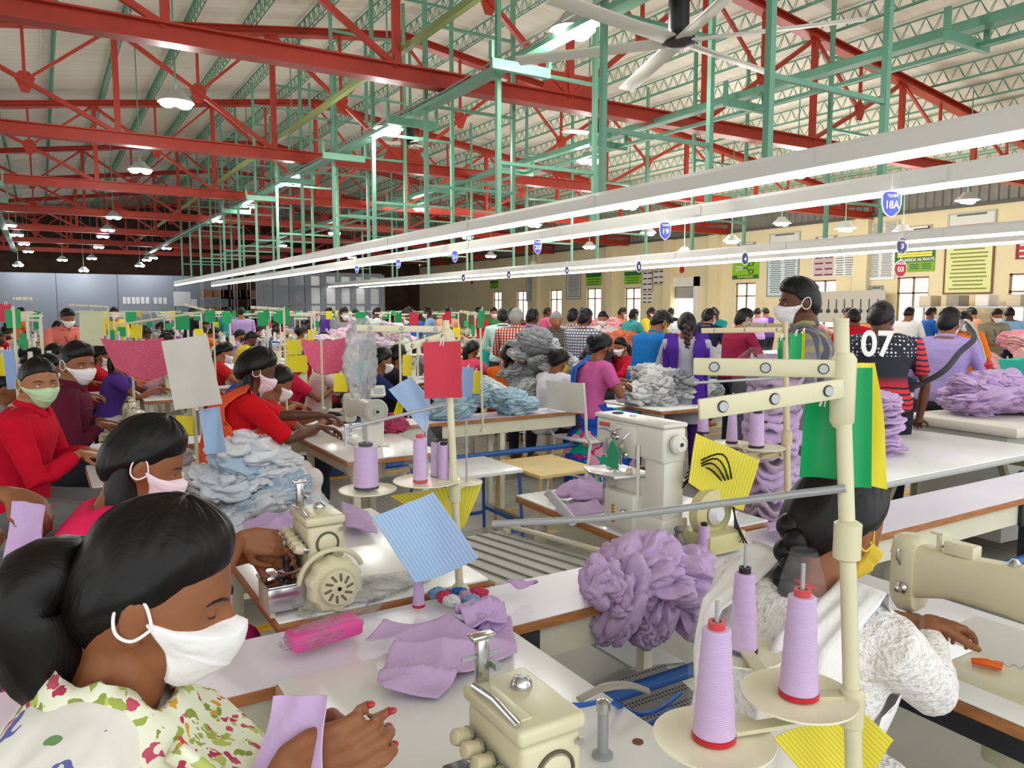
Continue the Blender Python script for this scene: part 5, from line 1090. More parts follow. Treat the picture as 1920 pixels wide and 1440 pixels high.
def hand(mb, w_, d, n, side, curl=.5, s=1.0, tips=None, spread=.12, seg=8):
    """palm and five fingers. w_ wrist, d finger direction, n palm normal (toward what is held), side +1 left / -1 right"""
    d = Vector(d).normalized(); n = Vector(n); n = (n-d*n.dot(d)).normalized(); t_ = d.cross(n)*side   # toward the thumb
    K = []
    for i, (off, ln) in enumerate(((.030, .088), (.010, .092), (-.010, .088), (-.028, .080))):
        k = w_+d*ln*s+t_*off*s; K.append(k); mb.tube([w_+t_*off*.55*s+d*.005, w_+d*ln*.5*s+t_*off*.9*s-n*.002, k], [.0125*s, .0135*s, .0105*s], seg, True)
    mb.ell(w_+d*.045*s, (.03*s, .03*s, .03*s), 10, 6) if False else None
    for i, (k, L) in enumerate(zip(K, (.072, .08, .074, .058))):
        dd = (d+t_*spread*(1.3-i)).normalized(); p = k; pts = [p]; ang = curl*(1+.12*i)*.75; rr = [.0088*s]
        for j, f_ in enumerate((.45, .3, .25)):
            q = Matrix.Rotation(ang*(1 if j else .8), 3, dd.cross(n).normalized()) @ dd; dd = q.normalized(); nf = d.cross(n).normalized().cross(dd)*1.0; p = p+dd*L*f_*s; pts.append(p); rr.append((.0083, .0076, .0064)[j]*s)
        mb.tube(pts, rr, seg, True)
        if tips is not None: tips.append((pts[-1], dd, -(dd.cross(d.cross(n).normalized())).normalized()))
    td = (d*.55+t_*.8+n*.35).normalized(); p0 = w_+d*.02*s+t_*.02*s; p1 = p0+td*.045*s; td2 = (d*.9+t_*.25+n*.4).normalized(); p2 = p1+td2*.034*s; p3 = p2+(d*.95+n*.25).normalized()*.026*s
    mb.tube([p0, p1, p2, p3], [.0145*s, .0115*s, .0095*s, .0078*s], seg, True)
    if tips is not None: tips.append((p3, td2, n))
def limb(mb, pts, rr, n=14): mb.tube(pts, rr, n, True); return mb

def figure(hip=(0, 0, .52), lean=12, seated=True, sc=1.0, hyaw=0, hpitch=10, htilt=0, lh=None, rh=None, sleeve=.6, fem=True, vx=.008, curl=.6, tunic=True, style='long', hairth=.014,
           bend=1.2, lhd=(1, 0, -.2), rhd=(1, 0, -.2), lhn=(0, 0, -1), rhn=(0, 0, -1), legs=True, detail=True, foot_y=.1, wid=1.0, handseg=8, walk=0, elbow=(-.5, 1, -.7), spread=.1, face=True, mask=True):
    """builds the meshes of one posed person in a frame where +x is forward; returns a dict of meshes and key points"""
    hip = Vector(hip); S = .485*sc; out = {}; SK = MB(); TP = MB(); BT = MB(); tips = []
    def sp(s):      # spine point and frame
        n = 10; p = hip.copy(); 
        for i in range(n):
            a = R(lean*(.5+bend*(i+.5)/n*s)); p = p+Vector((math.sin(a), 0, math.cos(a)))*S*s/n
        a = R(lean*(.5+bend*s)); return p, Vector((math.cos(a), 0, -math.sin(a))), Vector((math.sin(a), 0, math.cos(a)))
    W_ = wid*(1.0 if fem else 1.14)*sc
    prof = [(-.1, .12, .08), (-.02, .158, .115), (.1, .162, .118), (.3, .136, .102), (.45, .134, .102), (.62, .152, .116 if fem else .108), (.78, .168, .108), (.88, .172, .09), (.95, .13, .07), (1.0, .075, .058), (1.04, .055, .05)]
    def torso(mb, add, s0=-.1, s1=1.05, nseg=24):
        rs = []
        for s_, w_, d_ in prof:
            if s_ < s0 or s_ > s1: continue
            p, fx, up = sp(max(s_, 0)); p = p+up*min(s_, 0)*S; w_ = (w_+add)*W_; d_ = (d_+add)*W_
            ring = []
            for k in range(nseg):
                a = 2*PI*k/nseg; c, q = math.cos(a), math.sin(a); e_ = .8
                bust = .022*g(s_-.64, .12)*max(0, c)*(g(abs(q)-.45, .3)) if fem else 0
                ring.append(p+fx*(d_*abs(c)**e_*(1 if c > 0 else -1)+bust)+Vector((0, 1, 0))*w_*abs(q)**e_*(1 if q > 0 else -1))
            rs.append(ring)
        mb.rings(rs)
    torso(SK, -.012); torso(TP, .006, s1=.97)
    nb, nfx, nup = sp(1.0); hp = R(hpitch); tl = R(htilt)
    hc = nb+nup*.038*sc+Vector((.022, 0, .074))*sc+Vector((math.sin(hp)*.05, 0, -.012*math.sin(hp)))
    HM = Matrix.Translation(hc) @ Matrix.Rotation(R(hyaw), 4, 'Z') @ Matrix.Rotation(hp, 4, 'Y') @ Matrix.Rotation(tl, 4, 'X') @ Matrix.Scale(sc*.98, 4); out['HM'] = HM
    h = head_mb(72 if detail else 36, 54 if detail else 26); h.xf(HM); SK.add(h.v, h.f)
    SK.tube([nb-nup*.05, nb+nup*.03, hc+HM.to_3x3() @ Vector((-.022, 0, -.05))], [.062*sc, .053*sc*W_/.95, .052*sc], 16, True)
    ua, fa = .275*sc, .245*sc; arms = {}
    for side, tgt, hd, hn in ((1, lh, lhd, lhn), (-1, rh, rhd, rhn)):
        p, fx, up = sp(.9); sh = p+Vector((0, side*.165*W_, 0))-up*.01
        if tgt is None: tgt = sh+Vector((.05, side*.06, -.5*sc))
        el, wr = bone2(sh, tgt, ua, fa, (elbow[0], elbow[1]*side, elbow[2]))
        limb(SK, [p+Vector((0, side*.1*W_, 0)), sh, sh.lerp(el, .5), el, el.lerp(wr, .35), wr], [.04, .042*sc, .036*sc, .031*sc, .033*sc, .021*sc])
        hand(SK, wr, hd, hn, side, curl, sc, tips, spread, seg=handseg); arms[side] = (sh, el, wr)
        # sleeve
        k = sleeve; pts = [p+Vector((0, side*.08*W_, -.005)), sh+Vector((0, side*.004, -.005)), sh.lerp(el, .5)]; rr = [.066*sc, .064*sc, .054*sc]
        if k <= 1: pts.append(sh.lerp(el, k) if k > .55 else sh.lerp(el, .55)); rr.append(.048*sc)
        else: pts += [el, el.lerp(wr, .35*(k-1)), el.lerp(wr, (k-1))]; rr += [.045*sc, .043*sc, .032*sc]
        m_ = MB().tube(pts, rr, 14); 
        TP.add(m_.v, m_.f); TP.ell(pts[0], (rr[0]*.98,)*3, 12, 8)
    out['arms'] = arms; out['tips'] = tips
    def surf(s_, y, sg, off=.028):
        w2 = float(np.interp(s_, [q[0] for q in prof], [q[1] for q in prof]))*W_+.012; d2 = float(np.interp(s_, [q[0] for q in prof], [q[2] for q in prof]))*W_+.012
        p, fx, up = sp(max(s_, 0)); p = p+up*min(s_, 0)*S; k = math.sqrt(max(0, 1-min(1, abs(y)/w2)**2.4)); return p+fx*sg*(d2*k+off)+Vector((0, y, 0))
    out['surf'] = surf; out['neck'] = (sp(1.0)[0], sp(1.0)[1], sp(1.0)[2])
    if legs:
        for side in (-1, 1):
            hj = hip+Vector((.0, side*.088*W_, -.02))
            if seated: kn = hj+Vector((.42*sc, side*.03, .0)); an = Vector((kn.x-.02+walk*side, side*foot_y, .09))
            else: kn = hj+Vector((.03+walk*side*.5, side*.01, -.41*sc)); an = Vector((hj.x+walk*side, side*foot_y, .08))
            limb(SK, [hj, hj.lerp(kn, .5), kn, kn.lerp(an, .35), an], [.07, .062*sc, .05*sc, .048*sc, .032*sc]); limb(SK, [an+Vector((-.03, 0, -.045)), an+Vector((.08, 0, -.055)), an+Vector((.16, 0, -.06))], [.035, .034, .024])
            BT.tube([hj+Vector((-.02, 0, .02)), hj.lerp(kn, .5), kn, kn.lerp(an, .4), an], [.1*sc, .088*sc, .07*sc, .065*sc, .05*sc], 16)
            BT.ell(kn, (.068*sc,)*3)
        BT.ell(hip+Vector((0, 0, -.01)), (.135*sc, .17*W_, .11*sc))
        if tunic:
            if seated:
                TP.rings([[hip+Vector((x+.0, y*1.0, z)) for x, y, z in [(xx, .19*W_*math.cos(a)*w2, -.01+.1*math.sin(a)) for a in [2*PI*k/16 for k in range(16)]]] for xx, w2 in ((-.13, .7), (-.05, .98), (.12, 1.05), (.3, 1.0))])
            else: TP.rings([[hip+Vector((.13*W_*s_*math.cos(a), .18*W_*s_*math.sin(a), z)) for a in [2*PI*k/18 for k in range(18)]] for z, s_ in ((.05, .98), (-.1, 1.06), (-.3, 1.1))])
    f_ = lambda q: .0035*noise.noise(q*13)+.0028*ridged((q.x*1.5, q.y*1.5, q.z*.7), 7, 3.3)
    out['body'] = vox(SK, vx, 'body', 3 if detail else 1); out['top'] = vox(TP, max(vx, .007), 'top', 4 if detail else 2, f_ if detail else None)
    if legs: out['bottom'] = vox(BT, max(vx, .01), 'bottom', 4 if detail else 2, (lambda q: .005*noise.noise(q*10)) if detail else None)
    nu, nv = (120, 84) if detail else (48, 30)
    out['hair'] = head_shell(hair_fn(style, hairth), nu, nv).xf(HM).mesh('hair', ang=180)
    if mask: out['mask'] = head_shell(mask_fn(), nu*2 if detail else nu, nv*2 if detail else nv).xf(HM).mesh('mask', ang=180)
    out['loops'] = []
    return out
def headpos(lean, bend, hpitch, sc):
    S = .485*sc; p = Vector((0, 0, 0))
    for i in range(10): a = R(lean*(.5+bend*(i+.5)/10)); p = p+Vector((math.sin(a), 0, math.cos(a)))*S/10
    a = R(lean*(.5+bend)); hp = R(hpitch); return p+Vector((math.sin(a), 0, math.cos(a)))*.038*sc+Vector((.022, 0, .074))*sc+Vector((math.sin(hp)*.05, 0, -.012*math.sin(hp)))
def fitfig(P, rzd, lhw=None, rhw=None, **kw):
    """seat or stand a figure so that its head comes to the world point P; hands are world points too"""
    h_ = headpos(kw.get('lean', 12), kw.get('bend', 1.2), kw.get('hpitch', 10), kw.get('sc', 1.0)); rz = R(rzd); o_ = Matrix.Rotation(rz, 3, 'Z') @ Vector((h_.x, 0, 0)); loc = (P[0]-o_.x, P[1]-o_.y, 0)
    kw['hip'] = (0, 0, P[2]-h_.z); I = Matrix.Rotation(-rz, 3, 'Z'); L = Vector(loc)
    if lhw is not None: kw['lh'] = I @ (Vector(lhw)-L)
    if rhw is not None: kw['rh'] = I @ (Vector(rhw)-L)
    return loc, rz, figure(**kw)
def put_face(e, fig, skin, lids=.5, gaze=(0, 0)):
    HM = fig['HM']
    for s_ in (-1, 1):
        az, el = s_*21, 2; r = headR(az, el)-.0068; c = hdir(az, el, r)
        ey = obj('eye', MB().ell(c, (.0118,)*3, 20, 14).xf(HM), EYEW, e); d = (hdir(az*.35+gaze[0], el+gaze[1], 1)).normalized()
        obj('iris', MB().ell(c+d*.0072, (.0052,)*3, 14, 10).xf(HM), EYEK, ey)
        lid = MB(); rs = []
        for j in range(9):
            b = R(90-(90-(30-40*lids))*j/8); ring = []
            for k in range(24):
                a = 2*PI*k/24; q = Vector((math.cos(b)*math.cos(a), math.cos(b)*math.sin(a), math.sin(b))); ring.append(c+q*.0128)
            rs.append(ring)
        lid.rings(rs, cap=False); lid.xf(HM); obj('eyelid', lid, skin, ey, ang=180)
        la = MB().tube([c+Vector((math.cos(R(30-40*lids))*math.cos(a)*.0132, math.cos(R(30-40*lids))*math.sin(a)*.0132, math.sin(R(30-40*lids))*.0132)) for a in np.linspace(-1.2, 1.2, 9)], [.0004, .001, .0013, .0014, .0014, .0014, .0013, .001, .0004], 6).xf(HM); obj('lashes', la, HAIR, ey)
        br = MB().tube([hdir(s_*a, b, headR(s_*a, b)+.0006) for a, b in ((8, 11), (14, 13.5), (22, 15), (30, 14), (36, 11))], [.0016, .0026, .0026, .002, .0008], 6, flat=.8).xf(HM); obj('eyebrow', br, HAIR, e)
def ear_strap(e, fig, m):
    HM = fig['HM']
    for s_ in (-1, 1):
        pts = smooth_path([hdir(s_*79, -9, .083), Vector((-.002, s_*.084, -.03)), Vector((-.022, s_*.086, -.024)), Vector((-.03, s_*.085, 0)), Vector((-.022, s_*.084, .024)), Vector((.0, s_*.083, .018)), hdir(s_*79, -7, .083)])
        obj('ear_loop', MB().tube(pts, .0022, 6).xf(HM), m, e)
def person(label, loc, rz, fig, skin=SK1, top=None, bottom=None, hair=HAIR, mask=MASKW, bname='trousers', tname='shirt', group=None, face=False, lids=.5, gaze=(0, 0), straps=True):
    e = thing('person', label, 'person', loc, rz, group)
    obj('body', fig['body'], skin, e, objmat=True); obj(tname, fig['top'], top, e, objmat=True)
    if 'bottom' in fig: obj(bname, fig['bottom'], bottom or DENIM, e, objmat=True)
    obj('hair', fig['hair'], hair, e, objmat=True)
    if mask is not None and 'mask' in fig: obj('face_mask', fig['mask'], mask, e, objmat=True)
    if mask is not None and straps: ear_strap(e, fig, mask)
    if face: put_face(e, fig, skin, lids, gaze)
    if tname == 'shirt' and 'neck' in fig and straps:
        nb, fx, up = fig['neck']; obj('collar', MB().tube([nb+fx*(.066*math.cos(a)+.012)+Vector((0, .062*math.sin(a), 0))+up*(.012-.028*max(0, math.cos(a))) for a in np.linspace(.16, 2*PI-.16, 26)], [.006]+[.013]*24+[.006], 8, flat=1.5), top, e)
    return e
def drape(fig, path, y0, hw, th=.005, off=.032, n=16, seed=1, fold=.006):
    """long cloth lying on the torso: path of (spine position, +1 front .. -1 back, extra drop)"""
    N = 40; rs = []; k = len(path)-1
    for i in range(N+1):
        t_ = i/N*k; j = min(int(t_), k-1); u = t_-j; u = u*u*(3-2*u) if False else u; a, b = path[j], path[j+1]; s_, sg, dr = [a[q]*(1-u)+b[q]*u for q in range(3)]; ring = []
        for sd in (1, -1):
            for q in range(n+1):
                v = (q/n-.5)*2*sd; y = y0+v*hw*(1+.12*math.sin(i*.35)); p = fig['surf'](min(s_, .97), y, sg, off+fold*(1+math.sin(v*9+seed+i*.12))+th*sd*.5); p.z += (1-abs(sg))*.055-dr; ring.append(p)
        rs.append(ring)
    return MB().rings(rs).mesh('shawl', ang=180)
def lanyard(e, fig):
    q = fig['surf']; l_ = obj('lanyard', MB().tube([q(.93, .07, .3, .02), q(.8, .06, 1, .012), q(.5, .01, 1, .015)], .004, 6).tube([q(.93, -.07, .3, .02), q(.8, -.06, 1, .012), q(.5, -.01, 1, .015)], .004, 6), cloth('#2a2a30'), e); obj('name_badge', MB().box(tuple(q(.42, 0, 1, .02)), (.004, .06, .09)), mat('badge_blue', '#6aa0d8', .3), l_)
DENIM = cloth('#3f5270')
def tail(HM, kind='pony', L=.5, r=.035, side=0, seed=2, end=None):
    """hair falling from the back of the head; given in head space at the top, falling with gravity"""
    root = HM @ Vector((-.1, 0, .02 if kind == 'pony' else -.03)); M3 = HM.to_3x3(); back = (M3 @ Vector((-1, 0, 0))).normalized(); back.z = 0; lat = Vector((-back.y, back.x, 0)); m = MB()
    if kind == 'bun':
        b = HM @ Vector((-.118, 0, .012)); m.lathe([(.012, -.03), (.034, -.026), (.044, 0), (.038, .02), (.018, .03), (.002, .032)], c=b, ax=tuple(back+Vector((0, 0, .15))), n=28)
        for k in range(2): m.tube([b+back*.01+(lat*math.cos(a)+Vector((0, 0, 1))*math.sin(a))*(.045-.012*k)+back*.012*k for a in np.linspace(0, 2*PI, 18)], .012, 8)
        return m.mesh('hair_bun', ang=180)
    if kind == 'braid':
        n = int(L/.022); pts = lambda t_: root+back*(.03*math.sin(t_*2.5)+.01)+Vector((0, 0, -L*t_))+lat*side*t_
        for i in range(n):
            t0 = i/n; c = pts(t0); s_ = 1 if i % 2 else -1; rr = r*(1-.45*t0); m.ell(c+lat*s_*rr*.35, (rr*.75, rr*.75, .026), 12, 8, Euler((R(35)*s_, 0, math.atan2(lat.y, lat.x))).to_matrix())
        c = pts(1); m.tube([c, c+Vector((0, 0, -.03)), c+Vector((0, 0, -.09))], [r*.35, r*.5, r*.1], 10); return m.mesh('braid', ang=60)
    pts = []; rr = []
    n = 12
    for i in range(n+1):
        t_ = i/n
        if kind == 'pony': p = root+back*(.07*math.sin(min(1, t_*2.2)*PI/2)-.03*t_)+Vector((0, 0, .03*math.sin(t_*PI)-L*t_**1.2))+lat*side*t_; q = r*(.75+.5*math.sin(t_*PI))*(1 if t_ < .8 else 1-(t_-.8)*3)
        else: p = HM @ Vector((-.055, 0, .03))+back*(.045*math.sin(t_*2))+Vector((0, 0, -L*t_))+lat*side*t_; q = r*(1+.25*math.sin(t_*2.6))*(1 if t_ < .85 else 1-(t_-.85)*4)
        pts.append(p); rr.append(max(q, .008))
    m.tube(pts, rr, 40, False, .55 if kind == 'long' else .8)
    for i, v in enumerate(m.v):
        v = Vector(v); w_ = noise.noise(Vector((v.x*50+seed, v.y*50, v.z*3)))*.004; m.v[i] = tuple(v+Vector((w_, w_, 0)))
    return m.mesh('ponytail' if kind == 'pony' else 'long_hair', ang=180)
def cloth_pat(name, base, cols, scale=28, thr=.45, bump=0):
    """printed cloth: random coloured blotches on a base"""
    if name in MATS: return MATS[name]
    t = NT(name); tc = t.n('ShaderNodeTexCoord'); vo = t.n('ShaderNodeTexVoronoi', i_Scale=float(scale)); nd = t.n('ShaderNodeTexNoise', i_Scale=scale*.9, i_Detail=2.0); t.l(tc.outputs['Object'], nd.inputs[0]); vm = t.n('ShaderNodeVectorMath', operation='MULTIPLY_ADD'); t.l(nd.outputs['Color'], vm.inputs[0]); vm.inputs[1].default_value = (2.2/scale,)*3; t.l(tc.outputs['Object'], vm.inputs[2]); t.l(vm.outputs[0], vo.inputs[0])
    sp_ = t.n('ShaderNodeSeparateColor'); t.l(vo.outputs['Color'], sp_.inputs[0]); n = len(cols); rp = t.ramp(sp_.outputs[0], [(i/n, lin(c)) for i, c in enumerate(cols)]); rp.color_ramp.interpolation = 'CONSTANT'
    nz = t.n('ShaderNodeTexNoise', i_Scale=scale*1.2, i_Detail=3.0); t.l(tc.outputs['Object'], nz.inputs[0]); ad = t.n('ShaderNodeMath', operation='ADD'); t.l(vo.outputs['Distance'], ad.inputs[0]); mu = t.n('ShaderNodeMath', operation='MULTIPLY', i_1=.35); t.l(nz.outputs[0], mu.inputs[0]); t.l(mu.outputs[0], ad.inputs[1])
    lt = t.n('ShaderNodeMath', operation='LESS_THAN', i_1=thr); t.l(ad.outputs[0], lt.inputs[0]); mx = t.n('ShaderNodeMix', data_type='RGBA'); t.l(lt.outputs[0], mx.inputs[0]); mx.inputs[6].default_value = lin(base); t.l(rp.outputs[0], mx.inputs[7]); t.l(mx.outputs[2], t.b.inputs['Base Color']); t.b.inputs['Roughness'].default_value = .9; t.b.inputs['Specular IOR Level'].default_value = .1
    if bump: bp = t.n('ShaderNodeBump', i_Strength=float(bump), i_Distance=.006); t.l(ad.outputs[0], bp.inputs['Height']); t.l(bp.outputs[0], t.b.inputs['Normal'])
    MATS[name] = t.m; return t.m
def cloth_check(name, a, b, c, s=22, vertical=True):
    if name in MATS: return MATS[name]
    t = NT(name); tc = t.n('ShaderNodeTexCoord'); ws = []
    for ax, sc_ in (('Z', s), ('Y', s*.9)):
        wv = t.n('ShaderNodeTexWave', bands_direction=ax, i_Scale=float(sc_)/6.28); t.l(tc.outputs['Object'], wv.inputs[0]); rp = t.ramp(wv.outputs[0], [(.45, (0, 0, 0, 1)), (.6, (1, 1, 1, 1))]); ws.append(rp)
        if not vertical: break
    m1 = t.n('ShaderNodeMix', data_type='RGBA'); t.l(ws[0].outputs[0], m1.inputs[0]); m1.inputs[6].default_value = lin(a); m1.inputs[7].default_value = lin(b); o_ = m1
    if vertical: m2 = t.n('ShaderNodeMix', data_type='RGBA'); t.l(ws[1].outputs[0], m2.inputs[0]); t.l(m1.outputs[2], m2.inputs[6]); m2.inputs[7].default_value = lin(c); o_ = m2
    t.l(o_.outputs[2], t.b.inputs['Base Color']); t.b.inputs['Roughness'].default_value = .85; MATS[name] = t.m; return t.m
def shawl(pts, w0, w1, th=.01, n=26, fold=.012, seed=1):
    """strip of cloth following points, width vectors given"""
    P = [Vector(p) for p in pts]; m = MB(); rs = []; k = len(P)-1; N = 36
    def sm(t_):
        f_ = t_*k; i = min(int(f_), k-1); u = f_-i; p0, p1, p2, p3 = P[max(i-1, 0)], P[i], P[i+1], P[min(i+2, k)]
        return .5*((2*p1)+(p2-p0)*u+(2*p0-5*p1+4*p2-p3)*u*u+(3*p1-p0-3*p2+p3)*u**3)
    for i in range(N+1):
        t_ = i/N; c = sm(t_); w_ = Vector(w0).lerp(Vector(w1), t_); d = (sm(min(1, t_+.02))-sm(max(0, t_-.02))).normalized(); nn = w_.cross(d).normalized(); ring = []
        for s_ in (1, -1):
            for j in range(n+1):
                u = (j/n-.5)*s_; q = c+w_*u+nn*(s_*th/2+fold*math.sin(u*26+seed+t_*2)+fold*.5*noise.noise(Vector((u*6, t_*5, seed)))); ring.append(q)
        rs.append(ring)
    return m.rings(rs).mesh('shawl', ang=180)
# ================================================================== THE NEAR PEOPLE
def L2(p, loc, rz): v = Vector(p)-Vector(loc); return Matrix.Rotation(-rz, 3, 'Z') @ v
# foreground woman
loc, rz, fg = fitfig(PD(296, 1118, 1.0), -18, PD(540, 1400, 1.04), PD(535, 1440, .94), lean=14, hyaw=-3, hpitch=16, htilt=-3, sleeve=1.25, vx=.0045, curl=.95, spread=.05, rhd=(.85, -.25, .3), lhd=(.8, -.3, .3), rhn=(.25, .9, -.1), lhn=(.2, -1, 0), style='part', hairth=.02, handseg=12, elbow=(-.4, .6, -1))
FLOR = cloth_pat('floral_scarf', '#e9ecd2', ['#b8c26a', '#c2566a', '#9fae52', '#d9a238', '#8c9c4a', '#b4405a'], 44, .62); KURTA = cloth_pat('floral_white', '#f1efe6', ['#d46a80', '#6a74b4', '#e08a98', '#7aa46a'], 18, .42)
e = person('woman in a white floral top and printed scarf, white mask, in the left foreground', loc, rz, fg, SK1, KURTA, cloth('#e9e4dc'), HAIR, MASKW, tname='top', face=True, lids=1.35, gaze=(0, -24))
HM = fg['HM']
obj('ponytail', tail(HM, 'pony', .2, .062, 0), HAIR, e); nk = HM @ Vector((-.03, 0, -.13))
sc_ = MB(); rs = []
for i, (z, rx_, ry_) in enumerate([(-.1, .17, .2), (-.07, .155, .178), (-.035, .135, .15), (.0, .112, .118), (.03, .098, .1), (.055, .086, .086), (.07, .074, .074), (.06, .066, .066)]):
    rs.append([nk+Vector((.01+rx_*(1+.09*noise.noise(Vector((a*3, i*.8, 1))))*math.cos(a)+(.035 if z < 0 else 0)*max(0, math.cos(a)), ry_*(1+.09*noise.noise(Vector((a*3, i*.8, 7))))*math.sin(a), z-.03+(-.05-z*.2)*max(0, math.cos(a))+.008*math.sin(a*5+i*1.3))) for a in [2*PI*k/64 for k in range(64)]])
sc_.rings(rs, cap=False); obj('neck_scarf', sc_.mesh('neck_scarf', solid=.006, ang=180), FLOR, e)
obj('scarf_end', shawl([nk+Vector((.07, -.03, -.06)), nk+Vector((.15, -.05, -.13)), nk+Vector((.19, -.06, -.26)), nk+Vector((.2, -.06, -.42))], (.06, -.16, .04), (.04, -.14, 0), .012, fold=.008), FLOR, e)
obj('pendant_cord', MB().tube([nk+Vector((.1, -.09, -.03)), nk+Vector((.13, -.1, -.07)), nk+Vector((.15, -.1, -.1))], [.002, .002, .006], 8), CORE_R, e)
NAIL = mat('nail_red', '#b03038', .25)
for p, d, n in fg['tips']: obj('fingernail', MB().ell(p-n*.0045+d*.001, (.0062, .0062, .0042), 10, 8), NAIL, e)
# woman in pink behind her
loc, rz, f2 = fitfig(PD(272, 868, 2.0), -8, PD(470, 1040, 2.15), PD(448, 1012, 2.1), lean=15, hpitch=26, sleeve=.5, vx=.006, curl=.9, style='part', hairth=.018, rhn=(0, 1, -.3), lhn=(0, -1, -.3))
e = person('woman in a hot pink top with long black hair, sewing behind the foreground woman', loc, rz, f2, SK1, cloth('#e2295a'), cloth('#c82e6c'), HAIR, MASKP, tname='top', face=True, lids=.95)
obj('long_hair', tail(f2['HM'], 'long', .5, .07, .0), HAIR, e)
# person at the left edge, only the arm in frame, holding up a lilac garment
loc, rz, fl = fitfig(PD(-250, 735, 2.15), 8, PD(-90, 985, 2.2), PD(12, 925, 1.95), lean=12, hpitch=22, sleeve=1.5, vx=.007, curl=.8, style='long', hairth=.018, rhd=(.8, -.3, -.5), rhn=(.2, .3, -1), elbow=(-.2, .3, -1))
e = person('worker at the left edge, only a forearm and hand showing, holding a lilac garment', loc, rz, fl, SK1, cloth('#e8e6e4'), cloth('#6a6a78'), HAIR, MASKW, tname='top')
o0 = PD(45, 1025, 1.9)
quad_sheet('garment', 'lilac garment held up at the left edge of the frame', 'garment', [PD(22, 940, 1.9), PD(82, 950, 1.86), PD(76, 1070, 1.88), PD(-6, 1115, 1.95)], LILAC, .003, .03)
# boy in red
loc, rz, f3 = fitfig(PD(72, 718, 3.4), -14, PD(165, 845, 3.6), PD(150, 850, 3.4), lean=10, hyaw=-55, hpitch=6, sleeve=1.85, fem=False, vx=.006, curl=.5, style='short', hairth=.011, tunic=False, sc=.97)
e = person('young man in a bright red shirt and pale green mask looking at the camera', loc, rz, f3, SK3, cloth('#c4142e'), cloth('#6c6b6b'), HAIR, MASKG, face=True, lids=.3)

# young man in maroon
loc, rz, f4 = fitfig(PD(146, 683, 4.25), -8, PD(195, 790, 4.5), PD(190, 795, 4.3), lean=9, hyaw=-50, hpitch=8, sleeve=1.8, fem=False, vx=.008, style='quiff', hairth=.018, tunic=False)
person('young man in a dark maroon shirt and white mask beside the boy in red', loc, rz, f4, SK1, cloth('#5e1f34'), cloth('#2c2c34'), HAIR, MASKW, face=True, lids=.3)
# woman in red with orange dupatta
loc, rz, f5 = fitfig(PD(482, 695, 4.1), -4, PD(600, 778, 4.5), PD(596, 800, 4.2), lean=13, hyaw=-4, hpitch=24, sleeve=.95, vx=.008, curl=.7, style='long', hairth=.02)
e = person('woman in a red top with orange dupatta, long black hair and white mask, sewing', loc, rz, f5, SK2, cloth('#cc1822'), cloth('#e8e0dc'), HAIR, MASKP, tname='top', face=False)
obj('long_hair', tail(f5['HM'], 'long', .55, .062, .02), HAIR, e)
obj('dupatta', drape(f5, [(.0, -1, 0), (.4, -1, 0), (.8, -1, 0), (.97, 0, 0), (.8, 1, 0), (.4, 1, 0), (.1, 1, 0)], -.09, .075), cloth('#f0603a'), e)
# woman in white lace, seen from behind
loc, rz, f6 = fitfig(PD(1568, 985, 1.52), -3, (1.78, 1.02, .84), PD(1740, 1170, 1.72), lean=12, hyaw=-4, hpitch=22, sleeve=1.75, vx=.006, curl=.6, style='long', hairth=.02, elbow=(.1, .45, -1), wid=1.04)
LACE = cloth_pat('white_lace', '#f2efec', ['#dfdad6', '#e8e4e0'], 70, .6, .8)
e = person('woman in white embroidered dress with a black braid, seen from behind at right', loc, rz, f6, SK1, LACE, cloth('#e6e2de'), HAIR, MASKY, tname='top', face=False)
obj('braid', tail(f6['HM'], 'braid', .3, .034, .02), HAIR, e); obj('neck_cord', MB().tube([f6['HM'] @ Vector((-.02+.06*math.cos(a), .062*math.sin(a), -.13)) for a in np.linspace(0, 2*PI, 20)], .004, 6), CORE_R, e)
for sg in (-1, 1): obj('dupatta', drape(f6, [(.5, 1, 0), (.8, 1, 0), (.97, 0, 0), (.8, -1, 0), (.45, -1, 0), (.1, -1, 0), (-.08, -1, .04), (-.08, -1.25, .3)] if sg < 0 else [(.5, 1, 0), (.8, 1, 0), (.97, 0, 0), (.8, -1, 0), (.4, -1, 0), (.0, -1, 0)], sg*.115, .05, seed=sg, fold=.007), cloth('#f4f2f0'), e)
stool((1.3, .98, 0), 'low dark stool under the woman in white', .32, .32, .4, DARK, DARK)
stool((-.17, 1.03, 0), 'low stool under the foreground woman', .32, .32, .4, DARK, DARK)
# woman in pink sari on the white chair
loc, rz, f7 = fitfig(PD(1128, 652, 6.6), -2, PD(1166, 712, 6.9), PD(1161, 718, 6.6), lean=10, hpitch=24, sleeve=.62, vx=.009, curl=.8, style='long', hairth=.016, tunic=False)
SARI = cloth_pat('sari_print', '#d02a74', ['#1f56b8', '#1fa88a', '#e8a0b8', '#1f56b8', '#1f56b8'], 9, .95)
e = person('woman in a pink blouse and blue, green and pink sari on the white chair', loc, rz, f7, SK1, cloth('#c8609c'), SARI, HAIR, MASKK, tname='blouse', bname='sari_skirt')
obj('hair_bun', tail(f7['HM'], 'bun'), HAIR, e); obj('sari_drape', drape(f7, [(-.05, -1, 0), (.4, -1, 0), (.8, -1, 0), (.97, 0, 0), (.75, 1, 0), (.4, 1, 0), (.1, 1, 0)], .07, .06), cloth('#2a62b4'), e)
obj('sari_hem', MB().rings([[((.1 if rx_ > .16 else .03)+rx_*math.cos(a), .19*s_*math.sin(a), z) for a in [2*PI*k/20 for k in range(20)]] for z, rx_, s_ in ((.8, .13, .82), (.72, .15, .86), (.62, .2, .92), (.5, .3, 1.05), (.3, .33, 1.1), (.06, .3, 1.05))]), SARI, e)
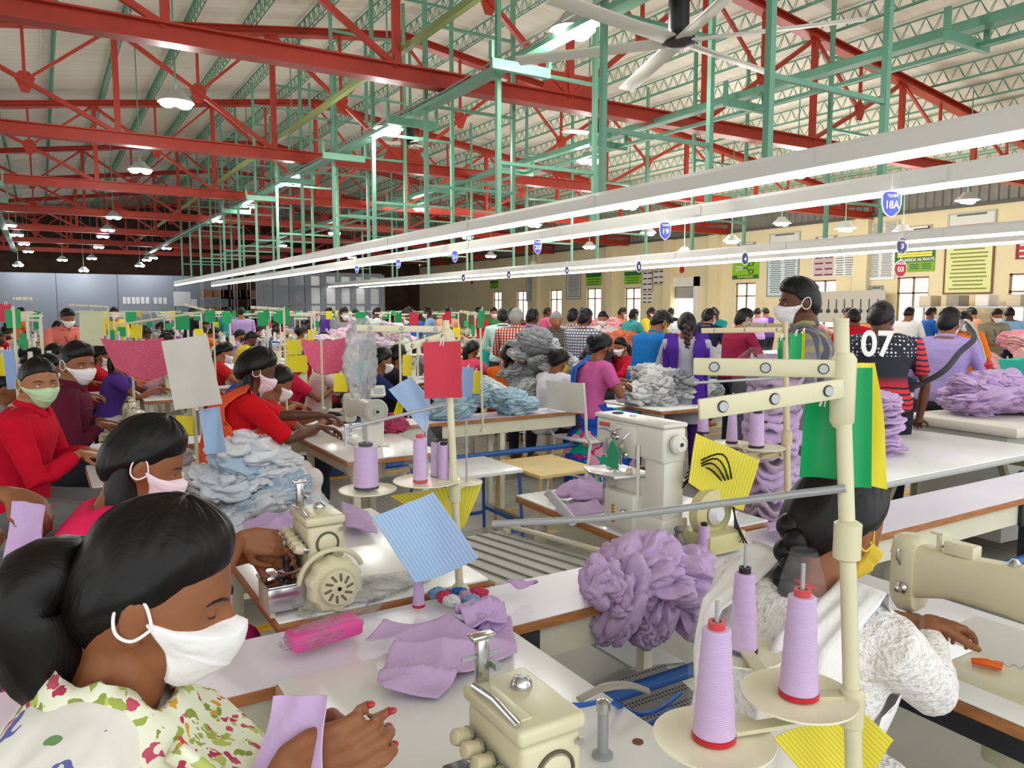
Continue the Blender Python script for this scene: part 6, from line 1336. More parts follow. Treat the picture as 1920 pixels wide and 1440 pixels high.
obj('bangles', MB().tube([f7['arms'][-1][2]+Vector((-.02, .03*math.cos(a), .03*math.sin(a))) for a in np.linspace(0, 2*PI, 16)], .005, 6), mat('bangle_gold', '#d98a2e', .3, metal=.5), e)
# standing men
F_M = figure(hip=(0, 0, .9), lean=5, seated=False, hpitch=12, lh=Vector((.3, .12, 1.0)), rh=Vector((.3, -.12, .98)), sleeve=1.85, fem=False, vx=.009, style='quiff', hairth=.016, tunic=False, legs=True)
loc8, rz8, f8 = fitfig(PD(1498, 568, 3.7), 128, lean=3, seated=False, hyaw=18, hpitch=4, sleeve=1.8, fem=False, vx=.007, style='quiff', hairth=.014, tunic=False)
p = PD(1500, 575, 3.75)
e = person('tall young man in a grey plaid shirt and white mask pulled down, at right', loc8, rz8, f8, SK2, cloth_check('plaid_grey', '#77757c', '#8f8c5c', '#4c4a58', 34), cloth('#3a3c44'), HAIR, MASKW, face=True, lids=.6)
# 07 jersey
JER = NT('jersey_striped'); tc = JER.n('ShaderNodeTexCoord'); sp_ = JER.n('ShaderNodeSeparateXYZ'); JER.l(tc.outputs['Object'], sp_.inputs[0])
rp = JER.ramp(sp_.outputs[2], [(0, lin('#c81e30')), (.0, lin('#c81e30'))]); mr = JER.n('ShaderNodeMapRange'); mr.inputs[1].default_value = .8; mr.inputs[2].default_value = 1.4; JER.l(sp_.outputs[2], mr.inputs[0]); JER.l(mr.outputs[0], rp.inputs[0])
els = rp.color_ramp.elements; els[0].position = .5; els[1].position = .62; els[1].color = lin('#1c1e2c')
vo = JER.n('ShaderNodeTexVoronoi', i_Scale=40.0, i_Randomness=0.0); JER.l(tc.outputs['Object'], vo.inputs[0]); lt = JER.n('ShaderNodeMath', operation='LESS_THAN', i_1=.3); JER.l(vo.outputs[0], lt.inputs[0]); gt = JER.n('ShaderNodeMath', operation='GREATER_THAN', i_1=1.3); JER.l(sp_.outputs[2], gt.inputs[0])
ml = JER.n('ShaderNodeMath', operation='MULTIPLY'); JER.l(lt.outputs[0], ml.inputs[0]); JER.l(gt.outputs[0], ml.inputs[1]); mx = JER.n('ShaderNodeMix', data_type='RGBA'); JER.l(ml.outputs[0], mx.inputs[0]); JER.l(rp.outputs[0], mx.inputs[6]); mx.inputs[7].default_value = lin('#c9ccd8')
wv = JER.n('ShaderNodeTexWave', bands_direction='Z', i_Scale=9.0, i_Distortion=3.0); JER.l(tc.outputs['Object'], wv.inputs[0]); g2 = JER.n('ShaderNodeMath', operation='GREATER_THAN', i_1=.72); JER.l(wv.outputs[0], g2.inputs[0]); g3 = JER.n('ShaderNodeMath', operation='LESS_THAN', i_1=1.12); JER.l(sp_.outputs[2], g3.inputs[0]); m3 = JER.n('ShaderNodeMath', operation='MULTIPLY'); JER.l(g2.outputs[0], m3.inputs[0]); JER.l(g3.outputs[0], m3.inputs[1])
mx2 = JER.n('ShaderNodeMix', data_type='RGBA'); JER.l(m3.outputs[0], mx2.inputs[0]); JER.l(mx.outputs[2], mx2.inputs[6]); mx2.inputs[7].default_value = lin('#14141c'); 
ab = JER.n('ShaderNodeMath', operation='ABSOLUTE'); JER.l(sp_.outputs[1], ab.inputs[0]); ga = JER.n('ShaderNodeMath', operation='GREATER_THAN', i_1=.205); JER.l(ab.outputs[0], ga.inputs[0])
m5 = JER.n('ShaderNodeMix', data_type='RGBA'); JER.l(g2.outputs[0], m5.inputs[0]); m5.inputs[6].default_value = lin('#d0303c'); m5.inputs[7].default_value = lin('#1c1e2c')
m4 = JER.n('ShaderNodeMix', data_type='RGBA'); JER.l(ga.outputs[0], m4.inputs[0]); JER.l(mx2.outputs[2], m4.inputs[6]); JER.l(m5.outputs[2], m4.inputs[7]); JER.l(m4.outputs[2], JER.b.inputs['Base Color']); JER.b.inputs['Roughness'].default_value = .8
loc, rz, f9 = fitfig(PD(1652, 598, 5.1), 38, lean=9, seated=False, hyaw=-15, hpitch=24, sleeve=.75, fem=False, vx=.008, style='quiff', hairth=.012, tunic=False, bend=1.3, wid=1.02)
e = person('man in a black and red sports jersey numbered 07, back to the camera', loc, rz, f9, SK2, JER.m, cloth('#24262e'), HAIR, MASKB, tname='jersey')
q = f9['surf'](.8, .035, -1, .012); text_mesh('07', .2, WH, e, tuple(q), (R(80), 0, -PI/2), .006, 'jersey_number').scale = (.95, 1.15, 1)
def stand_at(label, px, py, dep, rz, fig, **kw):
    p = PD(px, py, dep); return person(label, (p.x, p.y, 0), rz, fig, **kw)
stand_at('man in a lavender shirt bending over the ironing table', 1770, 640, 6.0, R(10), F_M, skin=SK1, top=cloth('#a594c8'), bottom=cloth('#3a3c44'), mask=MASKP)
F_B = figure(hip=(0, 0, .9), lean=14, seated=False, hpitch=40, hyaw=-10, lh=Vector((.42, .12, .95)), rh=Vector((.4, -.12, .92)), sleeve=1.85, fem=False, vx=.009, style='quiff', hairth=.026, tunic=False, bend=1.3, wid=1.06)
stand_at('man in a bright blue shirt bending over a table, centre right', 1212, 600, 7.3, R(8), F_B, skin=SK1, top=cloth('#1f6cb0'), bottom=cloth('#2c3a60'), mask=MASKY)
F_W = figure(hip=(0, 0, .88), lean=4, seated=False, hpitch=14, lh=Vector((.3, .12, .98)), rh=Vector((.3, -.12, .98)), sleeve=1.2, vx=.01, style='long', hairth=.016, sc=.97)
p = PD(1287, 640, 6.9)
e = person('woman with a braid, grey top and purple dupatta, seen from behind', (p.x, p.y, 0), R(45), F_W, skin=SK2, top=cloth('#a9a6b0'), bottom=cloth('#4a2a7a'), mask=None, tname='top')
obj('braid', tail(F_W['HM'], 'braid', .34, .034, .02), mat('brown_hair', '#3a2620', .5, bump=.5, bs=60), e)
for s_ in (-1, 1): obj('dupatta', drape(F_W, [(.6, 1, 0), (.85, 1, 0), (.97, 0, 0), (.8, -1, 0), (.4, -1, 0), (.0, -1, 0), (-.1, -1, .15)], s_*.135, .065, seed=s_), cloth('#4b2a8a'), e)
F_S = figure(hip=(0, 0, .9), lean=7, seated=False, hpitch=16, lh=Vector((.35, .1, 1.05)), rh=Vector((.35, -.1, 1.03)), sleeve=.8, fem=False, vx=.01, style='quiff', hairth=.016, tunic=False)
stand_at('man in a maroon t-shirt with patterned mask sorting cloth', 1378, 600, 8.0, R(-15), F_S, skin=SK3, top=cloth('#8e2440'), bottom=cloth('#2a2c38'), mask=MASKP)
stand_at('man in a red polo shirt with his back to us near the wall', 1606, 585, 9.5, R(50), F_S, skin=SK2, top=cloth('#c2142c'), bottom=cloth('#2a2c38'), mask=None)
e = stand_at('man in a salmon shirt with a lanyard standing among the rows at left', 118, 575, 9.4, R(-70), F_S, skin=SK1, top=cloth('#d9776a'), bottom=cloth('#3a3c44'), mask=MASKW); lanyard(e, F_S)
e = stand_at('man in an olive shirt with lanyard standing by the wall at right', 1860, 590, 12.5, R(-120), F_S, skin=SK1, top=cloth('#8a846c'), bottom=cloth('#3a3c44'), mask=MASKW); lanyard(e, F_S)
stand_at('woman in an orange and black kurta standing at the right tables', 1808, 598, 9.0, R(-150), F_W, skin=SK1, top=cloth_pat('orange_black', '#e8742a', ['#2a2428', '#e8742a'], 12, .35), bottom=cloth('#2a2428'), mask=MASKW, tname='top')
# centre group of standing people
for lab, px, py, dep, rz, fg_, top, hr, mk in [
    ('man in a mint green shirt standing in the centre group', 943, 575, 10.5, 60, F_M, '#bfe0d6', HAIR, MASKW), ('grey-haired man in an orange checked shirt', 966, 580, 9.2, 50, F_M, '#e0604a', HGREY, None),
    ('man in a dusty purple shirt leaning on the table', 991, 575, 9.8, 20, F_M, '#a48cb8', HAIR, None), ('elderly woman with grey hair in a dark shawl', 1040, 582, 9.8, -110, F_W, '#5e5a52', HGREY, None),
    ('man in a grey checked shirt standing behind the striped shirt', 1070, 568, 10.2, 30, F_M, '#9c9a94', HAIR, None), ('man in a navy striped shirt, centre', 1090, 590, 8.8, 20, F_M, '#3c4a78', HAIR, None),
    ('woman in a white and maroon uniform standing facing us', 1133, 588, 11.5, -140, F_W, '#e8dcdc', HAIR, MASKW), ('man in dark maroon at the back of the centre group', 963, 570, 13, 70, F_M, '#6a2438', HAIR, None),
    ('man in a navy top behind the red pole', 1322, 592, 10.5, 10, F_S, '#2c2a4a', HAIR, MASKP), ('man in dark shirt standing near the white door', 1315, 588, 14, -60, F_S, '#4a4450', HAIR, MASKW),
    ('woman in pale pink near the scissors banner', 1386, 590, 12.5, -100, F_W, '#e6b8b0', HAIR, MASKW), ('person in pale blue at the grey office partition', 661, 568, 14, -90, F_S, '#c9dce8', HAIR, MASKB),
    ('person in teal by the far windows', 1180, 588, 14, 0, F_S, '#4aa0a0', HAIR, MASKW), ('person in white leaning by the glazed partition', 735, 578, 13, -20, F_B, '#e8e6e2', HAIR, MASKW)]:
    t_ = cloth_check('check_'+top[1:], top, '#e9e0dc', '#8c3a34' if 'orange' in lab else '#6a6a74', 60, True) if 'checked' in lab or 'striped' in lab else cloth(top)
    stand_at(lab, px, py, dep, R(rz), fg_, skin=[SK1, SK2, SK3][px % 3], top=t_, bottom=cloth(['#2a2c38', '#3f4458', '#54483e'][px % 3]), hair=hr, mask=mk)
# ------------------------------------------------------------------ seated figures reused through the rows
F1 = figure(hip=(0, 0, .52), lean=12, hpitch=26, lh=Vector((.48, .08, .84)), rh=Vector((.46, -.1, .84)), sleeve=.6, vx=.012, detail=False, style='long', hairth=.018, handseg=6)
F2 = figure(hip=(0, 0, .54), lean=8, hpitch=14, hyaw=15, lh=Vector((.45, .1, .84)), rh=Vector((.44, -.06, .86)), sleeve=1.3, vx=.012, detail=False, style='part', hairth=.018, handseg=6)
F3 = figure(hip=(0, 0, .55), lean=14, hpitch=32, hyaw=-12, lh=Vector((.48, .1, .84)), rh=Vector((.48, -.06, .84)), sleeve=.9, vx=.012, detail=False, style='long', hairth=.018, handseg=6, fem=False, tunic=False)
F4 = figure(hip=(0, 0, .93), lean=5, seated=False, hpitch=10, lh=Vector((.35, .1, 1.0)), rh=Vector((.35, -.1, 1.0)), sleeve=1.2, vx=.013, detail=False, style='short', hairth=.02, handseg=6, fem=False, tunic=False)
TL = {id(f_): [tail(f_['HM'], 'bun'), tail(f_['HM'], 'pony', .3, .03), tail(f_['HM'], 'long', .4, .05), tail(f_['HM'], 'braid', .36, .026)] for f_ in (F1, F2, F3)}
def seatp(label, loc, rz, f_, tk, skin, top, bottom, mask, hair=HAIR, group=None):
    e = person(label, loc, rz, f_, skin, cloth(top), cloth(bottom), hair, mask, group=group, straps=False, tname='top')
    if tk is not None and id(f_) in TL: obj(['hair_bun', 'ponytail', 'long_hair', 'braid'][tk], TL[id(f_)][tk], hair, e)
    return e
def seat_px(label, px, py, dep, rz, f_, tk, top, mask, skin=SK1, bottom='#3a3c44', hair=HAIR):
    p = PD(px, py, dep); off = f_['HM'].translation; o_ = Matrix.Rotation(R(rz), 3, 'Z') @ Vector((off.x, 0, 0)); return seatp(label, (p.x-o_.x, p.y-o_.y, 0), R(rz), f_, tk, skin, top, bottom, mask, hair)
for a in [('woman in a blue jacket bending low, left of centre', 478, 640, 6.0, 0, F3, 0, '#2c4ea0', MASKW), ('woman behind the one in red, leaning over her machine', 520, 690, 5.2, 0, F1, 0, '#c83a3a', MASKW),
    ('woman in teal with pale mask at the left edge', 85, 628, 6.6, 0, F1, 1, '#1f9aa8', MASKP), ('woman with black bun just left of the one in teal', 60, 615, 7.2, 0, F3, 0, '#5a4a6a', MASKW), ('woman in brown seated behind the one in teal', 98, 600, 7.8, -10, F2, 1, '#8c5a44', MASKP),
    ('woman in a red dress with ponytail before the pale pink heap', 556, 622, 7.2, 0, F1, 2, '#d42a4a', None), ('woman in red and black vest, back turned', 590, 600, 8.8, 30, F2, 3, '#b8242e', None), ('woman with curly hair beside the pink cloth', 618, 622, 7.6, 0, F1, 1, '#e8dcd6', MASKK),
    ('woman with long hair in navy and peach beside the bag', 715, 640, 7.0, -20, F2, 2, '#24305e', MASKW), ('woman in black seated behind the plastic bag', 745, 640, 7.6, -10, F2, 2, '#2a282e', MASKW),
    ('older woman in an orange blouse with grey hair', 955, 618, 7.8, 30, F2, 3, '#d8601e', None), ('woman in purple and white with bun behind the tall grey pile', 1050, 625, 7.4, 10, F1, 0, '#e6e2ee', MASKY), ('woman in white with a red-banded braid', 1105, 612, 7.9, 20, F1, 3, '#f0eef2', MASKP),
    ('woman in purple and yellow in the centre rows', 1010, 592, 10.5, -10, F2, 2, '#5a2a8a', MASKP), ('woman in red among orange garments', 1165, 600, 9.6, 170, F2, 1, '#c01e34', MASKW), ('person with a dark bun behind the orange garments', 1148, 600, 10.8, 180, F1, 0, '#7a2a44', MASKP),
    ('woman in pink and gold seated near the green flag', 885, 612, 9.5, 20, F1, 1, '#e0506a', None), ('person in black at the near left edge of the red boy', 8, 655, 5.0, 0, F1, 1, '#8a8a90', None)]: seat_px(*a)
# ================================================================== BACKGROUND ROWS
rb = random.Random(21)
TMB = None
def bg_station(x, y, side):
    pass
# one low-detail station of each kind, then copies
bgT = thing('work_table', 'white sewing table in the rows beyond the aisle', 'table', (0, -50, 0), 0, 'sewing tables in the far rows')
obj('tabletop', MB().bx(-.28, .28, -.45, .45, .752, .76), WHITE, bgT, smooth=False); obj('edge_band', MB().bx(-.285, .285, -.455, .455, .725, .7515), OAK, bgT, smooth=False)
for a in (-1, 1):
    for b in (-1, 1): obj('leg', MB().bx(a*.22-.02, a*.22+.02, b*.38-.02, b*.38+.02, 0, .725), CREAM, bgT, smooth=False)
bgM = make_lockstitch((0, -50, .76), 'cream sewing machine in the rows beyond the aisle', lod=1); bgM['group'] = 'sewing machines in the far rows'
bgS = thing('thread_stand', 'ivory thread stand in the rows beyond the aisle', 'thread stand', (0, -50, .76), 0, 'thread stands in the far rows')
obj('pole', MB().cyl((0, 0, 0), (0, 0, .8), .011, n=8), CREAM, bgS); obj('guide_arm', MB().box((-.13, 0, .78), (.3, .006, .022)), CREAM, bgS, smooth=False); obj('guide_arm', MB().box((-.1, .05, .74), (.24, .006, .02), rz=.5), CREAM, bgS, smooth=False)
obj('tray', MB().cyl((-.1, 0, .3), (-.1, 0, .305), .08, n=16).cyl((.05, .08, .3), (.05, .08, .305), .07, n=16), mat('tray_ivory', '#ebe6c8'), bgS, smooth=False)
bgC = thing('thread_cone', 'thread cone on a stand in the far rows', 'thread cone', (0, -50, 0), 0, 'thread cones in the far rows'); obj('winding', MB().cyl((0, 0, 0), (0, 0, .14), .028, .02, n=10), TH_G, bgC, objmat=True)
bgF = thing('signal_card', 'signal card on a stand in the far rows', 'signal card', (0, -50, 0), 0, 'signal cards in the far rows'); obj('sheet', MB().box((0, 0, 0), (.13, .004, .17)), GC, bgF, objmat=True, smooth=False)
bgK = stool((0, -50, 0), 'cream stool in the far rows', .34, .3, .44); bgK['group'] = 'stools in the far rows'
used = {}
def use(t_, loc, rz=0, label=None, **kw):
    if t_.name not in used: used[t_.name] = 1; t_.location = loc; t_.rotation_euler[2] = rz; 
    else: t_ = dup(t_, loc, rz, label, **kw); return t_
    if label: t_['label'] = label
    if 'recol' in kw and kw['recol']:
        for ch in t_.children:
            k = ch.name.split('.')[0]
            if k in kw['recol']: ch.material_slots[0].link = 'OBJECT'; ch.material_slots[0].material = kw['recol'][k]
    return t_
COLS = [('orange', '#e8782e'), ('pink', '#e06a94'), ('red', '#c42430'), ('pale blue', '#8fb4d8'), ('white', '#e9e6e2'), ('purple', '#5a3a90'), ('teal', '#2a9a94'), ('yellow', '#dcc23e'), ('maroon', '#6e2438'), ('green', '#3f8a4e'), ('peach', '#f0a888'), ('blue', '#2a62b0'), ('grey', '#8c8a90'), ('lilac', '#b79acc'), ('black', '#26242a')]
rowsY = [('second', 8.75), ('third', 12.3), ('fourth', 15.8), ('fifth', 19.3), ('sixth', 22.8), ('seventh', 26.3)]
GCOL = ['#e79aa4', '#c9a8cc', '#9fb6a4', '#dfe2e4', '#6f8f86', '#e8b0b8', '#b6c4d4', '#e07a5c']
nP = 0
for rn, ry in rowsY:
    xmax = min(2.0+ry*.42, 11.5) if ry > 12 else (4.4 if ry < 9 else 6.0)
    e = thing('conveyor_table', 'long white conveyor table of the %s row beyond the aisle' % rn, 'conveyor table', (-2, ry, 0)); obj('tabletop', MB().bx(0, xmax+2, 0, .3, .71, .745), LAV, e, smooth=False); obj('edge_strip', MB().bx(0, xmax+2, -.004, 0, .715, .74), OAK, e, smooth=False)
    k = .5
    while k < xmax+2: obj('leg', MB().bx(k-.02, k+.02, .05, .09, 0, .71), CREAM, e, smooth=False); k += 2.6
    for side in (-1, 1):
        yc = ry+.15+side*.66; x = -.6-rb.random()*.4
        while x < xmax:
            # skip stations outside the view wedge
            v = Vector((x, yc, .8))-_C; dpt = v.dot(_f); pxx = 960+FPX*v.dot(_r)/dpt
            if -90 < pxx < 1960:
                SD = 'near' if side < 0 else 'far'; use(bgT, (x+.45, yc, 0), label='white sewing table, %s side of the %s sewing row' % (SD, rn)); use(bgM, (x+.45, yc+rb.uniform(-.1, .1), .76), label='cream sewing machine, %s side of the %s sewing row' % (SD, rn))
                if rb.random() < .85:
                    sx, sy = x+.66, yc+side*.05+.2; use(bgS, (sx, sy, .76), rb.uniform(-.3, .3), label='ivory thread stand, %s side of the %s sewing row' % (SD, rn)); tc_ = rb.choice([TH_G, TH_W, TH_L, TH_B, TH_W])
                    if ry < 18: use(bgC, (sx-.1, sy, 1.07), label='thread cone on a stand of the %s sewing row' % rn, recol={'winding': tc_}); use(bgC, (sx+.05, sy+.08, 1.07), label='thread cone on a stand of the %s sewing row' % rn, recol={'winding': tc_})
                    r_ = rb.random(); cm = GC if r_ < .62 else YC if r_ < .82 else RC if r_ < .9 else MATS['sheet_blue']
                    if r_ < .97 and ry < 23: use(bgF, (sx-.05, sy-.02, 1.48 if rb.random() < .6 else 1.2), rb.uniform(-.9, .3), label='%s signal card in the %s sewing row' % ({'card_green': 'green', 'card_yellow': 'yellow', 'card_red': 'red'}.get(cm.name, 'pale blue'), rn), recol={'sheet': cm})
                if rb.random() < .9:
                    cn, ch = rb.choice(COLS); f_ = rb.choice([F1, F1, F2, F3]); tk = rb.choice([0, 1, 2, 3, 3]) if f_ is not F3 else rb.choice([0, None]); hn = {0: 'a bun', 1: 'a ponytail', 2: 'long loose hair', 3: 'a braid', None: 'short hair'}[tk]
                    seatp('person in %s with %s, seated in the %s sewing row' % (cn, hn, rn), (x-.1, yc+rb.uniform(-.1, .1), 0), R(rb.uniform(-12, 12)), f_, tk, rb.choice([SK1, SK2, SK3]), ch, rb.choice(['#3a3c44', '#8a4a5e', '#4a5a80', '#d8d0cc']), rb.choice([MASKW, MASKW, MASKP, MASKB, MASKK, None]), group='people in the %s sewing row' % rn); nP += 1
                    if ry < 13: use(bgK, (x-.1, yc, 0), label='cream stool in the %s sewing row' % rn)
                if rb.random() < .6:
                    c_ = rb.choice(GCOL)
                    for q in range(1):
                        o = obj('garment', CRUM[rb.randrange(5)], cloth(c_), objmat=True); o.location = (x+.42+rb.uniform(-.06, .06), yc-side*.25+rb.uniform(-.1, .1), .8+.05*q); o.scale = (.2, .17, .11); o.rotation_euler = (0, 0, rb.uniform(0, 6)); tag(o, 'crumpled garment on a table of the %s sewing row' % rn, 'garment', 'garments in the %s row' % rn)
            x += 1.27
# pink cloths draped over stands
PK = cloth_pat('pink_print', '#d0607c', ['#e08a9c', '#c04a6a'], 60, .4)
for lab, pts in (('deep pink printed cloth spread behind the young men', [(188, 634, 6.2), (306, 632, 6.3), (330, 690, 6.2), (215, 690, 6.0)]), ('deep pink printed cloth stretched beside the plastic bag', [(563, 634, 6.6), (648, 632, 6.8), (645, 688, 6.6), (572, 672, 6.4)])):
    quad_sheet('pink_cloth', lab, 'cloth', [PD(*p) for p in pts], PK, .006, .09)
    c = PD((pts[0][0]+pts[1][0])/2, 634, 6.4); make_stand('thin stand behind the pink cloth '+('of the young men' if 'young' in lab else 'by the plastic bag'), (c.x, c.y+.05, .76), (c.x, c.y+.05, 1.34), .011)
# yellow cards, green cards seen between the rows, placed where the photograph shows them
for i, (x0, y0, x1, y1, d, m, t_) in enumerate([(12, 580, 38, 615, 4.9, GC, 'green signal card at the left edge beside the red card'), (0, 570, 20, 603, 5.2, RC, 'red card at the left edge of the frame'), (522, 578, 543, 608, 6.0, GC, 'green signal card above the woman in red'),
    (494, 577, 505, 598, 7.0, GC, 'narrow green signal card left of the larger green one'), (385, 581, 403, 604, 6.6, GC, 'green signal card over the big grey card'), (742, 586, 753, 605, 7.4, GC, 'green signal card left of the ivory guide arm'), (896, 580, 908, 615, 5.0, GC, 'dark green card on the thin pole at centre'),
    (538, 637, 565, 665, 5.6, YC, 'yellow card below the green signal card'), (536, 666, 575, 698, 5.7, YC, 'second yellow card on the same thin pole'), (152, 583, 192, 648, 7.5, mat('card_pale', '#d6d9b4', .6), 'pale green-grey card standing in the left rows'),
    (755, 665, 772, 705, 5.6, YC, 'yellow card beyond the bag'), (865, 688, 887, 745, 4.6, MATS['sheet_blue'], 'narrow pale blue tag right of the red card'), (884, 695, 900, 738, 4.7, YC, 'narrow yellow tag right of the pale blue one'), (10, 655, 30, 730, 4.6, MATS['sheet_blue'], 'pale blue sheet hanging at the left edge'), (0, 665, 12, 705, 4.7, YC, 'yellow card behind the pale blue sheet at left'),
    (330, 780, 362, 815, 3.75, YC, 'yellow card under the big grey card'), (626, 700, 652, 735, 4.9, YC, 'yellow card behind the lockstitch machine'), (246, 608, 266, 634, 7.0, YC, 'round-edged yellow card left of the pink cloth')]):
    card('signal_card', t_, 'signal card', x0, y0, x1, y1, d, m, rb.uniform(-6, 6), rb.uniform(-10, 10))
quad_sheet('production_sheet', 'grey-blue checked sheet and bag left of the red card', 'paper', [PD(728, 730, 3.6), PD(770, 705, 3.6), PD(805, 745, 3.5), PD(800, 815, 3.5)], lined('sheet_blue', '#a9c6ea', '#8da9d2', 18, 1, .22))
quad_sheet('production_sheet', 'narrow yellow sheet left of the grey-blue one', 'paper', [PD(757, 716, 3.7), PD(768, 720, 3.7), PD(752, 780, 3.6), PD(738, 775, 3.6)], YC)
# thin stand poles with arms in the middle distance
for i, (x0, y0, x1, y1, d, arms) in enumerate([(905, 800, 900, 585, 5.3, [(900, 590, 862, 584)]), (538, 780, 532, 580, 5.4, [(532, 580, 470, 576)]), (404, 690, 399, 580, 7, [(399, 582, 215, 610), (399, 585, 345, 571)]), (30, 700, 25, 575, 4.8, [(25, 560, 60, 560)]), (752, 740, 749, 620, 5.5, [(749, 620, 720, 630)]), (205, 660, 202, 575, 7.4, [(202, 575, 130, 572)])]):
    b_, t_ = PD(x0, y0, d), PD(x1, y1, d); b_ = PZ(*proj(b_), .76) if False else Vector((b_.x, b_.y, .76))
    make_stand(['thin ivory pole with the dark green card, centre', 'thin ivory pole with green and yellow cards above the woman in red', 'thin ivory pole left of the woman in red, with long guide arms', 'ivory pole with a green card at the left edge', 'ivory pole right of the hanging plastic bag', 'thin ivory pole beside the salmon shirted man'][i], b_, t_, .009, arms=[(PD(a, b, d), PD(c, dd_, d*.97), .02) for a, b, c, dd_ in arms])
# right-hand tables with packing work
for lab, x0, x1, y0, y1, z in [('white packing table beyond the blue-shirted man', 5.6, 8.2, 6.0, 6.9, .8), ('white packing table behind the jersey man', 6.2, 9.0, 4.2, 4.9, .78), ('brown-edged packing table near the wall at right', 9.5, 13.5, 4.5, 5.4, .85), ('white packing table with orange bundles', 6.3, 9.5, 8.2, 9.1, .82), ('long packing table in front of the far windows', 8, 13, 11.5, 12.5, .82), ('packing table of the centre standing group', 4.9, 7.6, 7.6, 8.3, .8), ('packing table by the white door', 11, 16, 9, 10, .82)]:
    work_table(lab, x0, x1, y0, y1, z=z, foot=False)
PKG = [('pink garment bundle', ['#e79aa4', '#eab4b4']), ('orange garment bundle', ['#f08860', '#e87048']), ('pale grey garment bundle', ['#c9ccd0', '#dfe2e4']), ('navy garment bundle', ['#2c3050', '#3a3e60']), ('white garment bundle', ['#e8e8e8', '#d4dae0'])]
for i, (x, y, z, rx, ry, h, n, k) in enumerate([(7.0, 6.4, .8, .6, .3, .18, 10, 2), (6.4, 4.5, .78, .4, .25, .2, 9, 2), (7.8, 4.55, .78, .5, .25, .16, 9, 3), (10.6, 4.9, .85, .7, .35, .35, 16, 0), (12.4, 4.9, .85, .6, .3, .3, 12, 1), (7.0, 8.6, .82, .5, .3, .35, 12, 1), (8.4, 8.6, .82, .6, .3, .3, 12, 1), (6.0, 7.9, .8, .5, .25, .25, 8, 3), (9.5, 12, .82, 1.0, .4, .5, 16, 0), (11.5, 12, .82, .8, .4, .4, 12, 4), (12.5, 9.5, .82, .9, .4, .4, 12, 0), (14.5, 9.5, .82, .8, .4, .4, 10, 1), (9.6, 3.2, .8, .6, .3, .2, 9, 4)]):
    heap('%s piled on packing table %s' % (PKG[k][0], ['left', 'middle', 'right'][i % 3]), 'garment bundle', (x, y, z), rx, ry, h, n, [cloth(c) for c in PKG[k][1]], .22, seed=30+i, group='%s heap' % PKG[k][0], flat=.5, name='garment_bundle')
work_table('white packing table behind the ironing station', 8.8, 10.6, 2.8, 3.6, z=.8, foot=False)
# pale heap of baby clothes in the middle of the rows
heap('pale pink and mint garment in the big heap before the office partition', 'garment', (4.0, 10.6, .76), .9, .4, .62, 30, [cloth('#e6c4d4'), cloth('#cfdcd0'), cloth('#e3d0dc')], .23, seed=61, flat=.5, group='big pastel heap', power=1.6)
work_table('table under the big pastel heap', 3.0, 5.0, 10.2, 11.0)
# standing people far in the hall
for i in range(26):
    px = [30, 212, 355, 430, 452, 610, 640, 700, 770, 810, 838, 905, 925, 1020, 1100, 1160, 1215, 1255, 1345, 1420, 1440, 1585, 1700, 1738, 1895, 1830][i]; d = rb.uniform(12, 19); cn, ch = COLS[(i*7) % 15]
    p = PD(px, 580, d)
    if p.x > WALLX-1: p = PX(px, 580, WALLX-1.5)
    person('person in %s standing far back in the hall' % cn, (p.x, p.y, 0), R(rb.uniform(-180, 180)), F4, rb.choice([SK1, SK2, SK3]), cloth(ch), cloth('#2c2e38'), HAIR, rb.choice([MASKW, MASKP, None]), group='people standing far back', straps=False)
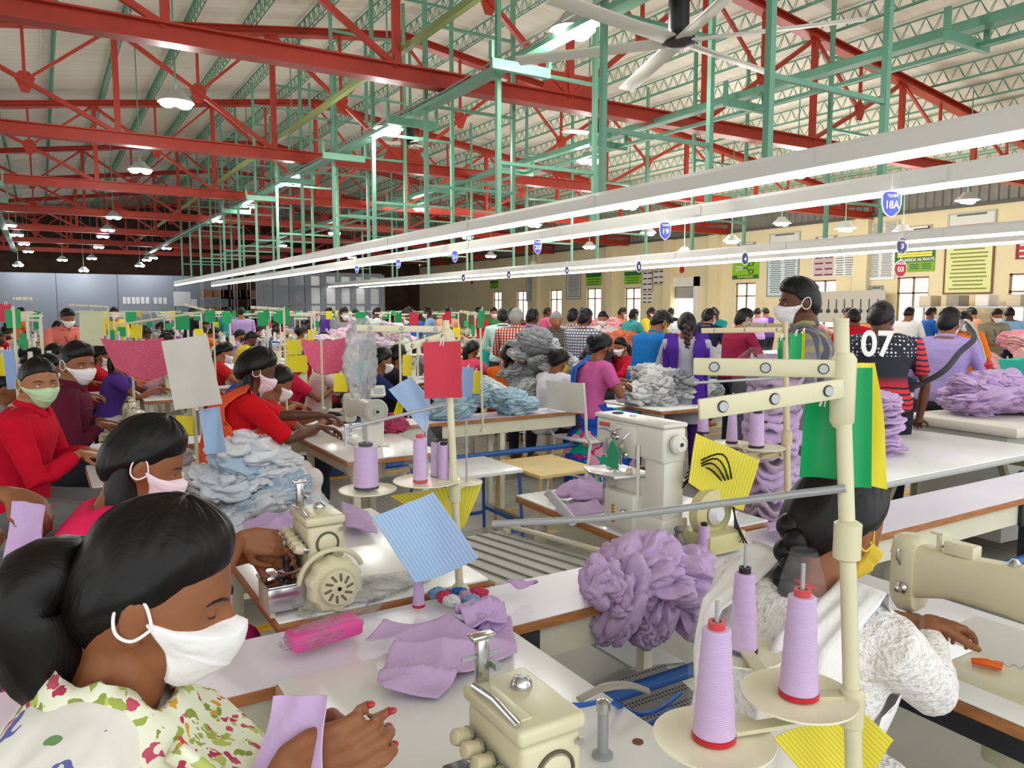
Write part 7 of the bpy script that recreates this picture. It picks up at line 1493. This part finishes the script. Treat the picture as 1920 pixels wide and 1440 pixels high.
# wall equipment: meter cabinet, shelf of parcels
e = thing('valve_board', 'pale board of gauges and valves on the wall behind the masked man', 'equipment board', tuple(PX(1560, 580, WALLX-.5)), 0); W_ = 2.4
obj('panel', MB().bx(0, .05, -1.7, 1.7, -.4, .55), mat('board_pale', '#b7b1a4', .6), e, smooth=False)
for k in range(12): obj('gauge', MB().lathe([(.06, 0), (.06, .04), (.02, .05)], c=(0, -1.5+k*.27, -.05), ax=(-1, 0, 0), n=10).bx(-.02, 0, -1.51+k*.27, -1.49+k*.27, -.05, .3), DARK, e)
e = thing('parcel_shelf', 'grey steel shelf stacked with wrapped parcels by the right wall', 'shelf', tuple(PX(1818, 622, WALLX-1)), 0)
obj('frame', MB().bx(-.3, .3, -1.4, 1.4, -.02, .02).bx(-.3, .3, -1.4, 1.4, .6, .64).bx(-.3, -.25, -1.4, -1.35, -1.3, .62).bx(-.3, -.25, 1.35, 1.4, -1.3, .62).bx(.25, .3, 1.35, 1.4, -1.3, .62).bx(.25, .3, -1.4, -1.35, -1.3, .62), STEEL, e, smooth=False)
for k in range(7): 
    o = single('parcel', MB().bx(-.25, .25, -.16, .16, 0, .28), mat('parcel_%d' % (k % 3), ['#c4b69c', '#8c8478', '#d8d4cc'][k % 3], .6), 'wrapped parcel on the grey steel shelf, %s from its near end' % ORD[k], 'parcel', tuple(PX(1818, 622, WALLX-1)+Vector((0, -1.1+k*.36, .02 if k % 2 else .64))), bev=.02)
# racks in the opening at the far left-centre
xa, xb = at(393, 38).x, at(486, 38).x
for k in range(3):
    x = xa+(xb-xa)*(k+.5)/3; e = thing('storage_rack', 'dark storage rack with brown cartons, %s one in the far opening' % ('left', 'middle', 'right')[k], 'rack', (x, 38, 0)); m = MB()
    for z in (.5, 1.3, 2.1, 2.9): m.bx(-.7, .7, -.3, .3, z, z+.04)
    for a in (-.7, .66):
        for b in (-.3, .26): m.bx(a, a+.04, b, b+.04, 0, 3.1)
    obj('frame', m, STEEL, e, smooth=False)
    for q in range(6): single('carton', MB().bx(-.2, .2, -.2, .2, 0, .36), mat('carton_brown', '#a07850', .7), 'brown carton, %s on the %s shelf of the %s far rack' % (ORD[q % 3], 'lower' if q < 3 else 'upper', ('left', 'middle', 'right')[k]), 'carton', (x-.45+(q % 3)*.45, 38, 1.345 if q < 3 else 2.145), smooth=False)
